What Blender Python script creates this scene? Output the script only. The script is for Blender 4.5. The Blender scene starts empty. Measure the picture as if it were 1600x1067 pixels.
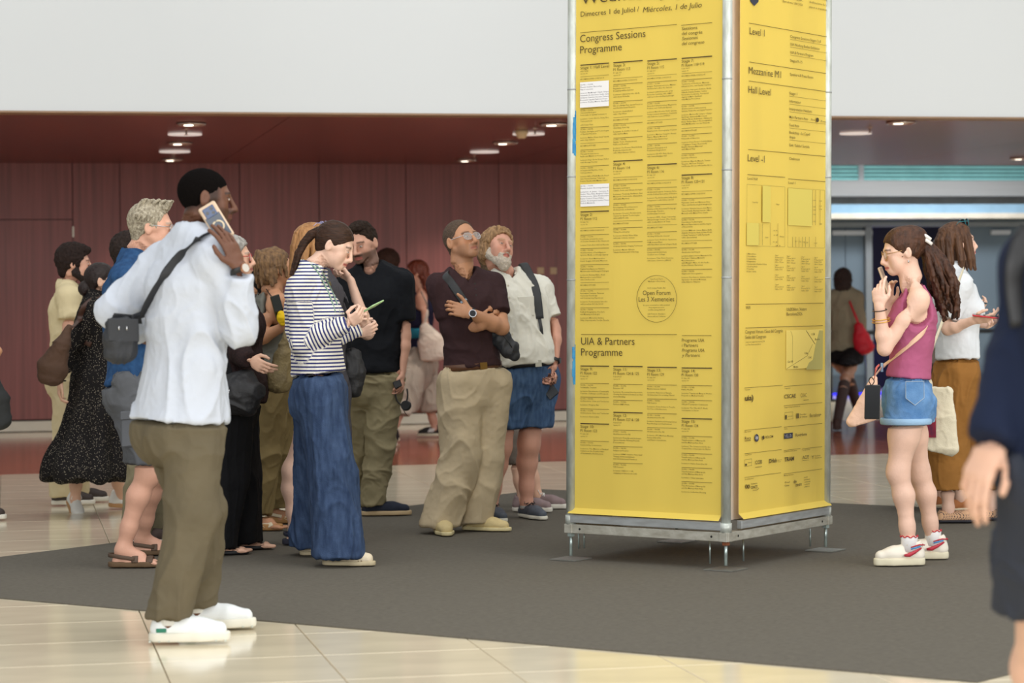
import bpy, bmesh, math, random
import numpy as np
from mathutils import Matrix, Vector
random.seed(7); np.random.seed(7)
C = bpy.context.scene.collection
sc_ = bpy.context.scene

# ---------------------------------------------------------------- camera
FPX, CAMH, CY, ROLL = 3778.0, 1.32, 468.0, 0.0095      # 85 mm lens on a 36 mm frame, 1600 px wide
cam_d = bpy.data.cameras.new('camera'); cam = bpy.data.objects.new('camera', cam_d); C.objects.link(cam)
cam_d.sensor_width = 36.0; cam_d.lens = 36.0*FPX/1600.0
cam_d.shift_y = -(533.5-CY)/1600.0; cam_d.clip_end = 300
cr, sr = math.cos(ROLL), math.sin(ROLL)
cam.matrix_world = Matrix(((cr, sr, 0, 0), (0, 0, -1, 0), (-sr, cr, 0, CAMH), (0, 0, 0, 1)))
cam_d.dof.use_dof = True; cam_d.dof.focus_distance = 12.4; cam_d.dof.aperture_fstop = 3.2
sc_.camera = cam
# ---------------------------------------------------------------- light
w = bpy.data.worlds.new('hall_daylight'); sc_.world = w; w.use_nodes = True
w.node_tree.nodes['Background'].inputs[0].default_value = (0.93, 0.97, 1.0, 1)
w.node_tree.nodes['Background'].inputs[1].default_value = 0.52
def area(name, loc, target, sx, sy, power, col):
    l = bpy.data.lights.new(name, 'AREA'); l.shape = 'RECTANGLE'; l.size = sx; l.size_y = sy; l.energy = power; l.color = col
    o = bpy.data.objects.new(name, l); C.objects.link(o); o.location = loc
    o.rotation_euler = (Vector(target)-Vector(loc)).to_track_quat('-Z', 'Y').to_euler(); return o
area('skylight_panel', (1.0, 9.5, 9.0), (0, 12.5, 0), 12, 8, 580, (1.0, 0.99, 0.98))
area('glass_front_daylight', (9.0, 2.0, 4.0), (0, 13.5, 1.2), 7, 5, 640, (1.0, 0.985, 0.96))
area('entrance_daylight', (-3.0, -5.0, 3.6), (0.5, 22, 1.0), 16, 5, 1100, (1.0, 0.985, 0.97))
def spot(loc, power, size=1.9, col=(1, .92, .84), rad=.1):
    l = bpy.data.lights.new('downlight_and_fill_beam', 'SPOT'); l.energy = power; l.spot_size = size; l.spot_blend = .8; l.color = col; l.shadow_soft_size = rad
    o = bpy.data.objects.new('downlight_and_fill_beam', l); C.objects.link(o); o.location = tuple(loc); return o
sc_.view_settings.view_transform = 'Standard'; sc_.view_settings.look = 'None'
sc_.view_settings.gamma = 1; sc_.view_settings.use_curve_mapping = False
sc_.view_settings.exposure = 0.12

# ---------------------------------------------------------------- helpers
def A(*v): return np.array(v, dtype=float)
def nrm(v): v = np.asarray(v, float); return v/(np.linalg.norm(v)+1e-12)
def pix(px, py, Y):
    u = px-800.; v = py-CY; v1 = v+ROLL*u; u1 = u-ROLL*v
    return A(u1*Y/FPX, Y, CAMH-v1*Y/FPX)
def onz(px, py, z=0.0):
    u = px-800.; v = py-CY; v1 = v+ROLL*u
    return pix(px, py, (CAMH-z)*FPX/v1)
def lin(c):
    c = np.asarray(c, float)/255.
    return tuple(np.where(c <= .04045, c/12.92, ((c+.055)/1.055)**2.4))+(1.0,)
MATS = {}
def mat(name, col=(200, 200, 200), rough=.7, metal=0., var=.12, vscale=(6, 6, 6), bump=0., bscale=(80, 80, 80), spec=.5,
        emit=0., attr=None, col2=None, sheen=0., alpha=1., trans=0., detail=3):
    if name in MATS: return MATS[name]
    m = bpy.data.materials.new(name); m.use_nodes = True; MATS[name] = m
    nt = m.node_tree; N = nt.nodes; L = nt.links; b = N['Principled BSDF']
    b.inputs['Roughness'].default_value = rough; b.inputs['Metallic'].default_value = metal
    b.inputs['Specular IOR Level'].default_value = spec
    if sheen: b.inputs['Sheen Weight'].default_value = sheen
    if trans: b.inputs['Transmission Weight'].default_value = trans
    if alpha < 1: b.inputs['Alpha'].default_value = alpha
    tc = N.new('ShaderNodeTexCoord')
    c1 = lin(col); c2 = lin(col2) if col2 else tuple(x*(1-var) for x in c1[:3])+(1,)
    c1v = c1 if col2 else tuple(min(1, x*(1+var*.6)) for x in c1[:3])+(1,)
    mp = N.new('ShaderNodeMapping'); mp.inputs['Scale'].default_value = vscale
    L.new(tc.outputs['Object'], mp.inputs[0])
    nz = N.new('ShaderNodeTexNoise'); nz.inputs['Scale'].default_value = 1; nz.inputs['Detail'].default_value = detail
    L.new(mp.outputs[0], nz.inputs['Vector'])
    rp = N.new('ShaderNodeValToRGB'); rp.color_ramp.elements[0].position = .3; rp.color_ramp.elements[1].position = .7
    rp.color_ramp.elements[0].color = c2; rp.color_ramp.elements[1].color = c1v
    L.new(nz.outputs['Fac'], rp.inputs[0])
    out = rp.outputs[0]
    if attr:
        at = N.new('ShaderNodeAttribute'); at.attribute_name = attr
        mx = N.new('ShaderNodeMix'); mx.data_type = 'RGBA'; mx.blend_type = 'MULTIPLY'; mx.inputs[0].default_value = 1
        L.new(out, mx.inputs[6]); L.new(at.outputs['Color'], mx.inputs[7]); out = mx.outputs[2]
    L.new(out, b.inputs['Base Color'])
    if emit:
        L.new(out, b.inputs['Emission Color']); b.inputs['Emission Strength'].default_value = emit
    if bump:
        mp2 = N.new('ShaderNodeMapping'); mp2.inputs['Scale'].default_value = bscale
        L.new(tc.outputs['Object'], mp2.inputs[0])
        n2 = N.new('ShaderNodeTexNoise'); n2.inputs['Scale'].default_value = 1; n2.inputs['Detail'].default_value = 4
        L.new(mp2.outputs[0], n2.inputs['Vector'])
        bp = N.new('ShaderNodeBump'); bp.inputs['Strength'].default_value = bump; bp.inputs['Distance'].default_value = .01
        L.new(n2.outputs['Fac'], bp.inputs['Height']); L.new(bp.outputs[0], b.inputs['Normal'])
    return m
def emptyobj(name, loc=(0, 0, 0), label=None, cat=None, group=None, kind=None):
    o = bpy.data.objects.new(name, None); C.objects.link(o); o.location = tuple(loc); o.empty_display_size = .1
    tag(o, label, cat, group, kind); return o
def tag(o, label=None, cat=None, group=None, kind=None):
    if label: o['label'] = label
    if cat: o['category'] = cat
    if group: o['group'] = group
    if kind: o['kind'] = kind
    return o
def obj(name, mesh, m=None, parent=None, loc=None):
    o = bpy.data.objects.new(name, mesh); C.objects.link(o)
    if m is not None and len(mesh.materials) == 0: mesh.materials.append(m)
    if parent is not None: o.parent = parent
    if loc is not None: o.location = tuple(loc)
    return o
def mesh_from(name, verts, faces, smooth=False):
    """verts (N,3); faces (M,4) or (M,3) array"""
    me = bpy.data.meshes.new(name)
    verts = np.asarray(verts, np.float32); faces = np.asarray(faces, np.int32)
    n = faces.shape[1]
    me.vertices.add(len(verts)); me.vertices.foreach_set('co', verts.ravel())
    me.loops.add(faces.size); me.loops.foreach_set('vertex_index', faces.ravel())
    me.polygons.add(len(faces)); me.polygons.foreach_set('loop_start', np.arange(0, faces.size, n, dtype=np.int32))
    if smooth: me.polygons.foreach_set('use_smooth', np.ones(len(faces), bool))
    me.update(calc_edges=True); me.validate(); return me
class MB:
    """collects boxes, tubes and polygons into one mesh"""
    def __init__(s): s.v = []; s.f = []
    def add(s, vs, fs):
        o = len(s.v); s.v += [tuple(x) for x in vs]; s.f += [tuple(i+o for i in f) for f in fs]; return s
    def box(s, c, ax, ay, az):
        """centre + three half-extent vectors"""
        c, ax, ay, az = [np.asarray(t, float) for t in (c, ax, ay, az)]
        vs = [c+i*ax+j*ay+k*az for i in (-1, 1) for j in (-1, 1) for k in (-1, 1)]
        if np.dot(np.cross(ax, ay), az) < 0: vs = [vs[i] for i in (4, 5, 6, 7, 0, 1, 2, 3)]
        return s.add(vs, [(0, 1, 3, 2), (4, 6, 7, 5), (0, 4, 5, 1), (2, 3, 7, 6), (0, 2, 6, 4), (1, 5, 7, 3)])
    def tube(s, pts, r, n=8, caps=True, closed=False, flat=None):
        """flat=(side vector, thickness ratio): strap-like section"""
        pts = [np.asarray(p, float) for p in pts]; m = len(pts)
        rs = r if hasattr(r, '__len__') else [r]*m
        o = len(s.v); up = A(0, 0, 1); prev = None
        for i, p in enumerate(pts):
            if closed: t = nrm(pts[(i+1) % m]-pts[i-1])
            else: t = nrm(pts[min(i+1, m-1)]-pts[max(i-1, 0)])
            if flat is not None:
                a = nrm(np.asarray(flat[0])-t*np.dot(flat[0], t)); b = np.cross(t, a)*flat[1]
            else:
                if prev is None:
                    a = np.cross(t, up)
                    if np.linalg.norm(a) < .1: a = np.cross(t, A(1, 0, 0))
                    a = nrm(a)
                else: a = nrm(prev-t*np.dot(prev, t))
                prev = a; b = np.cross(t, a)
            for k in range(n):
                th = 2*math.pi*k/n; s.v.append(tuple(p+rs[i]*(a*math.cos(th)+b*math.sin(th))))
        for i in range(m if closed else m-1):
            j = (i+1) % m
            for k in range(n):
                k2 = (k+1) % n; s.f.append((o+i*n+k, o+i*n+k2, o+j*n+k2, o+j*n+k))
        if caps and not closed:
            s.f.append(tuple(o+k for k in range(n-1, -1, -1))); s.f.append(tuple(o+(m-1)*n+k for k in range(n)))
        return s
    def prism(s, poly, d):
        """polygon (list of 3-D points) extruded by vector d"""
        n = len(poly); a = [np.asarray(p, float) for p in poly]; b = [p+d for p in a]
        return s.add(a+b, [tuple(range(n))[::-1], tuple(range(n, 2*n))]+[(i, (i+1) % n, n+(i+1) % n, n+i) for i in range(n)])
    def disc(s, c, r, az, n=24, h=.01, ry=None):
        az = nrm(az); a = nrm(np.cross(az, A(0, 1, 0) if abs(az[1]) < .9 else A(1, 0, 0))); b = np.cross(az, a)
        poly = [c+r*a*math.cos(2*math.pi*k/n)+(ry or r)*b*math.sin(2*math.pi*k/n) for k in range(n)]
        return s.prism(poly, az*h)
    def build(s, name, m, parent=None, smooth=False, loc=None, bevel=0):
        me = bpy.data.meshes.new(name); me.from_pydata(s.v, [], s.f)
        if smooth: me.polygons.foreach_set('use_smooth', [len(p.vertices) < 5 for p in me.polygons])
        bm = bmesh.new(); bm.from_mesh(me); bmesh.ops.recalc_face_normals(bm, faces=bm.faces)
        if bevel: bmesh.ops.bevel(bm, geom=bm.edges[:], offset=bevel, segments=1, affect='EDGES', clamp_overlap=True)
        bm.to_mesh(me); bm.free(); me.update()
        return obj(name, me, m, parent, loc)

# ---------------------------------------------------------------- signed-distance sculpting
class Field:
    def __init__(s, lo, hi, vs):
        s.lo = np.asarray(lo, float); s.vs = vs
        s.n = np.ceil((np.asarray(hi)-s.lo)/vs).astype(int)+1
        s.f = np.full(s.n, 1.0, np.float32)
        s.ax = [(s.lo[i]+np.arange(s.n[i])*vs).astype(np.float32) for i in range(3)]
    def sub(s, lo, hi):
        i0 = np.clip(np.floor((lo-s.lo)/s.vs).astype(int), 0, s.n); i1 = np.clip(np.ceil((hi-s.lo)/s.vs).astype(int)+1, 0, s.n)
        if np.any(i1 <= i0): return None
        sl = tuple(slice(a, b) for a, b in zip(i0, i1))
        return sl, s.ax[0][sl[0]][:, None, None], s.ax[1][sl[1]][None, :, None], s.ax[2][sl[2]][None, None, :]
    def cone(s, a, b, ra, rb=None, side=None, k=.015, flat=False, op='u', flat0=False):
        a = np.asarray(a, float); b = np.asarray(b, float)
        if rb is None: rb = ra
        two = hasattr(ra, '__len__') or hasattr(rb, '__len__')
        R = max(np.max(ra), np.max(rb)); mg = R+k+.02
        r = s.sub(np.minimum(a, b)-mg, np.maximum(a, b)+mg)
        if r is None: return
        sl, X, Y, Z = r
        ab = b-a; Ln = np.linalg.norm(ab)
        if Ln < 1e-6: ab = A(0, 0, 1e-4); Ln = 1e-4
        axv = ab/Ln
        x = X-a[0]; y = Y-a[1]; z = Z-a[2]
        h = x*axv[0]+y*axv[1]+z*axv[2]
        t = np.clip(h/Ln, 0, 1)
        if not two:
            q2 = x*x+y*y+z*z; hh = h-t*Ln
            d = np.sqrt(np.maximum(q2-h*h, 0)+hh*hh)-(ra+(rb-ra)*t)
        else:
            ra = ra if hasattr(ra, '__len__') else (ra, ra); rb = rb if hasattr(rb, '__len__') else (rb, rb)
            sd = A(1, 0, 0) if side is None else np.asarray(side, float)
            sd = nrm(sd-axv*np.dot(sd, axv)); fw = np.cross(axv, sd)
            u = x*sd[0]+y*sd[1]+z*sd[2]; v = x*fw[0]+y*fw[1]+z*fw[2]; hh = h-t*Ln
            w_ = ra[0]+(rb[0]-ra[0])*t; d_ = ra[1]+(rb[1]-ra[1])*t; m_ = np.minimum(w_, d_)
            uu = u/w_; vv = v/d_; mm = hh/m_
            k0 = np.sqrt(uu*uu+vv*vv+mm*mm); k1 = np.sqrt((uu/w_)**2+(vv/d_)**2+(mm/m_)**2)
            d = k0*(k0-1)/(k1+1e-6)
        if flat: d = np.maximum(d, h-Ln)
        if flat0: d = np.maximum(d, -h)
        g = s.f[sl]
        if op == 'u':
            hh = np.clip(.5+.5*(d-g)/k, 0, 1); s.f[sl] = d+(g-d)*hh-k*hh*(1-hh)
        elif op == 's':
            hh = np.clip(.5-.5*(g+d)/k, 0, 1); s.f[sl] = g+(-d-g)*hh+k*hh*(1-hh)
        elif op == 'i': s.f[sl] = np.maximum(g, d)
    def ell(s, c, r, R=None, k=.015, op='u'):
        """ellipsoid with radii r in frame R (columns)"""
        R = np.eye(3) if R is None else R; m = max(r)+k+.02; c = np.asarray(c, float)
        q = s.sub(c-m, c+m)
        if q is None: return
        sl, X, Y, Z = q; x = X-c[0]; y = Y-c[1]; z = Z-c[2]
        p = [(x*R[0, i]+y*R[1, i]+z*R[2, i])/r[i] for i in range(3)]
        k0 = np.sqrt(p[0]**2+p[1]**2+p[2]**2); k1 = np.sqrt((p[0]/r[0])**2+(p[1]/r[1])**2+(p[2]/r[2])**2)
        d = k0*(k0-1)/(k1+1e-6); g = s.f[sl]
        if op == 'u':
            hh = np.clip(.5+.5*(d-g)/k, 0, 1); s.f[sl] = d+(g-d)*hh-k*hh*(1-hh)
        else:
            hh = np.clip(.5-.5*(g+d)/k, 0, 1); s.f[sl] = g+(-d-g)*hh+k*hh*(1-hh)
    def chain(s, pts, rs, **kw):
        for i in range(len(pts)-1):
            kk = dict(kw); kk['flat'] = kw.get('flat', False) and i == len(pts)-2
            s.cone(pts[i], pts[i+1], rs[i], rs[i+1], **kk)
    def cut(s, p, n):
        """remove everything on the side n points to"""
        n = nrm(n)
        d = (s.ax[0][:, None, None]-p[0])*n[0]+(s.ax[1][None, :, None]-p[1])*n[1]+(s.ax[2][None, None, :]-p[2])*n[2]
        np.maximum(s.f, d, out=s.f)
    def sample(s, P):
        i = np.rint((P-s.lo)/s.vs).astype(int); ok = np.all((i >= 0) & (i < s.n), axis=1); i = np.clip(i, 0, s.n-1)
        return np.where(ok, s.f[i[:, 0], i[:, 1], i[:, 2]], 1.0)
    def extract(s):
        f = s.f; f[0] = f[-1] = 1; f[:, 0] = f[:, -1] = 1; f[:, :, 0] = f[:, :, -1] = 1
        ins = f < 0
        a = ins[:-1] | ins[1:]; o = ins[:-1] & ins[1:]
        a = a[:, :-1] | a[:, 1:]; o = o[:, :-1] & o[:, 1:]
        a = a[:, :, :-1] | a[:, :, 1:]; o = o[:, :, :-1] & o[:, :, 1:]
        act = a & ~o; I = np.argwhere(act).astype(np.int32)
        if len(I) == 0: return np.zeros((0, 3)), np.zeros((0, 4), int)
        idx = np.full(act.shape, -1, np.int32); idx[act] = np.arange(len(I), dtype=np.int32)
        cor = [(i, j, k) for i in (0, 1) for j in (0, 1) for k in (0, 1)]
        val = {c: f[I[:, 0]+c[0], I[:, 1]+c[1], I[:, 2]+c[2]] for c in cor}
        acc = np.zeros((len(I), 3)); cnt = np.zeros(len(I))
        for c in cor:
            for d in range(3):
                if c[d] == 0:
                    e = list(c); e[d] = 1; e = tuple(e); va, vb = val[c], val[e]; m = (va < 0) != (vb < 0)
                    t = np.where(m, va/np.where(m, va-vb, 1), 0)
                    p = np.array(c, float)[None, :].repeat(len(I), 0); p[:, d] += t
                    acc += p*m[:, None]; cnt += m
        V = s.lo+(I+acc/cnt[:, None])*s.vs
        Fs = []
        for d in range(3):
            sa = [slice(1, -1)]*3; sb = [slice(1, -1)]*3; sa[d] = slice(0, -1); sb[d] = slice(1, None)
            x = ins[tuple(sa)]; y = ins[tuple(sb)]
            e1, e2 = (d+1) % 3, (d+2) % 3
            for flip, msk in ((False, x & ~y), (True, ~x & y)):
                J = np.argwhere(msk)
                if len(J) == 0: continue
                off = np.ones(3, int); off[d] = 0; J = J+off
                def g(a_, b_):
                    K = J.copy(); K[:, e1] -= a_; K[:, e2] -= b_; return idx[K[:, 0], K[:, 1], K[:, 2]]
                q = np.stack([g(1, 1), g(0, 1), g(0, 0), g(1, 0)], 1)
                Fs.append(q[:, ::-1] if flip else q)
        return V, np.concatenate(Fs)
def _h(ix, iy, iz):
    n = (ix*374761393+iy*668265263+iz*2147483647) & 0xffffffff
    n = ((n ^ (n >> 13))*1274126177) & 0xffffffff
    return ((n ^ (n >> 16)) & 0xffff)/32767.5-1
def vnoise(P):
    i = np.floor(P).astype(np.int64); f = P-i; u = f*f*(3-2*f); r = 0
    for dx in (0, 1):
        wx = u[:, 0] if dx else 1-u[:, 0]
        for dy in (0, 1):
            wy = u[:, 1] if dy else 1-u[:, 1]
            for dz in (0, 1):
                wz = u[:, 2] if dz else 1-u[:, 2]
                r = r+wx*wy*wz*_h(i[:, 0]+dx, i[:, 1]+dy, i[:, 2]+dz)
    return r
def vnormals(V, F):
    n = np.cross(V[F[:, 2]]-V[F[:, 0]], V[F[:, 3]]-V[F[:, 1]]); N = np.zeros_like(V)
    for c in range(4):
        for d in range(3): N[:, d] += np.bincount(F[:, c], n[:, d], len(V))
    return N/(np.linalg.norm(N, axis=1)[:, None]+1e-12)
def smooth(V, F, it=1, lam=.5):
    for _ in range(it):
        S = np.zeros_like(V); c = np.zeros(len(V))
        for a_, b_ in ((0, 1), (1, 2), (2, 3), (3, 0)):
            for d in range(3):
                S[:, d] += np.bincount(F[:, a_], V[F[:, b_], d], len(V))+np.bincount(F[:, b_], V[F[:, a_], d], len(V))
            c += np.bincount(F[:, a_], minlength=len(V))+np.bincount(F[:, b_], minlength=len(V))
        V = V*(1-lam)+lam*S/np.maximum(c, 1)[:, None]
    return V
def sculpt(name, fld, m, parent, base, disp=None, cull=None, attrs=None, colfn=None, sm=1, label=None, drop=False, under=None):
    V, F = fld.extract()
    if len(F) == 0: return None
    if sm: V = smooth(V, F, sm)
    if disp is not None: V = V+vnormals(V, F)*disp(V)[:, None]
    if under:
        Nv = vnormals(V, F)
        for u_ in under: V = V-Nv*(.045*np.clip((.022-u_.sample(V))/.03, 0, 1))[:, None]
    if cull:
        hid = np.zeros(len(V), bool)
        for c in cull: hid |= c.sample(V) < -.013
        if drop:
            keep = ~np.all(hid[F], axis=1); F = F[keep]; used = np.unique(F); mp = np.full(len(V), -1); mp[used] = np.arange(len(used)); V = V[used]; F = mp[F]
        else:                                   # keep the body whole, only coarser where cloth covers it
            cell = np.floor((V-V.min(0))/.028).astype(np.int64); key = cell[:, 0]*1000003+cell[:, 1]*1009+cell[:, 2]
            key = np.where(hid, key, -1-np.arange(len(V))); _, inv = np.unique(key, return_inverse=True); inv = inv.ravel(); n_ = inv.max()+1
            cnt = np.bincount(inv, minlength=n_); V = np.stack([np.bincount(inv, V[:, d], n_)/cnt for d in range(3)], 1); F = inv[F]
            T = np.concatenate([F[:, [0, 1, 2]], F[:, [0, 2, 3]]]); T = T[(T[:, 0] != T[:, 1]) & (T[:, 1] != T[:, 2]) & (T[:, 0] != T[:, 2])]; F = T
        if len(F) == 0: return None
    me = mesh_from(name, V-base, F, True)
    if colfn is not None:
        c = np.ones((len(V), 4), np.float32); c[:, :3] = colfn(V)
        at = me.color_attributes.new('Col', 'FLOAT_COLOR', 'POINT'); at.data.foreach_set('color', c.ravel())
    if attrs:
        for nm, fn in attrs.items():
            at = me.attributes.new(nm, 'FLOAT', 'POINT'); at.data.foreach_set('value', fn(V).astype(np.float32))
    o = obj(name, me, m, parent)
    if label: o['label'] = label
    return o
def folds(amp=.006, sc=(9, 9, 5), seed=0, fine=.0015):
    S = np.asarray(sc, float); amp = amp*1.7
    def fn(V):
        P = V+seed*3.17; w1 = vnoise(P*S*.7)[:, None]
        n = vnoise(P*S+w1*1.3); n2 = vnoise(P*S*2.3+w1*2+7)
        r = (1-np.abs(n))**3; r2 = (1-np.abs(n2))**3
        return amp*(r-.28)+amp*.35*(r2-.28)+fine*vnoise(P*60)
    return fn
# ================================================================ the setting
TH = math.radians(11.8)
EA = A(math.cos(TH), math.sin(TH), 0); EB = A(-math.sin(TH), math.cos(TH), 0); EZ = A(0, 0, 1)
def ab(a, b, z=0.): return EA*a+EB*b+EZ*z
def toab(p): return float(np.dot(p, EA)), float(np.dot(p, EB))
ZC = 2.776
B_RED0 = toab(onz(400, 732))[1]; B_RED1 = toab(onz(640, 671.5))[1]; B_WALL = toab(onz(640, 663))[1]
B_BULK = np.mean([toab(onz(0, 178.4, ZC))[1], toab(onz(875, 184, ZC))[1], toab(onz(1400, 183, ZC))[1]])
A_END = toab(onz(1200, 650))[0]
B_DOOR = toab(onz(1310, 618))[1]
m_cream = mat('polished cream stone', (232, 219, 190), .13, var=.10, vscale=(2.2, 5, 2), detail=6, spec=.5)
m_red = mat('polished red marble', (190, 118, 86), .12, col2=(146, 80, 58), vscale=(1.1, 4.5, 1), detail=8)
m_grout = mat('grey grout', (128, 118, 102), .8)
m_slab = mat('hall screed', (150, 140, 122), .5)
base_floor = MB().box((0, 20, -.06), (40, 0, 0), (0, 40, 0), (0, 0, .045)).build('floor', m_grout)
tag(base_floor, 'polished cream stone and red marble floor of the hall', kind='structure')
TS = .6
def in_view(p, pad=80):
    v1 = CAMH*FPX/max(p[1], .5); u1 = p[0]*FPX/max(p[1], .5)
    return p[1] > 4 and abs(u1) < 800+pad and v1 < 599+pad
carp_px = [(-303, 909.5), (848, 765.3), (1700, 806), (1800, 1000), (1527, 1067)]
carp = [onz(*p) for p in carp_px]
def in_carpet(p, sh=0.):
    n = len(carp); s_ = 0; ok = True
    for i in range(n):
        a, b = carp[i], carp[(i+1) % n]; e = b-a; d = np.cross(e[:2], (p-a)[:2])/np.linalg.norm(e[:2])
        if d > -sh: ok = False
    return ok
tile_me = {}
def tile_mesh(w_, h_, m):
    k_ = (round(w_, 3), round(h_, 3), m.name)
    if k_ not in tile_me:
        g = .0035; t = MB(); x, y = w_/2-g/2, h_/2-g/2; e = .002
        vs = [(-x, -y, -.012), (x, -y, -.012), (x, y, -.012), (-x, y, -.012), (-x, -y, -e), (x, -y, -e), (x, y, -e), (-x, y, -e),
              (-x+e, -y+e, 0), (x-e, -y+e, 0), (x-e, y-e, 0), (-x+e, y-e, 0)]
        fs = [(4, 5, 9, 8), (5, 6, 10, 9), (6, 7, 11, 10), (7, 4, 8, 11), (8, 9, 10, 11), (0, 1, 5, 4), (1, 2, 6, 5), (2, 3, 7, 6), (3, 0, 4, 7)]
        me = bpy.data.meshes.new('tile'); me.from_pydata(vs, [], fs); me.materials.append(m); tile_me[k_] = me
    return tile_me[k_]
cands = []
a0 = toab(onz(222, 965))[0]
def rows(b0, b1, n, m, a_step, a_off, z=0.):
    hb = (b1-b0)/n
    for j in range(n):
        bc = b0+hb*(j+.5)
        for i in range(-60, 60):
            ac = a_off+a_step*(i+.5); p = ab(ac, bc)
            near = min(np.linalg.norm(ab(ac+sx*a_step/2, bc+sy*hb/2)) for sx in (-1, 1) for sy in (-1, 1))
            vis = any(in_view(ab(ac+sx*a_step/2, bc+sy*hb/2), 10) for sx in (-1, 0, 1) for sy in (-1, 0, 1))
            hid = all(in_carpet(ab(ac+sx*a_step/2, bc+sy*hb/2)) for sx in (-1, 0, 1) for sy in (-1, 0, 1))
            if hid: continue
            cands.append((vis, p[1], p, a_step, hb, m))
nb = int(round((B_RED0-1.0)/TS)); rows(B_RED0-nb*TS, B_RED0, nb, m_cream, TS, a0)
rows(B_RED0, B_RED1, 5, m_red, 1.2, a0)
rows(B_RED1, B_WALL+.02, 1, m_cream, 1.2, a0)
nb = int(round((B_DOOR+3-B_WALL)/TS)); rows(B_WALL+.02, B_WALL+.02+nb*TS, nb, m_cream, TS, a0)
vis_c = sorted([c for c in cands if c[0]], key=lambda c: c[1]); rest = [c for c in cands if not c[0]]+vis_c[295:]
for c in vis_c[:295]:
    o = obj('tile', tile_mesh(c[3], c[4], c[5]), None, base_floor); o.location = tuple(c[2]); o.rotation_euler = (0, 0, TH)
for mm_, nm in ((m_cream, 'surrounding_tiles'), (m_red, 'surrounding_red_tiles')):
    t = MB()
    for c in rest:
        if c[5] is mm_: t.box(c[2]-EZ*.006, EA*(c[3]/2-.002), EB*(c[4]/2-.002), EZ*.006)
    if t.v: tag(t.build(nm, mm_, base_floor), kind='stuff')
# dark carpet island
m_carpet = mat('charcoal carpet', (112, 107, 97), .95, var=.22, vscale=(40, 160, 40), bump=.6, bscale=(500, 500, 500), spec=.1, detail=6)
cpt = MB().prism([p+EZ*.0005 for p in carp], EZ*.005)
tag(cpt.build('carpet', m_carpet), 'large angular charcoal carpet laid under the yellow programme tower', 'carpet')
# ---- maroon panelled wall
m_wall = mat('maroon veneer', (146, 84, 78), .42, col2=(120, 69, 64), vscale=(26, 26, .7), detail=5, spec=.4)
m_dark = mat('dark joint', (40, 18, 16), .8)
m_kick = mat('brushed skirting metal', (176, 168, 152), .35, metal=.3, var=.08)
wall = MB().box(ab((A_END-9)/2, B_WALL+.09, 1.6), EA*(A_END+9)/2, EB*.06, EZ*1.6).build('wall_back', m_dark)
tag(wall, 'maroon veneered panel wall behind the visitors', kind='structure')
def wx(px): # a-coordinate on the wall front seen at this column
    lo, hi = -9., A_END+2
    for _ in range(40):
        mid = (lo+hi)/2; p = ab(mid, B_WALL, 1.3)
        if 800+p[0]*FPX/p[1] < px: lo = mid
        else: hi = mid
    return lo
joints = [-9., wx(-175), wx(115), wx(189), wx(376), wx(500), wx(636), wx(781), wx(930), wx(1070), A_END]
KB = .13
zsplit = pix(60, 343, (ab(wx(60), B_WALL))[1])[2]
for i in range(len(joints)-1):
    a_, b_ = joints[i]+.004, joints[i+1]-.004
    segs = [(KB, zsplit-.004), (zsplit+.004, 3.0)] if i in (1,) else [(KB, 3.0)]
    for z0, z1 in segs:
        o = MB().box(ab((a_+b_)/2, B_WALL+.012, (z0+z1)/2), EA*(b_-a_)/2, EB*.012, EZ*(z1-z0)/2).build('panel', m_wall, wall)
MB().box(ab(wx(115.5), B_WALL-.006, pix(115, 362, 25)[2]), EA*.009, EB*.012, EZ*.055).build('hinge', m_kick, wall)
bb = MB().box(ab((A_END-9)/2, B_WALL-.002, .06), EA*(A_END+9)/2, EB*.014, EZ*.052).build('baseboard_back', m_kick)
tag(bb, 'pale metal skirting along the maroon wall', kind='structure')
ret = MB().box(ab(A_END-.05, B_WALL+1.2, 1.6), EA*.05, EB*1.1, EZ*1.6).build('wall_return', m_wall); tag(ret, 'end return of the maroon wall', kind='structure')
m_sw = mat('beige switch plastic', (196, 168, 128), .5, var=.04)
for k_, px in enumerate((845, 865)):
    y_ = ab(wx(px), B_WALL)[1]; z_ = pix(px, 423, y_)[2]
    sw = emptyobj('wall_switch', ab(wx(px), B_WALL, z_), ('beige square wall plate farther from the tower', 'beige square wall plate nearer the tower')[k_], 'wall switch', 'beige wall plates')
    sw.rotation_euler = (0, 0, TH)
    MB().box((0, -.006, 0), (.037, 0, 0), (0, .006, 0), (0, 0, .037)).build('plate', m_sw, sw, bevel=.003)
    MB().box((0, -.014, 0), (.022, 0, 0), (0, .003, 0), (0, 0, .024)).build('rocker', m_sw, sw)
# ---- lowered ceiling
m_ceil = mat('dark red lacquered ceiling', (134, 66, 50), .26, col2=(110, 52, 40), vscale=(1.5, .5, 1), detail=4, spec=.5)
ceil = MB().box(ab(6, (B_BULK+B_WALL)/2+.2, ZC+.16), EA*18, EB*((B_WALL-B_BULK)/2-.05), EZ*.12).build('ceiling', m_dark)
tag(ceil, 'dark red lacquered low ceiling with round lights', kind='structure')
cj = [-12, -8, wx(-30), wx(345), wx(780), A_END+1.2, A_END+4, A_END+8, 22]
for i in range(len(cj)-1):
    MB().box(ab((cj[i]+cj[i+1])/2, (B_BULK+B_WALL)/2+.02, ZC+.015), EA*((cj[i+1]-cj[i])/2-.003), EB*((B_WALL-B_BULK)/2-.02), EZ*.015).build('ceiling_panel', m_ceil, ceil)
m_white = mat('white plaster', (216, 219, 220), .75, var=.02, vscale=(.4, .4, .4))
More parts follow.
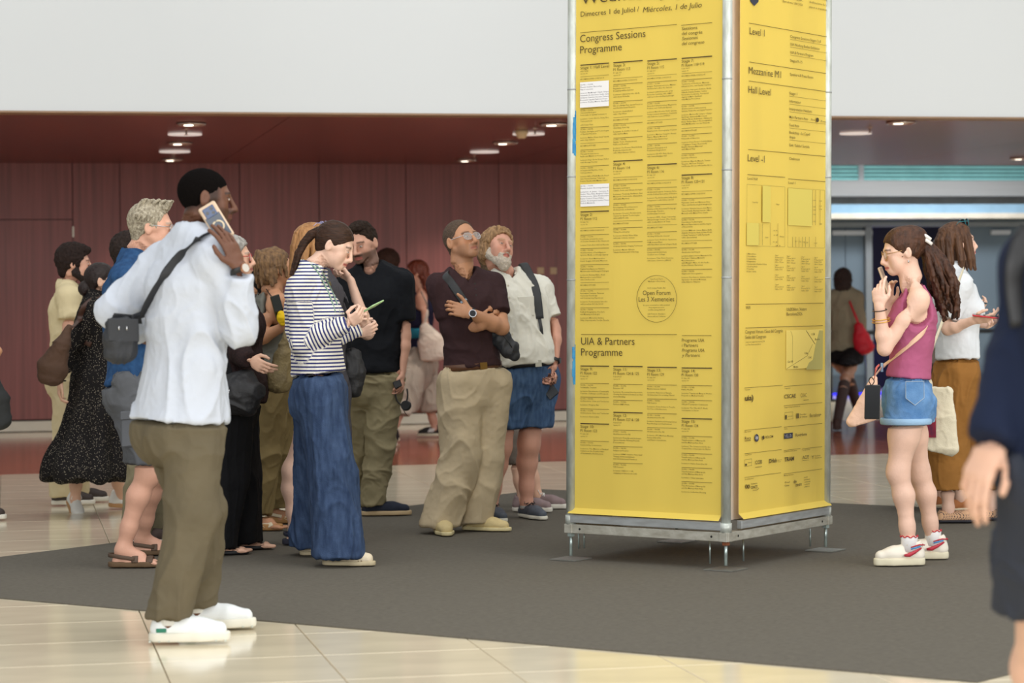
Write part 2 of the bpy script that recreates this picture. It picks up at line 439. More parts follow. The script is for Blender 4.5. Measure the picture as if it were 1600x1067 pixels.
bk = MB().box(ab(4, B_BULK-.11, ZC+2.6), EA*22, EB*.11, EZ*2.6).build('wall_bulkhead', m_white); tag(bk, 'white plaster bulkhead above the low ceiling', kind='structure')
tr = MB().box(ab(4, B_BULK-.115, ZC-.004), EA*22, EB*.12, EZ*.007).build('trim_1', mat('bulkhead edge bead', (150, 120, 92), .5), None); tag(tr, 'thin edge bead under the white bulkhead', kind='structure')
# ---- ceiling lights
m_lamp = mat('frosted lamp glass', (236, 226, 218), .4, var=.02, emit=.55)
m_hot = mat('lamp core', (255, 244, 225), .4, var=.0, emit=3.5)
m_ring = mat('chrome lamp ring', (214, 200, 190), .18, metal=.85, var=.05)
def disc_light(px, py, dpx, kind, lab):
    p = onz(px, py, ZC-.012); s_ = FPX/p[1]; r = dpx/2/s_
    e = emptyobj('ceiling_light', A(p[0], p[1], ZC), lab, 'ceiling light', 'round lights in the red ceiling')
    if kind == 'disc':
        MB().disc(A(0, 0, -.016), r, EZ, 28, .012).build('diffuser', m_lamp, e, True)
        MB().disc(A(0, 0, -.004), r*.8, EZ, 20, .004).build('mount', m_ring, e)
    else:
        ringp = [A(r*math.cos(t), r*math.sin(t), -.012) for t in np.linspace(0, 2*math.pi, 28, endpoint=False)]
        MB().tube(ringp, .012, 6, closed=True).build('ring', m_ring, e, True)
        MB().disc(A(0, 0, -.014), r*.86, EZ, 24, .006).build('reflector', m_ring, e)
        MB().disc(A(-r*.2, 0, -.022), r*.34, EZ, 16, .008).build('lamp', m_hot, e)
        spot((p[0], p[1], ZC-.06), 80)
for px, py, d_, k_, l_ in [(299, 194.5, 44, 'ring', 'chrome recessed downlight nearest the bulkhead, in the left light row'),
    (289, 210.5, 53, 'disc', 'larger white disc light, left row, nearer the bulkhead'), (281, 224.5, 38, 'ring', 'middle chrome downlight of the left row'),
    (273, 237.5, 48, 'disc', 'white disc light of the left row nearer the maroon wall'), (269, 250, 34, 'ring', 'chrome downlight nearest the maroon wall in the left row'),
    (866, 195, 44, 'ring', 'chrome downlight close to the tower post'), (826, 210, 50, 'disc', 'white disc light beside the smoke detector'),
    (789, 224, 38, 'ring', 'chrome downlight just beyond the smoke detector'), (757, 238, 45, 'disc', 'white disc light of the middle row nearer the maroon wall'),
    (729, 251, 31, 'ring', 'chrome downlight nearest the maroon wall in the middle row'), (1408, 192, 44, 'ring', 'chrome downlight right of the tower near the bulkhead'),
    (1337, 209, 50, 'disc', 'white disc light right of the yellow tower'), (1594, 248, 30, 'ring', 'small chrome downlight at the far right of the ceiling')]:
    disc_light(px, py, d_, k_, l_)
p = onz(815, 213, ZC-.05); sd_ = emptyobj('smoke_detector', A(p[0], p[1], ZC), 'cream round smoke detector under the ceiling left of the tower', 'smoke detector')
m_sd = mat('cream detector plastic', (224, 200, 160), .5, var=.03)
MB().tube([A(0, 0, 0), A(0, 0, -.03), A(0, 0, -.031), A(0, 0, -.055), A(0, 0, -.07)], [.055, .055, .047, .044, .028], 20).build('housing', m_sd, sd_, True)
MB().disc(A(0, 0, -.074), .018, EZ, 14, .004).build('sensor_grille', mat('detector dark', (90, 70, 50), .6), sd_)
for px, py, lab in ((291, 207, 'tiny sprinkler head by the left disc light'), (271, 245, 'tiny sprinkler head by the far left downlight'), (836, 206, 'tiny sprinkler head beside the smoke detector light'), (741, 247, 'tiny sprinkler head at the far end of the middle row'), (1359, 204, 'tiny sprinkler head by the disc light right of the tower')):
    p = onz(px, py, ZC-.03); e = emptyobj('sprinkler', A(p[0], p[1], ZC), lab, 'sprinkler', 'ceiling sprinklers')
    MB().tube([A(0, 0, 0), A(0, 0, -.006), A(0, 0, -.007), A(0, 0, -.045)], [.03, .028, .01, .008], 10).build('stem', m_ring, e, True)
    MB().disc(A(0, 0, -.052), .018, EZ, 12, .004).build('deflector', m_ring, e)
# ---- door lobby at the right, beyond the ceiling
SD = FPX/ab(toab(onz(1310, 618))[0], B_DOOR)[1]
def zD(py, px=1400, db=0.):
    y_ = ab(wx(px)+1.5, B_DOOR+db)[1]; return pix(px, py, y_)[2]
def aD(px, db=0.):
    lo, hi = 0., 20.
    for _ in range(40):
        mid = (lo+hi)/2; q = ab(mid, B_DOOR+db, 1.3)
        if 800+q[0]*FPX/q[1] < px: lo = mid
        else: hi = mid
    return lo
m_alu = mat('brushed aluminium', (196, 200, 204), .3, metal=.6, var=.05, vscale=(1, 1, 30))
m_alu2 = mat('satin aluminium frame', (128, 136, 143), .4, metal=.3, var=.05)
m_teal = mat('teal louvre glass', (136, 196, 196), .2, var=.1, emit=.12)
m_tdark = mat('dark teal gap', (58, 104, 108), .4)
m_door = mat('blue grey door', (92, 108, 122), .45, var=.06, vscale=(.8, .8, .6))
m_doord = mat('blue grey door rail', (66, 80, 92), .45)
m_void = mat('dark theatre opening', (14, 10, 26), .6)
m_beam = mat('taupe beam', (132, 124, 114), .4, metal=.3)
m_blue = mat('pale blue canopy glass', (140, 176, 204), .15, var=.08)
m_creamm = mat('cream canopy edge', (208, 204, 194), .4)
AX0, AX1 = A_END-1.5, A_END+9
def slab(nm, m, b0, b1, z0, z1, a0_=None, a1_=None, parent=None, kind='structure', lab=None):
    a0_ = AX0 if a0_ is None else a0_; a1_ = AX1 if a1_ is None else a1_
    o = MB().box(ab((a0_+a1_)/2, (b0+b1)/2, (z0+z1)/2), EA*(a1_-a0_)/2, EB*(b1-b0)/2, EZ*(z1-z0)/2).build(nm, m, parent)
    if parent is None: tag(o, lab, kind=kind)
    return o
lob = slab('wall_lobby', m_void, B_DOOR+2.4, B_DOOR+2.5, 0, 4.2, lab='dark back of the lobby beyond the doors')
up = slab('wall_lobby_upper', m_tdark, B_DOOR+.04, B_DOOR+.12, zD(283), 4.0, lab='band of horizontal teal glass louvres above the doors')
zz = zD(283)
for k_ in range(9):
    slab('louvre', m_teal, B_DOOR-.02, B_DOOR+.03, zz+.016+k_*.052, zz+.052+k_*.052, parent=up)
slab('mullion', m_alu, B_DOOR-.04, B_DOOR+.03, zz-.05, 4.0, aD(1342), aD(1350), parent=up)
slab('trim_2', m_alu, B_DOOR-.25, B_DOOR+.1, zD(306, db=-.25), zD(283), lab='wide aluminium beam above the doors')
slab('trim_3', m_beam, B_DOOR-.1, B_DOOR+.1, zD(320), zD(306, db=-.25), lab='taupe recess under the aluminium beam')
slab('trim_4', m_blue, B_DOOR-.3, B_DOOR+.1, zD(333, db=-.3), zD(320), lab='pale blue canopy glass strip above the doors')
slab('trim_5', m_creamm, B_DOOR-.34, B_DOOR+.1, zD(341, db=-.34), zD(333, db=-.3), lab='cream canopy edge above the doors')
slab('trim_6', m_alu2, B_DOOR-.02, B_DOOR+.1, zD(354), zD(341, db=-.34), lab='grey door head frame')
slab('trim_7', m_doord, B_DOOR-.05, B_DOOR-.02, zD(347), zD(341, db=-.34)-.005, lab='dark lintel strip in the door head')
zt = zD(354)
def door(nm, x0, x1, lab):
    d = MB().box(ab((aD(x0)+aD(x1))/2, B_DOOR+.05, zt/2), EA*(aD(x1)-aD(x0))/2, EB*.025, EZ*zt/2).build(nm, m_door)
    tag(d, lab, kind='structure')
    a_, b_ = aD(x0), aD(x1)
    MB().box(ab((a_+b_)/2, B_DOOR+.02, .15), EA*(b_-a_)*.48, EB*.008, EZ*.12).build('kick_plate', m_doord, d)
    MB().box(ab(b_-.12, B_DOOR+.01, 1.0), EA*.015, EB*.02, EZ*.18).build('pull_handle', m_alu, d)
    MB().box(ab((a_+b_)/2+.1, B_DOOR+.005, zt-.08), EA*.14, EB*.02, EZ*.03).build('door_closer', m_alu, d)
    return d
door('door_1', 1290, 1322, 'left blue grey door leaf beside the tower'); door('door_2', 1323, 1351, 'blue grey door leaf next to the dark opening')
slab('trim_8', m_alu2, B_DOOR-.04, B_DOOR+.1, 0, zt, aD(1352), aD(1362), lab='aluminium door post left of the dark opening')
slab('trim_9', m_alu2, B_DOOR-.04, B_DOOR+.1, 0, zt, aD(1498), aD(1506), lab='aluminium door post right of the dark opening')
door('door_3', 1507, 1600, 'wide blue grey door leaf behind the woman in white'); door('door_4', 1602, 1700, 'blue grey door leaf at the frame edge')
slab('wall_lobby_left', m_door, B_DOOR, B_DOOR+.1, 0, zt, AX0, aD(1289), lab='blue grey wall beside the doors')
bl = bpy.data.lights.new('stage_light', 'POINT'); bl.color = (.12, .08, 1.0); bl.energy = 60; bl.shadow_soft_size = .2
o = bpy.data.objects.new('stage_light', bl); C.objects.link(o); o.location = tuple(ab(aD(1380), B_DOOR+1.2, .5))
m_ledb = mat('blue light strip', (40, 30, 230), .5, var=0, emit=1.6)
e = emptyobj('blue_light_strip', ab(aD(1330), B_DOOR-.03, 0), 'thin blue light strip at the foot of the grey doors', 'light strip')
MB().box((0, 0, .022), EA*.45, EB*.01, EZ*.012).build('strip', m_ledb, e)
e = emptyobj('blue_stage_lamp', ab(aD(1366), B_DOOR+.3, 0), 'violet lit upright lamp inside the dark opening', 'stage lamp')
MB().tube([A(0, 0, .0), A(0, 0, .9)], .035, 12).build('lamp_tube', m_ledb, e, True)
MB().disc(A(0, 0, .0), .09, EZ, 16, .02).build('base', m_void, e)
# belt barrier
def barrier(px0, px1, lab):
    b_ = B_DOOR-1.6; q0, q1 = ab(aD(px0, -1.6), b_), ab(aD(px1, -1.6), b_)
    zt_ = pix(1330, 520, q0[1])[2]
    e = emptyobj('belt_barrier', q0, lab, 'barrier')
    m_bp = mat('black barrier', (26, 30, 34), .5); m_tag = mat('barrier tag', (180, 182, 180), .4)
    for i, q in enumerate((q0, q1)):
        d = q-q0
        MB().tube([d+A(0, 0, 0), d+A(0, 0, .02), d+A(0, 0, .03)], [.17, .17, .04], 20).build('base', m_bp, e)
        MB().tube([d+A(0, 0, .02), d+A(0, 0, zt_+.06)], .03, 14).build('post', m_bp, e, True)
    d = q1-q0
    MB().box(d/2+A(0, 0, zt_), d/2, EB*.002, EZ*.027).build('belt', m_bp, e)
    MB().box(d*.12+A(0, -.004, zt_), nrm(d)*.07, EB*.003, EZ*.02).build('belt_tag', m_tag, e)
barrier(1296, 1560, 'black belt barrier standing in front of the grey doors')

for px_ in (1345, 1460, 1600):  # unseen fill spots above the ceiling edge, added to brighten the doors
    q_ = ab(aD(px_, -1.5), B_DOOR-1.7, 3.9)
    spot(q_, 210, 2.4, (1, .97, .93), .3)
# ================================================================ the programme tower
LN, LL, LR = onz(1134, 892), onz(892, 876), onz(1290, 862)
UL = nrm(LL-LN); WL = np.linalg.norm(LL-LN); UR = nrm(LR-LN); WR = np.linalg.norm(LR-LN)
UP = nrm(A(.0125, 0, 1)); NL = nrm(np.cross(UL, UP)); NL = NL if NL[1] < 0 else -NL      # outward normals (towards the camera)
NR = nrm(np.cross(UR, UP)); NR = NR if NR[1] < 0 else -NR
LN = LN+A(0, 0, .0062)
tower = emptyobj('programme_tower', LN, 'tall yellow programme tower of printed banners on a galvanised scaffold frame', 'signage tower')
def TL(u, r, z): return UL*u+UR*r+UP*z      # tower-local point
m_galv = mat('galvanised tube', (208, 214, 208), .42, metal=.3, col2=(172, 176, 166), vscale=(30, 30, 9), bump=.15, bscale=(60, 60, 25), detail=6)
m_galv2 = mat('galvanised rail', (182, 180, 168), .5, metal=.2, col2=(150, 146, 132), vscale=(14, 14, 40), bump=.15, bscale=(60, 60, 60), detail=6)
m_bar = mat('zinc banner bar', (168, 172, 172), .45, metal=.25, col2=(146, 148, 146), vscale=(10, 10, 50))
m_zinc = mat('zinc jack', (176, 190, 186), .3, metal=.7, var=.1)
m_plate = mat('thin steel plate', (150, 150, 142), .35, metal=.6, var=.15, vscale=(20, 20, 20))
m_yellow = mat('yellow banner', (246, 220, 104), .45, var=.02, vscale=(3, 3, .6), bump=.02, bscale=(6, 6, .7), spec=.35)
m_tan = mat('banner back', (250, 238, 224), .7, var=.05)
m_rust = mat('rust', (120, 66, 34), .8)
m_hole = mat('dark hole', (16, 14, 12), .8)
for m_, a_ in ((m_yellow, .3), (m_tan, .45)):
    nt = m_.node_tree; b_ = nt.nodes['Principled BSDF']; tr_ = nt.nodes.new('ShaderNodeBsdfTranslucent'); ms_ = nt.nodes.new('ShaderNodeMixShader'); ms_.inputs[0].default_value = a_
    src = b_.inputs['Base Color'].links[0].from_socket; nt.links.new(src, tr_.inputs['Color'])
    nt.links.new(b_.outputs[0], ms_.inputs[1]); nt.links.new(tr_.outputs[0], ms_.inputs[2]); nt.links.new(ms_.outputs[0], nt.nodes['Material Output'].inputs['Surface'])
corners = [(0, 0), (WL, 0), (0, WR), (WL, WR)]
HT = 4.6
for u, r in corners:
    post = MB().tube([TL(u, r, .18), TL(u, r, HT)], .0242, 20, caps=True).build('post', m_galv, tower, True)
    MB().tube([TL(u, r, .18), TL(u, r, .225)], .029, 20).build('spigot_collar', m_galv, post, True)
    for z_ in (1.41, 1.93, 2.37, 2.9, 3.4):
        MB().tube([TL(u, r, z_-.004), TL(u, r, z_+.004)], .0254, 16).build('weld_band', m_bar, post, True)
    MB().tube([TL(u, r, .02), TL(u, r, .14)], .0085, 10).build('screw_jack', m_zinc, tower, True)
    MB().tube([TL(u, r, .118), TL(u, r, .137)], .02, 6).build('jack_nut', m_rust if (u, r) == (0, 0) else m_zinc, tower)
    pl = MB().box(A(*(TL(u, r, 0)[:2]), .0005)+EZ*.003, UL*.078, UR*.078, UP*.0025); pl.build('base_plate', m_plate, tower)
zr = .158
for a_, b_ in (((0, 0), (WL, 0)), ((0, 0), (0, WR)), ((WL, 0), (WL, WR)), ((0, WR), (WL, WR))):
    pa, pb = TL(a_[0], a_[1], zr), TL(b_[0], b_[1], zr); d = nrm(pb-pa); pa = pa-d*.028; pb = pb+d*.028
    n = np.cross(d, UP)
    rl = MB().box((pa+pb)/2, (pb-pa)/2, n*.0225, UP*.0225).build('base_rail', m_galv2, tower, bevel=.002)
    for t in (.10, .90):
        q = pa+(pb-pa)*t
        for sgn in (-1, 1): MB().disc(q+n*sgn*.0225-n*sgn*.0005, .006, n*sgn, 10, .0012).build('bolt_hole', m_hole, rl)
for zt_ in (3.04,):
    for a_, b_ in (((0, 0), (WL, 0)), ((0, 0), (0, WR)), ((WL, 0), (WL, WR)), ((0, WR), (WL, WR))):
        ia_, ib_ = [TL(q[0]+(.03 if q[0] == 0 else -.03), q[1]+(.03 if q[1] == 0 else -.03), zt_) for q in (a_, b_)]
        MB().tube([ia_, ib_], .0215, 14).build('transom', m_galv, tower, True)
def hit(px, py, u_dir, n, org=LN):
    o = A(0, 0, CAMH); d = nrm(pix(px, py, 1.)-o); t = np.dot(org-o, n)/np.dot(d, n); return o+d*t
def uz(px, py, u_dir, n):
    p = hit(px, py, u_dir, n)-LN; M = np.stack([u_dir, UP, n], 1); s_ = np.linalg.solve(M, p); return s_[0], s_[1]
def banner(nm, u_dir, n, u0, u1, lab, off=A(0, 0, 0), flare=True):
    """u0..u1 along u_dir; cloth between the posts, flared outwards over the bottom bar"""
    zs = [.236, .262, 4.55]; outs = [.034, .004, .004]
    mb = MB(); nu = 24
    vs = []; fs = []
    for i in range(nu+1):
        u = u0+(u1-u0)*i/nu; wv = .0018*math.sin(u*13)+.0008*math.sin(u*31+1)
        for z_, o_ in zip(zs, outs): vs.append(off+u_dir*u+UP*z_+n*(o_+(wv if z_ > .25 else 0)))
    for i in range(nu):
        for j in range(2): fs.append((i*3+j, i*3+3+j, i*3+4+j, i*3+1+j))
    k = len(vs); back = [v-n*.0015 for v in vs]
    me = bpy.data.meshes.new(nm); me.from_pydata([tuple(v) for v in vs+back], [], fs+[tuple(x+k for x in f[::-1]) for f in fs])
    me.materials.append(m_yellow); me.materials.append(m_tan)
    bm = bmesh.new(); bm.from_mesh(me); bm.faces.ensure_lookup_table()
    for i, f in enumerate(bm.faces): f.material_index = 0 if i < len(fs) else 1
    c0 = bm.faces[0]; c0.normal_update()
    if c0.normal.dot(Vector(n)) < 0: bmesh.ops.reverse_faces(bm, faces=bm.faces)
    bm.to_mesh(me); bm.free()
    o = obj(nm, me, None, tower); o['label'] = lab
    MB().box(off+u_dir*(u0+u1)/2+UP*.209+n*.012, u_dir*(u1-u0+.012)/2, n*.014, UP*.020).build('banner_bar', m_bar, tower, bevel=.002)
    return o
uL0 = uz(1129, 500, UL, NL)[0]; uL1 = uz(893.5, 500, UL, NL)[0]
uR0 = uz(1153.6, 520, UR, NR)[0]; uR1 = uz(1291.5, 520, UR, NR)[0]
ban_l = banner('programme_banner', UL, NL, uL0, uL1, 'wide yellow banner with the congress sessions programme')
ban_r = banner('level_guide_banner', UR, NR, uR0, uR1, 'narrower yellow banner with levels, plans and partner logos')
banner('back_banner', UL, -NL, .04, WL-.04, 'far side banner showing its tan back through the frame', off=UR*WR)
banner('back_banner', UR, -NR, .04, WR-.04, 'far side banner showing its tan back through the frame', off=UL*WL)
for ud_, n_, W_ in ((UL, NL, WL), (UR, NR, WR)):      # added backing boards standing in for the banners' folded hems beside the posts
    MB().box(ud_*W_/2+UP*2.4-n_*.034, ud_*(W_/2-.028), UP*2.17, n_*.002).build('gap_backing', m_tan, tower)
# hanging rods under the rails
for px, p0, p1 in ((904, 831, 858), (912.6, 831, 857), (1109, 846, 881), (1161.4, 846, 878), (1265.7, 832, 855)):
    n, ud = (NL, UL) if px < 1140 else (NR, UR)
    a_ = hit(px, p0, ud, n, LN+UR*.12 if px < 1140 else LN+UL*.12)-LN; b_ = a_-A(0, 0, (p1-p0)/320.)
    MB().tube([a_+A(0, 0, .02), b_], .0045, 8).build('hanging_pin', m_zinc, tower, True)
# blue spray paint on the left post
m_paint = mat('blue spray paint', (24, 116, 178), .6, col2=(60, 150, 190), vscale=(40, 40, 20))
def paint(z0, z1, seed):
    mb = MB(); random.seed(seed)
    for i in range(26):
        z_ = z0+(z1-z0)*random.random(); th = math.radians(random.uniform(-35, 40)); r = .0249
        d = nrm(-TL(WL, 0, 0)+TL(WL, 0, 0)+A(.75, -.66, 0)); sdv = np.cross(UP, d)
        c = TL(WL, 0, z_)+d*r*math.cos(th)+sdv*r*math.sin(th); nn = nrm(d*math.cos(th)+sdv*math.sin(th)); tt = np.cross(UP, nn)
        h_ = random.uniform(.012, .04); w_ = random.uniform(.003, .007)
        mb.box(c, tt*w_, UP*h_, nn*.0008)
    mb.build('paint_mark', m_paint, tower)['label'] = 'blue spray paint smears on the left post'
paint(2.02, 2.24, 3); paint(.92, 1.06, 4)
# ---------------------------------------------------------------- printing
INKS = {'k': mat('dark ink', (78, 64, 24), .6, var=0), 'g': mat('olive ink', (112, 96, 34), .6, var=0), 'w': mat('white sticker', (236, 234, 232), .5, var=.01),
        's': mat('sticker grey ink', (120, 118, 124), .6, var=0), 'p': mat('plan shading ink', (212, 194, 90), .6, var=0), 'm': mat('map sea ink', (178, 168, 92), .6, var=0),
        'l': mat('map land ink', (232, 208, 104), .6, var=0), 'n': mat('navy logo ink', (48, 50, 66), .6, var=0)}
PR = {}
TXT = []
class Side:
    def __init__(s, ud, n, ban, sgn): s.ud, s.n, s.ban, s.R = ud, n, ban, ud*sgn; s.mb = {k: MB() for k in INKS}
    def uz(s, px, py): return uz(px, py, s.ud, s.n)
    def P(s, u, z, lift=.0095): return s.ud*u+UP*z+s.n*lift
    def rule(s, x0, y0, x1, th=.8, ink='g'):
        u0, z0 = s.uz(x0, y0); u1, _ = s.uz(x1, y0); h = th/320./2
        s.mb[ink].box((s.P(u0, z0)+s.P(u1, z0))/2, s.ud*(u1-u0)/2, UP*h, s.n*.0002)
    def rect(s, x0, y0, x1, y1, ink, lift=.0092):
        u0, z0 = s.uz(x0, y0); u1, _ = s.uz(x1, y0); _, z1 = s.uz(x0, y1)
        s.mb[ink].box(s.P((u0+u1)/2, (z0+z1)/2, lift), s.ud*(u1-u0)/2, UP*(z0-z1)/2, s.n*.0002)
    def frame(s, x0, y0, x1, y1, ink='g', th=.4):
        s.rule(x0, y0, x1, th, ink)
        u0, z0 = s.uz(x0, y0); u1, _ = s.uz(x1, y0); _, z1 = s.uz(x0, y1); h = th/320/2
        s.mb[ink].box(s.P((u0+u1)/2, z1), s.ud*(u1-u0)/2, UP*h, s.n*.0002)
        for u in (u0, u1): s.mb[ink].box(s.P(u, (z0+z1)/2), s.ud*h, UP*(z0-z1)/2, s.n*.0002)
    def line(s, pts, ink='g', th=.6):
        Q = [s.P(*s.uz(x, y)) for x, y in pts]
        for a_, b_ in zip(Q, Q[1:]):
            d = (b_-a_)/2; v = nrm(np.cross(d, s.n))*th/640.; s.mb[ink].box((a_+b_)/2, d, v, s.n*.0002)
    def poly(s, pts, ink, lift=.0094): s.mb[ink].prism([s.P(*s.uz(x, y), lift) for x, y in pts], s.n*.0003)
    def ring(s, cx, cy, rpx, ink='g', th=.7, n=64):
        u0, z0 = s.uz(cx, cy); r = rpx/318.
        s.mb[ink].tube([s.P(u0+r*math.cos(t), z0+r*math.sin(t)) for t in np.linspace(0, 2*math.pi, n, endpoint=False)], th/640., 4, closed=True)
    def text(s, t, x0, y0, x1=None, cap=2.2, ink='g', center=False, shear=0., weight=None, spc=1.):
        if weight is None: weight = -.003 if cap > 6 else .004
        u0, z0 = s.uz(x0, y0); wd = None if x1 is None else abs(s.uz(x1, y0)[0]-u0)
        TXT.append((s, t, u0, z0, wd, cap/319., ink, center, shear, weight))
SL, SR = Side(UL, NL, ban_l, -1), Side(UR, NR, ban_r, 1)
def flush_text():
    cs = []
    cache = {}
    for it in TXT:
        key = (it[1], it[8], it[9], it[5] > .012)
        if key in cache: continue
        c = bpy.data.curves.new('t', 'FONT'); c.body = it[1]; c.size = 1; c.resolution_u = 3 if it[5] > .012 else 1; c.shear = it[8]; c.offset = it[9]
        o = bpy.data.objects.new('t', c); C.objects.link(o); cache[key] = o
    bpy.context.view_layer.update(); dg = bpy.context.evaluated_depsgraph_get(); ms = {}
    for k_, o in cache.items():
        m = o.evaluated_get(dg).to_mesh(); V = np.empty(len(m.vertices)*3, np.float32); m.vertices.foreach_get('co', V)
        ms[k_] = (V.reshape(-1, 3).astype(float), [tuple(p.vertices) for p in m.polygons]); o.evaluated_get(dg).to_mesh_clear()
    for o in cache.values():
        c = o.data; bpy.data.objects.remove(o); bpy.data.curves.remove(c)
    for (s, t, u0, z0, wd, cap, ink, center, shear, wgt) in TXT:
        V, Fc = ms[(t, shear, wgt, cap > .012)]
        if len(V) == 0: continue
        x0, x1 = V[:, 0].min(), V[:, 0].max(); k = cap/.70; kx = k if wd is None else wd/(x1-x0)
        X = (V[:, 0]-x0)*kx; Yv = V[:, 1]*k
        if center: X = X-(x1-x0)*kx/2
        org = s.P(u0, z0, .0100)
        s.mb[ink].add([org+s.R*a_+UP*b_ for a_, b_ in zip(X, Yv)], Fc)
    nmz = {'k': 'dark_print', 'g': 'fine_print', 'w': 'white_sticker', 's': 'sticker_print', 'p': 'floor_plan_print', 'm': 'map_sea_print', 'l': 'map_land_print', 'n': 'logo_print'}
    for s in (SL, SR):
        for ink, mb in s.mb.items():
            if not mb.v: continue
            me = bpy.data.meshes.new(nmz[ink]); me.from_pydata(mb.v, [], mb.f); obj(nmz[ink], me, INKS[ink], s.ban)['kind'] = 'stuff'
# ---- left banner
L_ = SL
L_.text('Wednesday, July 1', 909, 7, 1118, 17, 'k'); L_.text('Dimecres 1 de Juliol / ', 909, 26.5, 1000, 8.2, 'k'); L_.text('Miércoles, 1 de Julio', 1006, 20, 1098, 8.6, 'k', shear=.22)
L_.rule(908, 51.5, 1059); L_.rule(1066, 39.8, 1114)
L_.text('Congress Sessions', 908, 66.5, 1010, 12, 'k'); L_.text('Programme', 908, 84, 973, 12, 'k')
for i, (t, sh) in enumerate([('Sessions', 0), ('del congrés', 0), ('Sesiones', .22), ('del congreso', .22)]):
    L_.text(t, 1067, 47.5+7.8*i, 1067+[24, 32, 25, 35][i], 5, 'g', shear=sh)
cols = [(908.5, 953), (960, 1005.5), (1013, 1059), (1066.6, 1114)]
def head(c, y, t1, t2=None, sub=None):
    x0, x1 = cols[c]; L_.rule(x0, y, x1, 1.7, 'k'); yy = y+6.6
    L_.text(t1, x0, yy, x0+len(t1)*2.35, 4.4, 'g')
    if t2: yy += 6.4; L_.text(t2, x0, yy, x0+len(t2)*2.35, 4.4, 'g')
    L_.text(sub or 'P1 Sala '+t2.split('Room')[1].strip(), x0, yy+4.0, x0+12.5, 2.0); L_.text('capacity 150', x0, yy+7.6, x0+11, 1.6)
def band(c, y, hyper=True):
    x0, x1 = cols[c]; L_.rule(x0, y-5, x1, .45); t = 'BECOMING HYPER-CONSCIOUS' if hyper else 'BECOMING ATTUNED'; L_.text(t, x0, y, x0+(37 if hyper else 24), 2.1)
def blk(c, y, *groups, rule=True, ink='g', pitch=3.65, x=None):
    x0, x1 = cols[c]
    if rule: L_.rule(x0, y, x1, .7)
    yy = y
    for gi, g in enumerate(groups):
        if gi: yy += 2.1
        for t in g:
            yy += pitch; L_.text(t, x0, yy, x0+min(len(t)*1.32, x1-x0), 2.15, ink)
L_.rect(908, 129, 953, 168.6, 'w'); L_.rect(908.5, 288.5, 953.5, 323, 'w')
head(0, 102.2, 'Stage 1: Hall Level', None, 'Auditori · Telefònica'); band(0, 125.4)
blk(0, 130.5, ['10.00h – 12.30h', 'Plenary Session: Becoming', 'Hyper-conscious'], ['Lecturers: MacMoragh + Studio Gringos', 'Pezestudi, Architectonic Studio Ganz', 'Architects, Coworkers Associates Territory', 'Boonserm Capella Platforms Deans', 'Lecturer: Debbie Morris, Riad Barr'], rule=False, ink='s', pitch=3.6)
blk(0, 170.5, ['12.30h – 13.30h', 'Unrooted Ecologies:', 'From Lake to Spatial Sustenance'], ['Lecturers: Cotter Arcora, Arata, Rico', 'Turin partners'], ['with Roger Paez'])
blk(0, 200, ['13.30h – 14.00h', 'Politics, Strategies and Technologies', 'of Spatial Practice'], ['Lecturers: Mathias Klenk, David Talanda', 'with Olga Subirós'])
band(0, 229.4, False)
blk(0, 234.7, ['15.00h – 16.30h', 'Threads Architectures:', 'Radio and Matter in Process'], ['Lecturers: Diego Garcia, Enrique Walker', 'with Arteaga Fuertes'])
blk(0, 260.3, ['16.30h – 18.00h', 'A Sequential Rhythm, Scale,', 'Correspondence'], ['Lecturers: NESS, ATELIER Marseille, Desert', 'Sara Gomez Sanchez, Toby Ioan', 'Denise Vaselin with Marina Otero'])
blk(0, 288.5, ['18.00h – 19.30h', 'Plenary Session: Becoming Attuned'], ['Lecturers: A. Janini · Carstens A.', 'Atelier, Nine Atlas, Bangkok Tokyo,', 'Architectonics, Alter Architecture,', 'Bayhan Tavakol, Dhaya Walker', 'Lacaton, The Delegates Istanbul, Tirana', 'Paola & Marialeda'], rule=False, ink='s', pitch=3.5)
head(0, 331.2, 'Stage 2:', 'P1 Room 112'); band(0, 361.5)
blk(0, 367.4, ['10.00h – 11.30h', 'Decolonize around the sense', 'of Creative Situation in the Classroom'], ['Lecturers: Pedro Bucio with Lola Recondo'])
blk(0, 388.6, ['11.30h – 12.30h', 'Architectures of Intelligence:', 'Systems, Media, and Design Agency'], ['Lecturers: Areti Markopoulou,', 'David Goggin with Lluis Mauricio'])
blk(0, 414, ['12.30h – 13.30h', 'Digital Intelligences Nature:', 'Metamorphic and Energy in Dialogue'], ['Lecturers: Behnaz Babe, Areti', 'Markopoulou, Laura Pinker', 'with Lola Recondo'])
band(0, 446.6, False)
blk(0, 452, ['15.00h – 16.30h', 'Recreation Textures: Between', 'Vernacular Knowledge', 'and Contemporary Experiment'], ['Lecturers: Teckin Juwana Samodra', 'with Jonathan Arriola Simón'])
blk(0, 481, ['16.30h – 18.00h', 'Radical Imaginaries, Borders,', 'and Meaning in Dialogue'], ['Lecturers: Mercedes Studios,', 'Philip Ursprung with Orsolya Zanetta'])
head(1, 98.3, 'Stage 3:', 'P1 Room 113'); band(1, 128.2)
blk(1, 132.5, ['10.00h – 12.00h', 'Regulation and Form:', 'Designing within Systems'], ['Lecturers: Almuntaz Iris, Abida', 'with Annie Pichedta'])
blk(1, 159.3, ['12.00h – 13.30h', 'Like as a Bridge Flux: Spatial Practices', 'and Architectural Pleasure'], ['Lecturers: StudioBlake?', 'with + Paz Wiser'])
band(1, 189, False)
blk(1, 194, ['15.00h – 16.30h', 'Grid Away, New City'], ['Lecturers: A. JOHN + Studio S.', 'with Carlota Mura'])
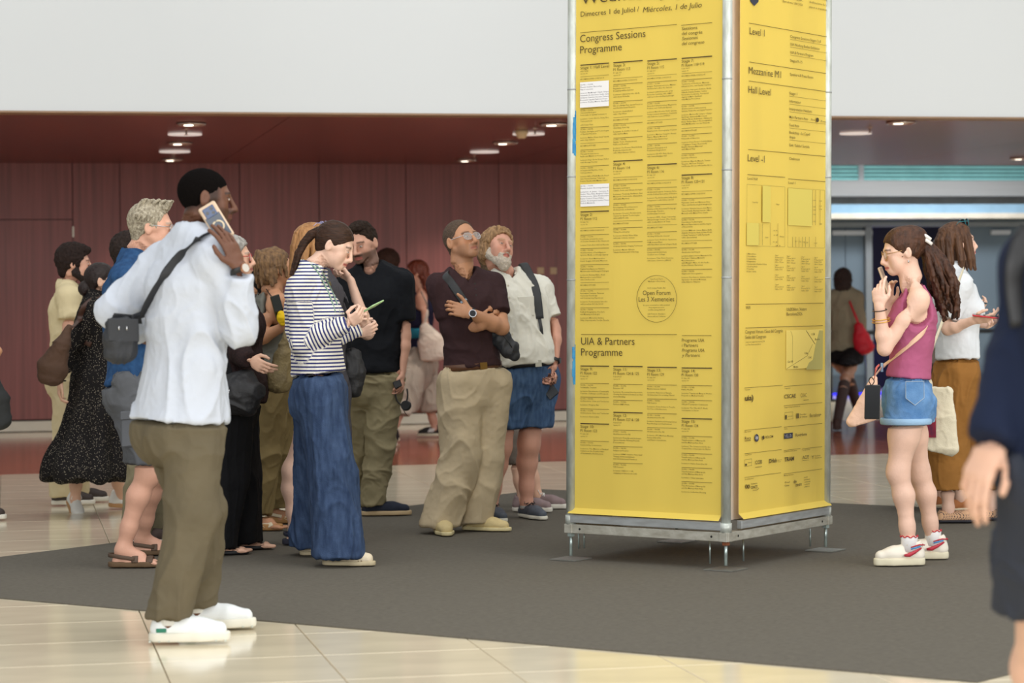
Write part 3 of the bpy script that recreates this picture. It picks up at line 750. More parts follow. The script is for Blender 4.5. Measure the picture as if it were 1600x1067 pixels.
blk(1, 216, ['16.30h – 18.00h', 'Nights, Years, Displacement,', 'Field, and Returns'], ['Lecturers: Do Flowers Brandenburg,', 'Bojanova, Johansmodel', 'with Olhan Shannon Galloto'])
head(1, 252.2, 'Stage 4:', 'P1 Room 114'); band(1, 282.6)
blk(1, 288, ['10.00h – 12.00h', 'Emergent Landscapes:', 'Culture, Form, and Climate Ecologies'], ['Lecturers: Tomberg, Berlinton, East', 'Mareanoth, Deplormade, Afrakaratou,', 'with Julia Martinez'])
blk(1, 318, ['12.00h – 13.30h', 'Investigating Wood Interiors:', 'Architectonic as Evidence'], ['Lecturers: Forensic Architectura,', 'Center for Spatial Technologies', 'with Judith Dorska'])
band(1, 350.6, False)
blk(1, 356.4, ['15.00h – 16.30h', 'Taking Housekeeping'], ['Lecturers: Atelier Rêve Atlas', 'with Jean Orlando Gattuni'])
blk(1, 378.5, ['16.30h – 18.00h', 'Ordinary Systems, Imaging Territories'], ['Lecturers: Marina Gálmara', 'Takashi Kumeta with Orlin Paap'])
head(2, 95.6, 'Stage 5:', 'P1 Room 115'); band(2, 124.3)
blk(2, 129, ['10.00h – 12.00h', 'Images, Reinterpretations, Matter:', 'Architecture after the System'], ['Lecturers: LAN Behemoth, Jarek', 'Fernandez Contreras, NÖ, OMEO,', 'with Laura Bonetti Brandenburger'])
blk(2, 159.8, ['12.30h – 13.30h', 'Extended Infrastructures: Megawatts,', 'Politics, and Cultural Agency'], ['Lecturers: Matt Wonsler, PLAY, Systems,', 'Unrepresented, Literatures, Academia', 'with Guillermo Lopez ZWEICO'])
band(2, 193.6, False)
blk(2, 198.8, ['15.00h – 16.30h', 'Ritual and the Choreography of Senses'], ['Lecturers: Marshan Vargerri, Noemi', 'Blasco, Misaria Montard', 'with Annalies Sammerstan'])
blk(2, 225.5, ['16.30h – 18.00h', 'Emergent Belongings and', 'Posthuman Imaginations'], ['Lecturers: DE VEY, Riad, Abuko', 'with Omma Badaghan East'])
head(2, 258, 'Stage 6:', 'P1 Room 116'); band(2, 288)
blk(2, 294, ['10.00h – 11.30h', 'Architectural Labour: Pedantry, Rules,', 'and the Political Economies of Practice'], ['Lecturers: The Architecture Lobby, Both', 'Schagemann + with Adrian Lahoud'])
blk(2, 320.5, ['11.30h – 13.00h', 'Futures of Architectural Pedagogy:', 'Knowledge, Practice,', 'and Emerging Contexts'], ['Lecturers: EPFL, Xingu University,', 'African Design Centre, Zhao Studio', 'with Cecilia Blanco & Trass'])
band(2, 357, False)
blk(2, 363, ['15.00h – 16.30h', 'Working Within the General'], ['Lecturers: Terrio Architects, Supervoices,', 'SAM, Jacques Blanc', 'with Anna Bach Santoni & Eugeni Bach)'])
blk(2, 388, ['16.30h – 18.00h', 'Composted Architectura:', 'Creators as a College'], ['Lecturers: Yale, Paris Sources,', 'with Carmo Guarinero (VERSO)'])
head(3, 91.6, 'Stage 7:', 'P1 Room 118+119'); band(3, 120.3)
blk(3, 125.4, ['10.00h – 12.00h', 'Territories of Violences, Memory,', 'Infrastructure, and Spatial Capture'], ['Lecturers: Xan Laure Berbara, Nadia', 'Habash, Demas Studies + Javier', 'Fernandez Contreras, Territorial', 'Agency & Mario Sgarbanti', 'with Marina Pronesteva'])
blk(3, 164, ['12.00h – 13.30h', 'Architectures of Information:', 'Systems, Networks, and Digital Textures'], ['Lecturers: Marston Bal Campos + Equipo', 'Bandolegs, Samaranda Ma Lowenz', 'Wilding, Bruno Andenazer + Bekaterra', 'Berry, Ateljer Ajlun + The Designathon', 'with Mil Morales von der Dietschi'])
band(3, 205.9, False)
blk(3, 210.6, ['15.00h – 16.30h', 'Potencials of Abandon'], ['Lecturers: Denis Zoran + Godofriddelein', '+ Tugialamo Tirapo, Boborwold,', 'Batallus, Ramona Makovaar', 'with Marcel Plup'])
blk(3, 240.6, ['16.30h – 18.00h', 'Economy of Reserve'], ['Lecturers: Manolis Manadi, Tunisia', 'Nessalo, All-Four Practice', 'and Esteban Arroyo with Izaskun Bureu'])
head(3, 273.8, 'Stage 8:', 'P1 Room 120+121'); band(3, 304.6)
blk(3, 310.5, ['10.00h – 11.30h', 'Planetary, Land, and Memory Sites:', 'Time, and Archaeological Imaginaries'], ['Lecturers: Valentina Lepore, Joan Marco,', 'Tarone Devalla, Bhumani Hossein + Marco', 'Mercado with Misael Pons Studio'])
blk(3, 341, ['12.00h – 13.30h', 'Dissolution Technologies:', 'Material Expectations and Ecologies', 'of Reassembly'], ['Lecturers: MMA Lab, Granny, Melanie Budhi,', 'Alejandra Horizonte, Elizabeth New Works', '+ Ideals Ventures + with Fernanda', 'Cifre (Isuuu/aria)'])
band(3, 381.4, False)
blk(3, 387.8, ['15.00h – 16.30h', 'Greatnesses Landscapes'], ['Lecturers: Juhan Loverron Materwork, Die', 'Das Duke + Bubbres Marmarin', 'Macul Hamaadona', 'with Mergaro Mato, IC Art Studio,', '& Jane d\'Arene, Barcelona'])
blk(3, 421.3, ['16.30h – 18.00h', 'Adapts and Choreographies'], ['Lecturers: Rios Estancia, Galantic, Bolano,', 'Aguamala + Rosalinda Montanya', 'with Alberto Villarino'])
L_.ring(1027.4, 466.8, 36.6)
for t, yy, hw, cp in (('Open Forum Day 3:', 437, 10, 2.1), ('Methods of Becoming', 440.6, 13, 2.1), ('15.30 Corpus Théâtre Bus', 451, 14, 2.1),
                      ('to open conversation with speakers', 477.6, 21, 2.1), ('from impact presence', 481.3, 12, 2.1), ('and Becoming Attuned', 485, 13, 2.1), ('with Federico Grandparc', 491.4, 14, 2.1), ('Simoncelli and Guilanca', 495.2, 14, 2.1)):
    u0 = L_.uz(1027.4, yy); L_.text(t, 1027.4-hw, yy, 1027.4+hw, cp)
L_.text('Open Forum', 1006, 461, 1049, 7.2, 'k'); L_.text('Les 3 Xemeneies', 999.5, 471, 1055, 7.2, 'k')
L_.rule(909.5, 522.6, 1059); L_.rule(1067, 524.2, 1113)
L_.text('UIA & Partners', 909.5, 538.5, 993, 12, 'k'); L_.text('Programme', 909.5, 555.5, 974, 12, 'k')
for i, (t, sh, w_) in enumerate([('Programa UIA', 0, 35), ('i Partners', 0, 25), ('Programa UIA', .2, 35), ('y Partners', .2, 28)]): L_.text(t, 1067, 533.8+7.8*i, 1067+w_, 5, 'g', shear=sh)
head(0, 571.7, 'Stage 9:', 'P1 Room 122')
blk(0, 598.7, ['10.00h – 12.00h', 'Sustainable Tourism'], ['Lecturers: Experiments of Sustainable', 'Tourism: Challenges and Prospects'])
blk(0, 620, ['12.00h – 14.00h', 'Architectures, Cities and Territories'], ['Lecturers: Pengmar Bat'])
blk(0, 638.5, ['15.00h – 16.00h', 'Architectures, Cities and Territories'], ['Lecturers: Environable'])
head(0, 661.4, 'Stage 10:', 'P1 Room 123')
blk(0, 688.4, ['10.00h – 13.00h', 'Sustainability Commission'], ['Lecturers: The Mission of Radical', 'Culture as the Fourth Pillar', 'of Sustainable Architecture'])
head(1, 572.2, 'Stage 11:', 'P1 Room 124 & 125')
blk(1, 600, ['10.00h – 12.00h', 'Partners: HP'], ['Lecturers: Becoming Interdependent,', 'Closing the Distance between an Idea', 'and a Building'])
blk(1, 625, ['12.30h – 13.30h', 'Partners: RMIA Home'])
head(1, 644, 'Stage 12:', 'P1 Room 127 & 128')
blk(1, 671.5, ['10.00h – 12.00h', 'Architecture for All'], ['Lecturers: Friendly and Inclusive', 'Spaces Awards: Winning Projects', 'Presentations'])
blk(1, 697, ['12.00h – 14.00h', 'Indigenous Peoples'], ['Lecturers: KEIMRY Initiative, Nova detail:', 'Turning Global Commitment', 'into Architectural Practices'])
blk(1, 722.8, ['15.00h – 16.30h', 'UIA Sessions'], ['Lecturers: UNESCO + UIA,', 'engaging architects at scale'])
head(2, 573.7, 'Stage 13:', 'P1 Room 129')
blk(2, 601, ['10.00h – 12.00h', 'Member Sessions: HSZOX'], ['Lecturers: Reboost to Return,', 'Architecture for a Living Planet'])
blk(2, 623, ['12.00h – 14.00h', 'UIA Session'], ['Lecturers: From Policy to People:', 'the Use of Architecture'])
blk(2, 645.7, ['15.00h – 16.00h', 'Architecture for All'], ['Lecturers: Standards and Housing Survey:', 'Key Findings and Implications'])
blk(2, 667.7, ['16.00h – 18.00h', 'Architecture for All'], ['Lecturers: APG Members Meeting:', 'Review 2023–2026', 'and Future Orientation'])
head(3, 574.7, 'Stage 14:', 'P1 Room 130')
blk(3, 602, ['10.00h – 12.00h', 'Public Health'], ['Lecturers: Transitional: Merge to Practice', 'Projects on Medical Health'])
blk(3, 625, ['12.00h – 14.00h', 'UIA Job IT Jumpstart Commission'], ['Lecturers: The UIA, AR IT Work:', 'Commission to Action'])
head(3, 653.5, 'Stage 15:', 'P1 Room 134')
blk(3, 681, ['10.00h – 11.00h', 'Transformation of Metropolis', 'and the Metropolitan Area'], ['Lecturers: The Commons and the Spa', 'Coastal Plan of Sant Just de Neros'])
blk(3, 707.8, ['11.00h – 12.00h', 'Transformation of Metropolis', 'and the Metropolitan Area'], ['Lecturers: Pablo Arancibia del'])
blk(3, 730, ['12.00h – 14.00h', 'Transformation of Metropolis', 'and the Metropolitan Area'], ['Lecturers: Urban Synergies'])
blk(3, 752, ['15.00h – 16.30h', 'Transformation of Metropolis', 'and the Metropolitan Area'], ['Lecturers: Collective Housing'])
# ---- right banner
R_ = SR
R_.poly([(1169, -6), (1183, -4), (1182.5, 3), (1176, 9.5), (1170, 2.5)], 'n')
for t, x, y, x1 in (('Fira CCIB,', 1221, -3.5, 1252), ('Barcelona, UIA 2026', 1221, 3.6, 1252), ('UIA 2026. Becoming', 1262, -4, 1290), ('Architectures for a', 1262, 4.6, 1290), ('planet in transition.', 1262, 12.2, 1290)): R_.text(t, x, y, x1, 3.6)
R_.rule(1167.8, 36.2, 1290)
R_.text('Level 1', 1169, 53.5, 1192, 11, 'k')
for i, (t, y, x1) in enumerate([('Congress Sessions Stages 2–8', 59, 1280), ('UIA Working Bodies Exhibition', 71, 1278), ('UIA & Partners Program', 83.5, 1268), ('Stages 9–15', 96.5, 1251)]):
    R_.text(t, 1232.3, y, x1, 4.3, 'g')
    if i < 3: R_.rule(1232.3, y+2.6, 1289, .4)
R_.rule(1168.5, 97, 1288); R_.text('Mezzanine M1', 1167.5, 115, 1217.7, 11, 'k'); R_.text('Speakers & Press Room', 1232, 118, 1268, 4.3)
R_.rule(1168, 126.7, 1288); R_.text('Hall Level', 1167, 145, 1202, 11, 'k')
for t, y, x1 in [('Stage 1', 147.5, 1243), ('Information', 160, 1248.5), ('Interpretation Headsets', 172, 1266), ('Main Partners Area', 184.7, 1260), ('Food Area', 197.3, 1246), ('Bookshop - La Capell', 208.8, 1263), ('Arquia', 216, 1240), ('Exit / Salida / Sortida', 228.5, 1262)]:
    R_.text(t, 1231, y, x1, 4.3, 'g')
    if t not in ('Bookshop - La Capell', 'Exit / Salida / Sortida'): R_.rule(1231, y+2.8, 1288, .4)
R_.text('Roca', 1265, 188.3, 1270, 3.6, 'k'); R_.poly([(1274.8+3*math.cos(a_)*.75, 187.5+3.6*math.sin(a_)) for a_ in np.linspace(0, 6.28, 14)[:-1]], 'k'); R_.text('Zone', 1279.5, 190.8, 1288, 3, 'k')
R_.rule(1166.5, 233.5, 1287); R_.text('Level -1', 1166, 252, 1192, 11, 'k'); R_.text('Cloakroom', 1230.5, 249.5, 1247, 4.2)
R_.rule(1165.4, 272.8, 1224, .8); R_.rule(1229.2, 279.6, 1287, .8); R_.text('Level Hall', 1165.4, 280.5, 1181, 3.8); R_.text('Level 1', 1229.5, 287.2, 1240, 3.8)
R_.rect(1189, 290, 1201.4, 347, 'p'); R_.rect(1164, 348, 1183.3, 383, 'p'); R_.rect(1228.7, 294, 1266.5, 352, 'p')
R_.frame(1164.5, 288, 1224, 384, th=.25); R_.frame(1228.7, 293.5, 1286, 386, th=.25)
for x in (1183.5, 1188.8, 1201.6, 1213): R_.rect(x, 349, x+.25, 383, 'g')
for x in (1266.8, 1272, 1279): R_.rect(x, 297, x+.3, 352, 'g')
for x in (1236, 1241, 1246, 1251, 1256, 1262, 1272): R_.rect(x, 370, x+.25, 386, 'g')
for t, x, y, w_ in [('Foyer Hall', 1173.5, 317, 8), ('Stage', 1210, 320, 5), ('Hall', 1193.5, 372, 4), ('a b', 1206, 361, 6), ('c d', 1206, 368, 6), ('Entry', 1216, 370.5, 6.5), ('1 2', 1206, 379, 6), ('4 5', 1210, 385, 7), ('116', 1268, 314, 3.4), ('115', 1268, 324, 3.4), ('114', 1268, 329, 3.4), ('113', 1268, 336, 3.4), ('112', 1268, 347, 3.4), ('120', 1278, 315, 3.5), ('119', 1278, 323, 3.5), ('118', 1278, 328, 3.5), ('134', 1278, 351, 3.5), ('122', 1240, 378, 3), ('123', 1246, 378.6, 3), ('124', 1252, 379.2, 3), ('125', 1257, 379.8, 3), ('127', 1270, 381, 4)]:
    R_.text(t, x, y, x+w_, 2.2, 'g')
for i, t in enumerate(['1. Main entrance', '2. Accreditation', '3. Congress Shop', '4. Registration', '5. Interpretation Headsets Pick-up', '6. Bookshop Arquia', '7. Food Area', '8. Exit / Salida']): R_.text(t, 1164, 397.6+3.95*i, 1164+len(t)*.92, 2.4)
for xi, x in enumerate((1208.7, 1227, 1249.7, 1269.9)):
    for gi in range(4):
        for li, t in enumerate(['Stage %d' % (xi*4+gi+1), 'P1 Room, Sala %d' % (112+xi*4+gi), 'Sala %d' % (112+xi*4+gi), 'Aforo: 150 pax'][:3+(gi < 1)]):
            R_.text(t, x, 399.8+gi*15.3+xi*1.2+3.5*li, x+(5 if li == 0 else 13-(li == 2)*2), 2.2)
R_.rule(1162.8, 475.4, 1284); R_.text('WiFi', 1162.8, 483, 1170, 4.8); R_.text('Uia2026bcn_Visitors', 1226.6, 485.5, 1258, 5); R_.text('Barcelona2026', 1226.6, 493, 1251, 5)
R_.rule(1162.3, 512.3, 1283); R_.text('Congress Venues / Seus del Congrés', 1162, 521, 1220.5, 5.2); R_.text('Sedes del Congreso', 1162, 529.3, 1194.5, 5.2)
R_.text('Centre de Congres Internacional CCIB', 1162.4, 535.4, 1192, 2.2); R_.text('Les Tres Xemeneies Besòs', 1162.4, 539.6, 1186, 2.2)
R_.rect(1226, 516, 1283.4, 577, 'l', .0088)
R_.poly([(1277.6, 516.2), (1283.2, 516.2), (1282.8, 577), (1256.5, 577.4), (1261.5, 566.5), (1267.4, 562), (1271.5, 540)], 'm')
R_.line([(1257, 516.2), (1262, 524), (1271, 537.5)], 'k', .9); R_.line([(1226, 576.5), (1236, 570), (1258.5, 556), (1267, 538)], 'g', .5); R_.line([(1233, 517), (1236, 526), (1235.5, 568)], 'g', .3)
for t, x, y, x1 in [('CCIB', 1265, 523.5, 1270.5), ('Besòs', 1271, 531.5, 1278), ('UIA', 1254.5, 553.5, 1259.5), ('COAC', 1260, 560, 1265.5), ('Casa UIA', 1228, 566.5, 1236.5), ('Montjuïc', 1237.5, 574.5, 1244.5)]: R_.text(t, x, y, x1, 3.2, 'k')
R_.rule(1160.7, 606, 1220.5, .6); R_.rule(1223, 603.6, 1282, .6)
R_.text('Convener', 1161, 609.8, 1169.5, 2); R_.text('Organiser', 1223, 607.6, 1232.5, 2)
R_.text('uia)', 1161.4, 626, 1174.5, 8.5, 'k', weight=.02); R_.text('CSCAE', 1223, 622.5, 1241, 6.2, 'k', weight=.01); R_.text('COAC', 1248.5, 620.5, 1257.5, 6.2, 'g'); R_.rule(1253, 625.2, 1261, .8)
R_.rule(1222.5, 633.8, 1282, .6); R_.text('Supporting institutions', 1223, 637.3, 1247.5, 2)
R_.frame(1223.6, 644.5, 1236.4, 655.5, 'g', .35); R_.rect(1224.6, 648.5, 1227, 654.5, 'k'); R_.text('Gobierno de España', 1228.5, 651, 1235.5, 1.8)
R_.rect(1242, 646, 1246, 653.5, 'g'); R_.text('Generalitat', 1247, 648.8, 1257, 2.5, 'k'); R_.text('de Catalunya', 1247, 652.5, 1258.5, 2.5, 'k'); R_.text('Barcelona', 1263, 651.6, 1278.5, 5.6, 'g'); R_.text('+', 1278.2, 650, 1280.5, 5, 'k')
R_.rule(1161, 672.2, 1218.5, .6); R_.rule(1222.5, 667.2, 1282, .6); R_.text('Main Partner', 1161, 675.6, 1171, 2); R_.text('Home', 1223, 671, 1228, 2)
R_.text('Roca', 1161.2, 687.2, 1170.5, 5, 'k'); R_.rule(1161.2, 688.8, 1170.5, 1)
R_.poly([(1179.8+3.3*math.cos(a_), 684+6*math.sin(a_)) for a_ in np.linspace(0, 6.28, 18)[:-1]], 'n'); TXT.append((SR, 'hp', *SR.uz(1177.8, 686), abs(SR.uz(1181.8, 686)[0]-SR.uz(1177.8, 686)[0]), 6/319., 'w', False, .2, 0.))
R_.text('♪', 1188.5, 687, 1192.5, 6, 'k'); R_.poly([(1188.3, 682), (1191, 680), (1191.4, 684.5), (1189.2, 686.8)], 'k'); R_.text('HOLCIM', 1193, 684.8, 1205.2, 4, 'k')
R_.rect(1222.7, 677, 1236, 685.6, 'n', .0098); TXT.append((SR, 'VELUX', *SR.uz(1223.6, 683.8), abs(SR.uz(1235, 683)[0]-SR.uz(1223.6, 683)[0]), 5/319., 'w', False, 0, .01))
R_.text('RoveHome', 1240.6, 682, 1258, 5, 'k')
R_.rule(1161, 708.8, 1218.5, .6); R_.rule(1222.5, 703.6, 1248, .6); R_.rule(1251, 701.2, 1282, .6)
for t, x, y, x1 in [('Local Partner', 1161.5, 711.8, 1172), ('Sustainable mobility partner', 1222.6, 706.5, 1243), ('Strategic Partners', 1251.5, 704, 1263)]: R_.text(t, x, y, x1, 2)
R_.frame(1161, 718, 1172, 728.5, 'g', .4); R_.rect(1162, 724.5, 1164.5, 727.5, 'k'); R_.text('Diputació', 1166, 723.5, 1171.5, 1.8)
R_.text('CCIB', 1177.5, 725.3, 1188, 5.8, 'k', weight=.01); R_.rule(1177.5, 730, 1188, .7); R_.text('DHub', 1199.3, 723.2, 1211, 6.2, 'k', weight=.025); R_.text('Museu del', 1212.4, 719.5, 1218.5, 1.8); R_.text('Disseny', 1212.4, 722, 1217.5, 1.8)
R_.text('TRAM', 1223, 720.8, 1238, 6.4, 'k', weight=.025); R_.text('AC/E', 1251.2, 717.3, 1261, 5.6, 'k'); R_.rule(1251.2, 719.6, 1261.5, .5); R_.text('Y', 1265.5, 716.8, 1269, 5.5, 'k'); R_.text('Fundació', 1270.5, 713.2, 1279, 2.3); R_.text('Arquitectes', 1270.5, 716.4, 1281, 2.3)
R_.rule(1161, 745.8, 1217.5, .6); R_.rule(1222.5, 740.3, 1282, .6); R_.text('Accessibility Partner', 1161.5, 749.6, 1175.5, 2); R_.text('Media Partners', 1222.6, 743.7, 1237.5, 2)
for r_ in (1.8, 3.2):
    for dx in (-1.7, 1.9): R_.ring(1165.2+dx, 760, r_, 'k', .7, 18)
R_.text('Fundación', 1171, 757, 1180.5, 2.3, 'k'); R_.text('ONCE', 1170.8, 763.6, 1180.8, 4.6, 'k', weight=.012); R_.line([(1174, 765.6), (1180, 765.4), (1183, 763), (1181.5, 761.5)], 'k', .5)
R_.text('Green', 1223.3, 755, 1231.5, 3, 'g'); R_.text('Cities', 1223.3, 760, 1230.5, 3, 'g'); R_.text('de', 1237.4, 755, 1242, 6, 'k'); R_.text('zeen', 1240.3, 759.8, 1249.8, 6, 'k')
for i, t in enumerate(['world', 'architects', 'community', 'network', 'platform']): R_.text(t, 1253.6+i*.3, 746.8+3.6*i, 1253.6+[5.2, 9.4, 10, 8.8, 8.6][i], 2.4, 'k' if i < 2 else 'g')
flush_text()
# ================================================================ people
SKIN = {'light': (220, 176, 150), 'fair': (230, 190, 168), 'tan': (196, 144, 110), 'olive': (208, 160, 128), 'red': (212, 158, 136), 'dark': (104, 68, 50), 'pink': (212, 162, 138)}
def skin_mat(k):
    return mat('skin '+k, SKIN[k], .5, var=.08, vscale=(14, 14, 14), attr='Col', spec=.35, bump=.12, bscale=(120, 120, 120))
def cloth(name, col, **kw):
    a = dict(rough=.85, var=.1, vscale=(5, 5, 5), bump=.25, bscale=(300, 300, 300), spec=.15); a.update(kw); return mat(name, col, **a)
def frame_of(yaw, pitch=0., roll=0.):
    y_, p_, r_ = math.radians(yaw), math.radians(pitch), math.radians(roll)
    f = A(math.cos(y_)*math.cos(p_), math.sin(y_)*math.cos(p_), math.sin(p_))
    x = nrm(np.cross(f, EZ)); z = np.cross(x, f)
    x2 = x*math.cos(r_)+z*math.sin(r_); z2 = np.cross(x2, f)
    return np.stack([x2, f, z2], 1)          # right, forward, up
def reach(a, px, py, L, sgn=0):
    """point seen at (px, py), a bone length L from a; sgn says nearer (-1) or farther (+1) than a"""
    Y = a[1]
    for _ in range(3):
        p = pix(px, py, Y); d2 = L*L-(p[0]-a[0])**2-(p[2]-a[2])**2
        Y = a[1]+sgn*math.sqrt(max(d2, 0.0))
    p = pix(px, py, Y)
    return p
class Person:
    def __init__(s, label, feet, hip, sh, yaw, head, hyaw=None, hpitch=0, hroll=0, skin='light', female=False, H=1.75, shyaw=None, arms=None,
                 knees=None, vs=.0045, group=None, base_y=None, build=1., belly=0., fingers=None, hs=None, neck=None, hip_dy=0., sh_dy=0., head_dy=0.):
        """feet: {'L': (px, ground py, yaw), 'R': ...}; hip, sh, head: pixel centres; arms: {'L': (elbow px, py, sgn, wrist px, py, sgn, hand px, py, sgn, curl, palm hint)}"""
        s.k = k = H/1.75; s.female = female; s.vs = vs; s.skin = skin; s.build = build
        s.ank = {}; s.fyaw = {}; gs = []
        for side, (px, py, fy) in feet.items():
            g = onz(px, py, .006); gs.append(g); s.ank[side] = g+A(0, 0, .085*k); s.fyaw[side] = fy
        Yb = base_y or np.mean([g[1] for g in gs]); s.Y = Yb; s.S = FPX/Yb
        s.base = A(np.mean([g[0] for g in gs]), np.mean([g[1] for g in gs]), 0.006)
        fy = math.radians(yaw); s.f = A(math.cos(fy), math.sin(fy), 0); s.l = A(-math.sin(fy), math.cos(fy), 0)
        sy = math.radians(yaw if shyaw is None else shyaw); s.sf = A(math.cos(sy), math.sin(sy), 0); s.sl = A(-math.sin(sy), math.cos(sy), 0)
        s.hc = pix(hip[0], hip[1], Yb+hip_dy); s.shc = pix(sh[0], sh[1], Yb+sh_dy)
        hw = (.095 if female else .09)*k*build**.5; sw = (.140 if female else .160)*k*build**.5; s.sw = sw; s.hw = hw
        s.hip = {'L': s.hc+s.l*hw, 'R': s.hc-s.l*hw}; s.sh = {'L': s.shc+s.sl*sw, 'R': s.shc-s.sl*sw}
        s.knee = {}
        for side in s.ank:
            h_, a_ = s.hip[side], s.ank[side]
            if knees and side in knees:
                kp = knees[side]; Ym = a_[1]*.5+h_[1]*.5+(kp[2] if len(kp) > 2 else 0); s.knee[side] = pix(kp[0], kp[1], Ym)
            else:
                m_ = (h_+a_)/2; m_[2] = .49*k+.02; fa = math.radians(s.fyaw[side]); s.knee[side] = m_+A(math.cos(fa), math.sin(fa), 0)*.02
        hs = hs or (.98 if female else 1.03)*k**.5; s.hs = hs
        s.HR = frame_of(yaw if hyaw is None else hyaw, hpitch, hroll)
        s.nb = s.shc+A(0, 0, .055*k)-s.sf*.01 if neck is None else pix(neck[0], neck[1], s.shc[1])
        s.hd = pix(head[0], head[1], s.shc[1]+head_dy)
        Lu, Lf, Lh = .285*k, .255*k, .175*k
        s.elb = {}; s.wr = {}; s.hnd = {}; s.armd = arms or {}
        for side in ('L', 'R'):
            if side in s.armd and s.armd[side] is not None:
                a_ = s.armd[side]; s.elb[side] = reach(s.sh[side], a_[0], a_[1], Lu, a_[2]); s.wr[side] = reach(s.elb[side], a_[3], a_[4], Lf, a_[5])
                s.hnd[side] = reach(s.wr[side], a_[6], a_[7], Lh*.8, a_[8])
            elif side not in s.armd:      # hanging
                sg = 1 if side == 'L' else -1
                s.elb[side] = s.sh[side]+s.sl*sg*.05-EZ*Lu*.98-s.sf*.02; s.wr[side] = s.elb[side]-EZ*Lf+s.sf*.05; s.hnd[side] = s.wr[side]-EZ*Lh*.8+s.sf*.02
        s.e = emptyobj('person', s.base, label, 'person', group)
        s.belly = belly; s.cloth = []
    def H(s, x, y, z): return s.hd+s.HR@(A(x, y, z)*s.hs)
    def bounds(s, zlo=None, zhi=None, extra=(), pad=.17):
        P = [s.hc, s.shc]+list(s.elb.values())+list(s.wr.values())+list(s.hnd.values())+list(extra)
        P += [s.hd]+list(s.knee.values())+list(s.ank.values())
        P = np.array(P); lo = P.min(0)-pad; hi = P.max(0)+pad
        lo[2] = -.01 if zlo is None else zlo
        if zhi is not None: hi[2] = zhi
        return lo, hi
    def tp(s, t, fw=0., sd=0.):
        """point on the spine: t=0 shoulder line, 1 hip line"""
        return s.shc+(s.hc-s.shc)*t+s.f*fw+s.l*sd
    # ---- the body -------------------------------------------------------
    def torso_prims(s, F, inf=0., k=.04, waist=1., chest=1., bust=1.):
        b = s.build*s.k; fe = s.female; up = .0
        st = [(.03, .125, .062, 0), (.20, .136 if fe else .152, .098, .004), (.42, .122 if fe else .143, .097, .006+s.belly*.3), (.70, (.108 if fe else .130)*waist, .088+s.belly*.5, .004+s.belly*.7), (.92, (.150 if fe else .146), .102+s.belly*.4, .004+s.belly*.5), (1.10, (.158 if fe else .146), .104, -.004)]
        for i in range(len(st)-1):
            (t0, w0, d0, f0), (t1, w1, d1, f1) = st[i], st[i+1]
            F.cone(s.tp(t0, f0), s.tp(t1, f1), (w0*b+inf, d0*b+inf), (w1*b+inf, d1*b+inf), side=s.sl*(1-t0)+s.l*t0, k=k)
        for sd_ in ('L', 'R'):
            F.cone(s.nb+EZ*.006, s.sh[sd_]-EZ*.016, .038*b+inf, .038*b+inf*.9, k=.05)
            F.cone(s.sh[sd_]-EZ*.020, s.sh[sd_]-EZ*.04, .047*b+inf*.9, k=.03)
            sg = 1 if sd_ == 'L' else -1
            F.cone(s.tp(.14, .035, sg*.07*b), s.tp(.26, .04, sg*.075*b), .055*b+inf, k=.05)
            if fe: F.ell(s.tp(.30, .082*b, sg*.068*b), (.062*b*bust+inf, .052*b*bust+inf, .062*b*bust+inf), np.stack([s.sl, s.sf, EZ], 1), k=.03)
            F.ell(s.tp(1.12, -.062*b, sg*.062*b), (.085*b+inf, .072*b+inf, .085*b+inf), np.stack([s.l, s.f, EZ], 1), k=.04)
    def body(s, ears=True, beard=None, brow=(60, 42, 30), lips=(190, 96, 88), stubble=None, feet=False, clothed=True, hair_under=None):
        lo, hi = s.bounds(); F = Field(lo, hi, s.vs); b = s.build*s.k; fe = s.female
        s.torso_prims(F, -.006)
        # neck and head
        nr = .049 if fe else .059
        F.cone(s.nb-EZ*.03+s.sf*.0, s.H(0, -.022, -.045), nr*1.15*s.hs, nr*s.hs, k=.035)
        R = s.HR; h = s.hs
        def ell(c, r, k=.015, op='u'): F.ell(s.H(*c), tuple(x*h for x in r), R, k*h, op)
        def con(a, c, ra, rb=None, k=.012, op='u'):
            m_ = lambda r: tuple(x*h for x in r) if hasattr(r, '__len__') else (None if r is None else r*h)
            F.cone(s.H(*a), s.H(*c), m_(ra), m_(rb), side=R[:, 0], k=k*h, op=op)
        ell((0, -.016, .034), (.0735, .093, .083), .01)
        con((0, .024, .012), (0, .034, -.060), (.063, .054), (.044, .046), .03)
        jw = .054 if not fe else .046
        for q in (-1, 1):
            con((q*jw, -.008, -.040), (q*(.014 if fe else .018), .064 if fe else .066, -.088), .015 if fe else .017, .012 if fe else .015, .022)
            ell((q*.038, .056, -.022), (.026, .022, .024), .03); ell((q*.030, .046, -.052), (.028, .026, .028), .03)
            con((q*.052, .045, .010), (q*.060, -.01, -.01), .014, .014, .02)
        ell((0, .070 if fe else .072, -.091), (.016, .014, .014) if fe else (.020, .017, .017), .018)
        con((-.036, .078, .026), (.036, .078, .026), .0115 if not fe else .009, None, .014)
        for q in (-1, 1): ell((q*.032, .097, .003), (.0150, .012, .0115), .010, 's')
        for q in (-1, 1): ell((q*.031, .0745, .003), (.0145, .0135, .0135), .003)
        nz = .112 if not fe else .108
        con((0, .086, .020), (0, nz, -.030), .0075, .0115, .010)
        ell((0, nz-.003, -.034), (.0125, .013, .0105), .008)
        for q in (-1, 1): ell((q*.0125, .098, -.037), (.0085, .010, .0085), .006)
        con((0, .085, -.050), (0, .080, -.078), (.024, .016), (.022, .014), .014)
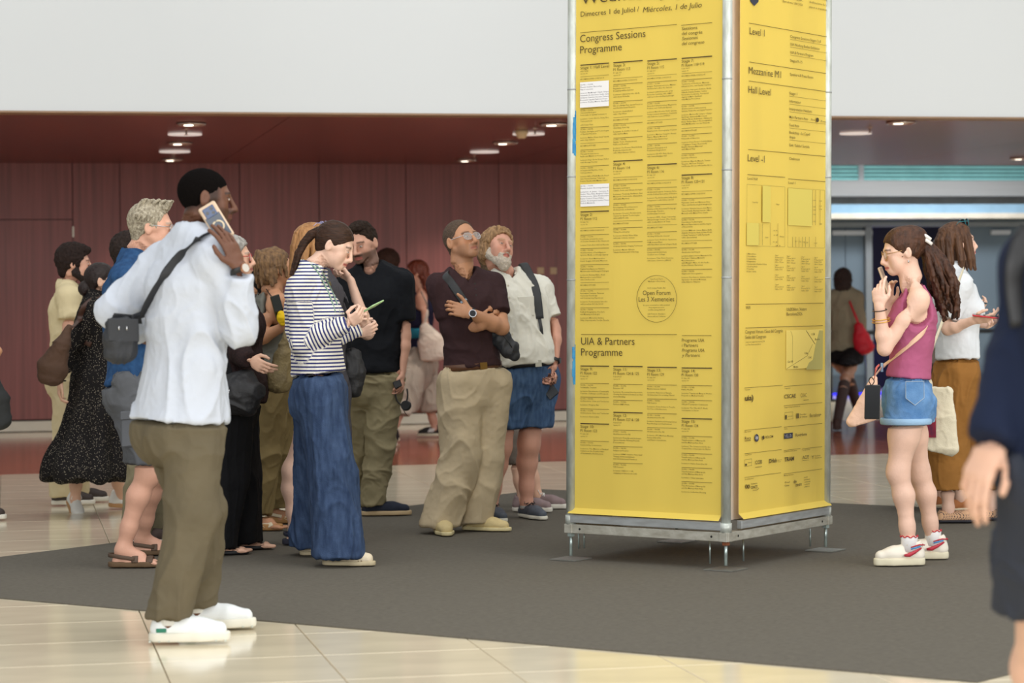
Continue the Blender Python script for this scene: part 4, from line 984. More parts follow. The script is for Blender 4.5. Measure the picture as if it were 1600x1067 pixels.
        for q in (-1, 1):
            con((0, .0975, -.0565), (q*.021, .085, -.060), .0052, .004, .004); con((0, .0965, -.0685), (q*.018, .085, -.0665), .0068, .004, .004)
            con((0, .106, -.0622), (q*.026, .092, -.0625), .0028, .0024, .003, 's')
        if ears:
            for q in (-1, 1):
                F.ell(s.H(q*.079, -.012, -.004), (.0085*h, .020*h, .033*h), R@np.array([[math.cos(.35*q), math.sin(.35*q)*1, 0], [-math.sin(.35*q), math.cos(.35*q), 0], [0, 0, 1.]]).T, .006)
                ell((q*.089, -.006, .0), (.007, .010, .018), .005, 's')
        # arms
        for sd_ in ('L', 'R'):
            if sd_ not in s.elb: continue
            S_, E_, W_ = s.sh[sd_], s.elb[sd_], s.wr[sd_]; m_ = .86 if fe else 1.; d = nrm(W_-E_)
            S_ = S_-EZ*.014; F.cone(S_, S_+(E_-S_)*.45, .048*b*m_, .047*b*m_, k=.04); F.cone(S_+(E_-S_)*.45, E_, .047*b*m_, .039*b*m_, k=.015)
            F.cone(E_, E_+(W_-E_)*.3, .039*b*m_, .043*b*m_, k=.02); 
            hp = s.armd.get(sd_); 
            Hn = nrm(s.hnd[sd_]-W_)
            pn = s.palm(sd_)
            sdv = nrm(np.cross(Hn, pn))
            F.cone(E_+(W_-E_)*.3, W_, (.043*b*m_, .040*b*m_), (.029*b*m_, .022*b*m_), side=sdv, k=.015)
            s.hand(F, sd_, W_, Hn, pn, sdv)
        # legs
        for sd_ in s.ank:
            Hh, K_, A_ = s.hip[sd_], s.knee[sd_], s.ank[sd_]; m_ = 1.05 if fe else 1.
            F.cone(Hh, Hh+(K_-Hh)*.5, .088*b*m_, .071*b*m_, k=.04); F.cone(Hh+(K_-Hh)*.5, K_, .071*b*m_, (.048 if fe else .051)*b*m_, k=.04)
            fa = math.radians(s.fyaw[sd_]); ff = A(math.cos(fa), math.sin(fa), 0); bk = -ff
            c1 = K_+(A_-K_)*.30+bk*.012
            m_ = .98 if fe else 1.; F.cone(K_, c1, .0490*b*m_, .0495*b*m_, k=.05); F.cone(c1, K_+(A_-K_)*.72+bk*.006, .0495*b*m_, .0365*b*m_, k=.04); F.cone(K_+(A_-K_)*.70+bk*.006, A_, .037*b*m_, .033*b, k=.03)
            if not fe: F.ell(K_+ff*.014+EZ*.01, (.030*b, .030*b, .050*b), k=.055)
            if not feet: F.cone(A_, A_-EZ*.03, .032*b, .030*b, k=.02)
            if feet:
                fs_ = getattr(s, 'footpitch', {}).get(sd_, 0.); fz = A(ff[0]*math.cos(fs_), ff[1]*math.cos(fs_), -math.sin(fs_))
                upv = nrm(np.cross(np.cross(ff, EZ), fz)); sdv = nrm(np.cross(fz, upv))
                hl = A_-upv*.052*s.k-fz*.024
                F.cone(hl, hl+fz*.02, .028*b, .028*b, k=.02); F.cone(A_, A_+fz*.09-upv*.035, .034*b, (.027*b), k=.03)
                F.cone(hl+fz*.05-upv*.004, hl+fz*.175*s.k-upv*.008, (.036*b, .024*b), (.042*b, .016*b), side=sdv, k=.02)
                qs = np.dot(s.l, sdv)*(1 if sd_ == 'L' else -1)
                for i in range(5):
                    o_ = sdv*(-.030+.015*i)*b*(1 if qs > 0 else -1); ln = [.052, .050, .045, .038, .030][i]*s.k
                    t0 = hl+fz*.165*s.k+o_-upv*.012; F.cone(t0, t0+fz*ln, .0115 if i == 0 else .0085, .010 if i == 0 else .0075, k=.004)
        s.bodyF = F
        lipc = np.array(lin(lips)[:3])/np.array(lin(SKIN[s.skin])[:3]); brc = np.array(lin(brow)[:3])/np.array(lin(SKIN[s.skin])[:3])
        stc = None if stubble is None else np.array(lin(stubble[0])[:3])/np.array(lin(SKIN[s.skin])[:3])
        def col(V):
            q = (V-s.hd)@s.HR/s.hs; x, y, z = np.abs(q[:, 0]), q[:, 1], q[:, 2]
            c = np.ones((len(V), 3)); rr = np.linalg.norm(q, axis=1); on = rr < .16
            def mix(m, cc):
                m = np.clip(m, 0, 1)[:, None]; return c*(1-m)+np.asarray(cc)*m
            c = mix(on*np.exp(-((x-.045)/.018)**2-((z+.025)/.02)**2)*(y > .03)*.35, (1.0, .78, .74))
            c = mix(on*np.exp(-((z+.034)/.012)**2-(x/.014)**2)*(y > .085)*.4, (1.0, .76, .72))
            if stc is not None:
                st_ = np.clip((-.030-z)/.012, 0, 1)*np.clip((y+.030)/.02, 0, 1)*(z > -.125); c = mix(on*st_*stubble[1], stc)
                c = mix(on*np.exp(-((z+.046)/.007)**2)*(x < .03)*(y > .06)*stubble[1], stc)
            c = mix(on*(x < .0245)*(y > .072)*np.exp(-((z+.0625)/(.0098-.12*x))**4), lipc)
            c = mix(on*(x < .023)*(y > .072)*np.exp(-((z+.0622)/.0022)**2)*.7, lipc*.35)  # mouth crease: its shade is painted into the lip colour
            zb = .0275+.05*(x-.02)-np.clip(x-.04, 0, 1)*.5
            c = mix(on*(x > .013)*(x < .052)*(y > .045)*np.exp(-((z-zb)/.0046)**2)*.9, brc)
            c = mix(on*(x > .017)*(x < .046)*(y > .06)*np.exp(-((z-.0105+np.abs(x-.031)*.18)/.0022)**2)*.8, brc*.5)   # lash line
            if hair_under is not None: c = mix(on*(x < .077)*hair_under(q), brc*.75)
            return c
        o = sculpt('body', F, skin_mat(s.skin), s.e, s.base, cull=s.cloth or None, colfn=col, sm=1, under=[c_ for c_ in s.cloth])
        for q in (-1, 1):                         # eyes: lens-shaped visible part of the ball between the lids
            me = bpy.data.meshes.new('eye'); bm = bmesh.new(); bmesh.ops.create_uvsphere(bm, u_segments=16, v_segments=14, radius=1)
            cc = s.H(q*.031, .0778, .0030); rr_ = .0120*s.hs; Mx = Matrix([[*(R[0]*A(1, .9, .62)*rr_), cc[0]-s.base[0]], [*(R[1]*A(1, .9, .62)*rr_), cc[1]-s.base[1]], [*(R[2]*A(1, .9, .62)*rr_), cc[2]-s.base[2]], [0, 0, 0, 1]])
            look = getattr(s, 'look', (0, 0))
            for f_ in bm.faces:
                cp = f_.calc_center_median(); f_.smooth = True; dx, dz = cp.x-look[0], cp.z-look[1]
                r2 = (dx*dx+dz*dz*.4)**.5; f_.material_index = (2 if r2 < .22 else 1 if r2 < .48 else 0) if cp.y > 0 else 0
            bmesh.ops.transform(bm, matrix=Mx, verts=bm.verts); bm.to_mesh(me); bm.free()
            for m_ in (mat('eye white', (196, 184, 176), .3, var=.02), mat('iris', getattr(s, 'iris', (86, 62, 44)), .25, var=.1), mat('pupil', (16, 12, 10), .2, var=0)): me.materials.append(m_)
            obj('eye', me, None, s.e)
        return o
    def palm(s, sd_):
        a_ = s.armd.get(sd_); W_ = s.wr[sd_]; Hn = nrm(s.hnd[sd_]-W_)
        pn = np.asarray(a_[10], float) if a_ is not None and len(a_) > 10 and a_[10] is not None else (s.l if sd_ == 'R' else -s.l)
        pn = pn-Hn*np.dot(pn, Hn)
        return nrm(pn)
    def hand(s, F, sd_, W, d, n, sv):
        """palm + four fingers + thumb; n = direction the palm faces, sv = across the palm"""
        a_ = s.armd.get(sd_); curl = a_[9] if a_ is not None and len(a_) > 9 else .35
        k = s.k*(.92 if s.female else 1.); cr = list(curl) if hasattr(curl, '__len__') else [curl]*4
        th = -sv if sd_ == 'R' else sv
        # thumb side: with d up and palm facing the viewer the right hand's thumb points to the viewer's left
        th = np.cross(d, n) if sd_ == 'R' else np.cross(n, d)
        th = nrm(th)
        F.cone(W-d*.01, W+d*.035*k, (.026*k, .017*k), (.034*k, .016*k), side=th, k=.012)
        F.cone(W+d*.035*k, W+d*.082*k, (.035*k, .015*k), (.039*k, .012*k), side=th, k=.012)
        Lf = [(.041, .026, .020), (.045, .029, .021), (.042, .027, .020), (.033, .020, .017)]
        for i in range(4):
            o = th*(.029-.0193*i)*k; p = W+d*(.090, .093, .089, .080)[i]*k+o; ang = 0.; dd = nrm(d+th*(.08-.055*i)); r = (.0093, .0095, .0090, .0080)[i]*k
            F.cone(W+d*.055*k+o*.9, p, r*1.05, r*1.05, k=.006)
            for j, L in enumerate(Lf[i]):
                ang += cr[i]*(1., 1.25, .8)[j]; q = dd*math.cos(ang)+n*math.sin(ang); p2 = p+q*L*k
                F.cone(p, p2, r*(1.-.06*j), r*(.95-.08*j), k=.0035); p = p2
            s.tips = getattr(s, 'tips', {}); s.tips[(sd_, i)] = p
        tc = a_[11] if a_ is not None and len(a_) > 11 else .6
        p = W+d*.022*k+th*.024*k+n*.004; q = nrm(d*.75+th*.75+n*.35*tc); p2 = p+q*.042*k; F.cone(p, p2, .0145*k, .0108*k, k=.012)
        q = nrm(d*.95+th*(.40-.5*tc)+n*.55*tc); p3 = p2+q*.032*k; F.cone(p2, p3, .0104*k, .0095*k, k=.004)
        q = nrm(d*1.0+th*(.15-.6*tc)+n*.5*tc); p4 = p3+q*.024*k; F.cone(p3, p4, .0096*k, .0082*k, k=.004); s.tips[(sd_, 't')] = p4
    # ---- clothes --------------------------------------------------------
    def top(s, m, sleeve='short', hem=1.05, loose=.014, name='shirt', vneck=0., neck_r=None, slv=None, fold=None, vs=None, flare=0., attrs=None, tuck=False, vpix=None, waist=1.1, cuff=None, extra=None, straps=None, label=None, hem_px=None, drop_arm=0., wt=None, colfn=None, sm=2):
        """sleeve: None | 'short' | 'long' | 'rolled'; hem: spine fraction where the cloth ends"""
        vs = vs or max(s.vs*1.5, .0068); lo, hi = s.bounds(zlo=min(s.hc[2]-.25*1, s.tp(hem)[2]-.2), zhi=s.shc[2]+.16)
        for w_ in s.wr.values(): lo[2] = min(lo[2], w_[2]-.1) if sleeve == 'long' else lo[2]
        F = Field(lo, hi, vs); b = s.build*s.k; fe = s.female
        s.torso_prims(F, loose, k=.05, waist=waist)
        if hem > 1.0:
            F.cone(s.tp(.85, s.belly*.5), s.tp(hem+.25, s.belly*.3), ((.155 if fe else .152)*b+loose, .108*b+loose+s.belly*.4), ((.162+flare if fe else .156+flare)*b+loose, (.112+flare)*b+loose), side=s.l, k=.04)
        if sleeve:
            for sd_ in ('L', 'R'):
                if sd_ not in s.elb: continue
                S_, E_, W_ = s.sh[sd_], s.elb[sd_], s.wr[sd_]; f_ = .86 if fe else 1.
                if slv is not None: t_ = slv
                else: t_ = {'short': .62, 'cap': .3}.get(sleeve, 1.)
                r0 = .046*b*f_+loose*.85; S_ = S_-EZ*.014
                if sleeve in ('short', 'cap'):
                    F.cone(S_-EZ*.005, S_+(E_-S_)*t_, r0, .048*b*f_+loose*1.25, k=.03, flat=True)
                else:
                    F.cone(S_-EZ*.005, E_, r0, .041*b*f_+loose*1.1, k=.03)
                    wt_ = wt or (1.02 if sleeve == 'long' else .45)
                    F.cone(E_, E_+(W_-E_)*wt_, .041*b*f_+loose*1.1, (.029*b*f_+loose*.75) if sleeve == 'long' else .040*b*f_+loose, k=.02, flat=True)
                    if cuff: F.cone(E_+(W_-E_)*(wt_-.16), E_+(W_-E_)*(wt_+.02), cuff, cuff, k=.012, flat=True)
        if extra: extra(F)
        F.cut(s.tp(hem), (s.hc-s.shc) if hem_px is None else A(0, 0, -1))
        nr = (neck_r or (.056 if fe else .062))*s.hs
        F.cone(s.nb-EZ*.012+s.sf*.012, s.nb+EZ*.14+s.sf*.02, (nr, nr*1.02), (nr*1.25, nr*1.3), side=s.sl, k=.006, op='s')
        if vneck:
            F.cone(s.nb+s.sf*.09-EZ*vneck, s.nb+s.sf*.10+EZ*.05, (.006, .06), (.05, .08), side=s.sl, k=.006, op='s')
        if straps:                      # carve armholes for tank tops: keep only narrow straps
            for sd_ in ('L', 'R'):
                sg = 1 if sd_ == 'L' else -1
                F.cone(s.sh[sd_]+s.sl*sg*.012-EZ*.075*straps, s.sh[sd_]+EZ*.1+s.sl*sg*.01, .080*b, .100*b, k=.012, op='s')
            F.cone(s.nb-EZ*.035, s.nb+EZ*.12, (.078*b, .066*b), (.12*b, .10*b), side=s.sl, k=.01, op='s')
            F.cone(s.nb+s.sf*.07-EZ*.045*straps, s.nb+s.sf*.06+EZ*.12, (.06, .06), (.085, .09), side=s.sl, k=.01, op='s')
        s.cloth.append(F); s.topF = F; s.hem_t = hem
        o = sculpt(name, F, m, s.e, s.base, disp=fold or folds(.007, (7, 7, 5), seed=s.base[0]*10), attrs=attrs, sm=sm, label=label, colfn=colfn)
        return o
    def collar(s, m, r=None, h=.035, open_=.35, spread=.02, name='collar'):
        nr = (r or (.060 if s.female else .066))*s.hs; F = Field(s.nb-.16, s.nb+.16, .0045); c = s.nb+s.sf*.012-EZ*.004
        prev = None; n = 22
        for i in range(n+1):
            th = open_+(2*math.pi-2*open_)*i/n; d = s.sf*math.cos(th)+s.sl*math.sin(th); fr = max(0, math.cos(th))
            p0 = c+d*nr*1.0-EZ*(.012+.02*fr); p1 = c+d*(nr*.98)+EZ*(h-.035*fr-.008)
            if prev is not None:
                for a_, b_ in ((prev[0], p0), (prev[1], p1)): F.cone(a_, b_, .0045, k=.002)
                F.cone(p0, p1, .006, .005, k=.006); F.cone((prev[0]+p0)/2, (prev[1]+p1)/2, .006, .005, k=.006)
                q0 = c+d*(nr+.014)-EZ*(.014+.035*fr); F.cone(p1, q0, .0045, .0045, k=.004)
            prev = (p0, p1)
        for sg in (-1, 1):              # the two points
            d = s.sf*math.cos(open_)+s.sl*sg*math.sin(open_); p1 = c+d*nr*.98-EZ*.008; tip = c+s.sf*(nr+.03)+s.sl*sg*.055-EZ*.07
            for t in np.linspace(0, 1, 7):
                d2 = s.sf*math.cos(open_+.75*t)+s.sl*sg*math.sin(open_+.75*t); F.cone(c+d2*nr*1.02+EZ*(-.01+.02*t), tip, .0045, .003, k=.004)
        sculpt(name, F, m, s.e, s.base, sm=2)
    def bottom(s, m, kind='trousers', waist=.93, rad=(.100, .078, .072), hem=None, loose=.012, fold=None, name='trousers', vs=None, crotch=0., attrs=None, hemcut=True, extra=None, label=None, cuffm=None, knee_t=1.):
        vs = vs or max(s.vs*1.5, .0068)
        hz = {sd_: (s.ank[sd_][2]-.045 if hem is None else hem) for sd_ in s.ank}
        lo, hi = s.bounds(zlo=-.01, zhi=s.hc[2]+.32); P = np.array([s.hc]+list(s.knee.values())+list(s.ank.values())); lo[:2] = P.min(0)[:2]-.24; hi[:2] = P.max(0)[:2]+.24
        if hem and hem > .2: lo[2] = hem-.06
        F = Field(lo, hi, vs); b = s.build*s.k; fe = s.female
        w_ = .158 if fe else .146
        F.cone(s.tp(waist-.12, s.belly*.5), s.tp(1.0, s.belly*.35), ((.128 if fe else .142)*b+loose*.6, .096*b+loose*.6+s.belly*.5+.010), (w_*b+loose, .102*b+loose+s.belly*.3), side=s.l, k=.03)
        F.cone(s.tp(1.0), s.tp(1.13), (w_*b+loose, .104*b+loose), (w_*b+loose, .106*b+loose), side=s.l, k=.03)
        for sd_ in s.ank:
            sg = 1 if sd_ == 'L' else -1
            F.ell(s.tp(1.10, -.060*b, sg*.062*b), (.088*b+loose*.6, .076*b+loose*.6, .092*b+loose*.6), np.stack([s.l, s.f, EZ], 1), k=.04)
            Hh, K_, A_ = s.hip[sd_], s.knee[sd_], s.ank[sd_]; r0, r1, r2 = [x*b for x in rad]
            F.cone(Hh, K_, r0, r1, k=.022)
            if hem is None or hem < .42:
                dn = nrm(A_-K_); F.cone(K_, A_+dn*.06, r1, r2, k=.02)
        if extra: extra(F)
        F.cut(s.tp(waist), s.shc-s.hc)
        if hem is None:
            for sd_ in s.ank: pass
            zc = min(hz.values()); F.cut(A(0, 0, zc), (0, 0, -1))
        elif hem > 0: F.cut(A(0, 0, hem), (0, 0, -1))
        s.cloth.append(F); s.botF = F
        return sculpt(name, F, m, s.e, s.base, disp=fold or folds(.009, (8, 8, 6), seed=s.base[0]*7+2), sm=2, attrs=attrs, label=label, under=[s.topF] if getattr(s, 'hem_t', 0) > waist else None)
    def skirt(s, m, prof, name='skirt', nf=11, amp=.012, seed=0, fold=None, center=None, top_t=.6):
        """prof: list of (z, width, depth, forward shift)"""
        F = Field(A(s.hc[0]-.5, s.hc[1]-.5, prof[-1][0]-.1), A(s.hc[0]+.5, s.hc[1]+.5, prof[0][0]+.15), max(s.vs*1.5, .0075))
        def c(z, sh): return A(s.hc[0], s.hc[1], z)+s.f*sh+ (s.shc-s.hc)*A(1, 1, 0)*max(0, min(1, (z-s.hc[2])/(s.shc[2]-s.hc[2])))
        for (z0, w0, d0, f0), (z1, w1, d1, f1) in zip(prof, prof[1:]):
            last = (z1 == prof[-1][0]); F.cone(c(z0, f0), c(z1, f1)-(EZ*.05 if last else 0), (w0, d0), (w1, d1), side=s.l, k=.03)
        F.cut(A(0, 0, prof[-1][0]), (0, 0, -1)); F.cut(A(0, 0, prof[0][0]), (0, 0, 1))
        zt, zb = prof[0][0], prof[-1][0]; fd = fold or folds(.006, (7, 7, 3), seed=seed)
        def disp(V):
            th = np.arctan2(V[:, 1]-s.hc[1], V[:, 0]-s.hc[0]); t = np.clip((zt-V[:, 2])/(zt-zb), 0, 1)
            return fd(V)+amp*t*np.sin(nf*th+2.2*vnoise(np.stack([th*1.3+seed, t*1.1, t*0], 1)))
        s.cloth.append(F)
        return sculpt(name, F, m, s.e, s.base, disp=disp, sm=1)
    def belt(s, m, t=.93, inf=.022, h=.017, bm=None):
        b = s.build*s.k; c = s.tp(t, s.belly*.5); ax = nrm(s.shc-s.hc); pts = []
        w_, d_ = .146*b+inf, .102*b+s.belly*.4+inf
        sd = nrm(s.l-ax*np.dot(s.l, ax)); fw = np.cross(sd, ax); fw = fw if np.dot(fw, s.f) > 0 else -fw
        mb = MB(); n = 40; V = []; Fc = []
        for i in range(n):
            th = 2*math.pi*i/n; d = sd*math.cos(th)*w_+fw*math.sin(th)*d_
            V += [c+d-ax*h, c+d+ax*h, c+d*.96+ax*h, c+d*.96-ax*h]
        for i in range(n):
            j = (i+1) % n
            for q in range(4): Fc.append((i*4+q, i*4+(q+1) % 4, j*4+(q+1) % 4, j*4+q))
        mb.add([v-s.base for v in V], Fc); o = mb.build('belt', m, s.e, True)
        q = c+fw*(d_+.004)-s.base; MB().box(q, sd*.022, fw*.003, ax*h*1.15).build('buckle', bm or mat('brass buckle', (150, 120, 70), .3, metal=.8), o)
    def watch(s, sd_, band, face, r=.03, fr=.019, facecol=None):
        W_, E_ = s.wr[sd_], s.elb[sd_]; d = nrm(W_-E_); c = W_-d*.012; pn = s.palm(sd_); sdv = nrm(np.cross(d, pn)); pts = []
        for i in range(20):
            th = 2*math.pi*i/20; pts.append(c+sdv*math.cos(th)*.0315*s.k*s.build+pn*math.sin(th)*.0265*s.k*s.build-s.base)
        o = MB().tube(pts, .011, 8, closed=True, flat=(d, .3)).build('watch', band, s.e, True)
        MB().disc(c-pn*.0265*s.k*s.build-s.base, fr, -pn, 20, .008).build('watch_case', face, o)
        MB().disc(c-pn*(.0267*s.k*s.build+.007)-s.base, fr*.8, -pn, 20, .002).build('watch_dial', facecol or mat('dark dial', (18, 20, 24), .15), o)
    def glasses(s, m, tint=None, y=.098, w=.026, h=.018, up=0., pitch=0., round_=False, z0=.003):
        o_ = None; mb = MB()
        def G(x, yy, z):
            if pitch:
                c_, s__ = math.cos(pitch), math.sin(pitch); yy, z = (yy*c_-(z-up)*s__), (yy*s__+(z-up)*c_)+up
            return s.H(x, yy, z)-s.base
        for q in (-1, 1):
            pts = []
            for i in range(20):
                th = 2*math.pi*i/20; e = 1 if round_ else .75; cx = np.sign(math.cos(th))*abs(math.cos(th))**e; cz = np.sign(math.sin(th))*abs(math.sin(th))**e
                pts.append(G(q*.032+cx*w, y-abs(q*.032+cx*w)*.12, z0+up+cz*h))
            mb.tube(pts, .0016 if tint is None else .0022, 6, closed=True)
            mb.tube([G(q*(.032+w), y-.007, z0+up+.006), G(q*.074, .05, z0+up+.006), G(q*.079, -.012, z0+up+.008), G(q*.078, -.03, z0+up-.008)], .0017, 6)
        mb.tube([G(-.007, y, z0+up+.006), G(0, y+.003, z0+up+.008), G(.007, y, z0+up+.006)], .0016, 6)
        g = mb.build('glasses', m, s.e, True)
        lm = tint or glass_m
        for q in (-1, 1):
            ln = MB(); ln.prism([G(q*.032+math.cos(t)*w*.97, y-abs(q*.032+math.cos(t)*w)*.12, z0+up+math.sin(t)*h*.97) for t in np.linspace(0, 2*math.pi, 18, endpoint=False)], s.HR[:, 1]*.0012)
            ln.build('lens', lm, g)
    # ---- hair -----------------------------------------------------------
    def hair(s, m, prims, name='hair', amp=.003, sc=(70, 70, 14), vs=None, cut=None, th=.010, face=True, pad=.16, extra_pts=(), label=None, nape=-.05, hl=0., side=.0):
        P = np.array([s.hd]+[s.H(*p) for p in extra_pts]); F = Field(P.min(0)-pad, P.max(0)+pad, vs or max(s.vs*.95, .004)); h = s.hs; R = s.HR
        if th: F.ell(s.H(0, -.018, .034), ((.0735+th)*h, (.093+th)*h, (.083+th)*h), R, .01)
        if th: F.cone(s.H(0, -.045, .0), s.H(0, -.055, nape), ((.062+th*.6)*h, (.045+th)*h), ((.050+th*.4)*h, (.035+th*.6)*h), side=R[:, 0], k=.02)
        if face:
            F.ell(s.H(0, .105, -.030+hl), (.128*h, .088*h, .100*h), R, .006, 's')
            F.cone(s.H(-.12, .012+side, -.080), s.H(.12, .012+side, -.080), .060*h, k=.006, op='s')
        for p in prims:
            kind = p[0]
            if kind == 'c': F.cone(s.H(*p[1]), s.H(*p[2]), p[3]*h, (p[4] if len(p) > 4 else p[3])*h, k=.006)
            elif kind == 'e': F.ell(s.H(*p[1]), tuple(x*h for x in p[2]), R, .012)
            elif kind == 's': F.ell(s.H(*p[1]), tuple(x*h for x in p[2]), R, .008, 's')
            elif kind == 'k':           # a lock: list of points, start radius, end radius
                pts = p[1]; n = len(pts)
                for i in range(n-1):
                    ra = p[2]+(p[3]-p[2])*i/(n-1); rb = p[2]+(p[3]-p[2])*(i+1)/(n-1); F.cone(s.H(*pts[i]), s.H(*pts[i+1]), ra*h, rb*h, k=.004)
        S = np.asarray(sc, float)
        def disp(V):
            q = (V-s.hd)@R
            n1 = vnoise(q*S+vnoise(q*22)[:, None]*1.5); return amp*(1-np.abs(n1)*2)+amp*.6*vnoise(q*S*2.1)
        s.hairF = F
        return sculpt(name, F, m, s.e, s.base, disp=disp, sm=1, label=label)
    # ---- footwear -------------------------------------------------------
    def shoe(s, sd_, m, sole, kind='sneaker', L=.275, pitch=0., W=1., sole_h=.028, name='shoe', laces=None, accent=None, dz=0.):
        A_ = s.ank[sd_]; fa = math.radians(s.fyaw[sd_]); ff = A(math.cos(fa), math.sin(fa), 0)
        fz = A(ff[0]*math.cos(pitch), ff[1]*math.cos(pitch), -math.sin(pitch)); upv = nrm(np.cross(np.cross(ff, EZ), fz)); sdv = nrm(np.cross(fz, upv))
        Ls = L*s.k*(.93 if s.female else 1.); o = A_-upv*.079*s.k; hl = o-fz*.072
        def P(x, y, z): return hl+fz*x*Ls+sdv*y+upv*z
        F = Field(np.minimum(P(-.15, 0, -.05), P(1.15, 0, .2))-.09, np.maximum(P(-.15, 0, -.05), P(1.15, 0, .2))+.09, .0042)
        w = .040*W*s.k; T = sole_h
        if kind in ('sneaker', 'low', 'slip', 'flat'):
            hh = {'sneaker': .062, 'low': .05, 'slip': .046, 'flat': .034}[kind]
            F.cone(P(.13, 0, T+.010), P(.17, 0, T+hh), (w*.86, .034), (w*.80, .034), side=sdv, k=.02)
            F.cone(P(.14, 0, T+.014), P(.62, 0, T+.016), (w*.82, .030), (w*.98, .036), side=sdv, k=.02)
            F.cone(P(.62, 0, T+.014), P(.86, 0, T+.008), (w*.98, .036), (w*.76, .029), side=sdv, k=.02)
            F.cone(P(.30, 0, T+hh*.95), P(.72, 0, T+.022), (w*.55, .018), (w*.72, .018), side=sdv, k=.02)
            F.cone(P(.19, 0, T+hh+.024), P(.33, 0, T+hh+.026), .025*s.k, .026*s.k, k=.006, op='s')
            F.cut(P(0, 0, T*.8), -upv)
            up_ = sculpt(name, F, m, s.e, s.base, sm=2, disp=lambda V: .0012*vnoise(V*45))
        F2 = Field(F.lo, F.lo+(F.n-1)*F.vs, .0042)
        F2.cone(P(.12, 0, T*.5), P(.64, 0, T*.5), (w*.92, .05), (w*1.10, .05), side=sdv, k=.02); F2.cone(P(.64, 0, T*.5), P(.90, 0, T*.5), (w*1.10, .05), (w*.74, .05), side=sdv, k=.02)
        F2.cut(P(0, 0, T), upv); F2.cut(P(0, 0, -.001), -upv); F2.cut(P(1.04, 0, 0), fz); F2.cut(P(-.03, 0, 0), -fz)
        if kind in ('sneaker', 'low', 'slip', 'flat'): so = sculpt('sole', F2, sole, up_, s.base, sm=1)
        else: up_ = so = sculpt(name, F2, sole, s.e, s.base, sm=1)
        if laces is not None:
            mb = MB()
            for i in range(5):
                x = .34+.075*i; z = T+.075-.0115*i; q = 1 if i % 2 else -1
                mb.tube([P(x, -.024, z-.012)-s.base, P(x+.02, 0, z+.0015)-s.base, P(x+.045, .024, z-.016)-s.base], .0028, 5); mb.tube([P(x, .024, z-.012)-s.base, P(x+.02, 0, z+.003)-s.base, P(x+.045, -.024, z-.016)-s.base], .0028, 5)
            for q in (-1, 1): mb.tube([P(.35, 0, T+.076)-s.base, P(.31, q*.025, T+.085)-s.base, P(.37, q*.036, T+.062)-s.base, P(.40, q*.012, T+.066)-s.base], .0026, 5)
            mb.build('laces', laces, up_, True)
        s.SP = P
        return up_, P, F2
    def band(s, name, m, pts, width=.012, thick=.18, parent=None, axis=None, n=8):
        pts = [np.asarray(p, float)-s.base for p in pts]
        return MB().tube(pts, width, n, flat=(axis if axis is not None else A(0, 0, 1), thick)).build(name, m, parent or s.e, True)
glass_m = bpy.data.materials.new('spectacle glass'); glass_m.use_nodes = True
_b = glass_m.node_tree.nodes['Principled BSDF']; _b.inputs['Roughness'].default_value = .03; _b.inputs['Alpha'].default_value = .18; _b.inputs['Base Color'].default_value = (.85, .9, .92, 1)
def spline(pts, n=6):
    P = [np.asarray(p, float) for p in pts]; out = []
    Q = [P[0]*2-P[1]]+P+[P[-1]*2-P[-2]]
    for i in range(1, len(Q)-2):
        for j in range(n):
            t = j/n; a, b, c, d = Q[i-1:i+3]; out.append(.5*((2*b)+(-a+c)*t+(2*a-5*b+4*c-d)*t*t+(-a+3*b-3*c+d)*t**3))
    out.append(P[-1]); return out
def strap(name, m, pts, width, label=None, cat=None, parent=None, axis=None, thick=.12, n=5, base=None):
    P = spline(pts, n); b0 = base if base is not None else np.zeros(3)
    return MB().tube([p-b0 for p in P], width, 8, flat=(axis if axis is not None else A(0, 0, 1), thick)).build(name, m, parent, True)
def surface_pt(F, a, direction, step=.004, maxd=.5, lift=.004):
    """march from a outside point towards the cloth until it is touched"""
    p = np.asarray(a, float).copy(); d = nrm(direction)
    for _ in range(int(maxd/step)):
        if F.sample(p[None])[0] < lift: return p
        p = p+d*step
    return p
def on_cloth(Fs, px, py, Y0_, lift=.006, Y1_=None):
    """first point of the cloth seen through this pixel, lifted off it a little"""
    ys = np.arange(Y0_-.45, Y0_+.45, .004); P = np.array([pix(px, py, y) for y in ys]); m = np.full(len(ys), 1.)
    for F in Fs: m = np.minimum(m, F.sample(P))
    i = np.argmax(m < lift) if np.any(m < lift) else int(np.argmin(m)); return P[i]
def bag_mesh(name, m, base, sections, side, nrm_dir, parent=None, vs=.006, fold=None, label=None, cuts=(), carve=None, k=.02):
    """soft bag: sections = list of (centre, half width, half depth)"""
    P = np.array([c for c, _, _ in sections]); mx = max(max(a_, b_) for _, a_, b_ in sections)
    F = Field(P.min(0)-mx-.05, P.max(0)+mx+.05, vs)
    for (c0, w0, d0), (c1, w1, d1) in zip(sections, sections[1:]): F.cone(c0, c1, (w0, d0), (w1, d1), side=side, k=k)
    for p, n in cuts: F.cut(p, n)
    if carve: carve(F)
    return sculpt(name, F, m, parent, base, disp=fold or folds(.004, (14, 14, 14), seed=base[0]*5), sm=2, label=label), F
def box_sdf(name, m, c, ax, ay, az, r=.008, parent=None, base=None):
    mb = MB(); b0 = base if base is not None else c
    mb.box(np.asarray(c)-b0, ax, ay, az); return mb.build(name, m, parent, False, bevel=r)
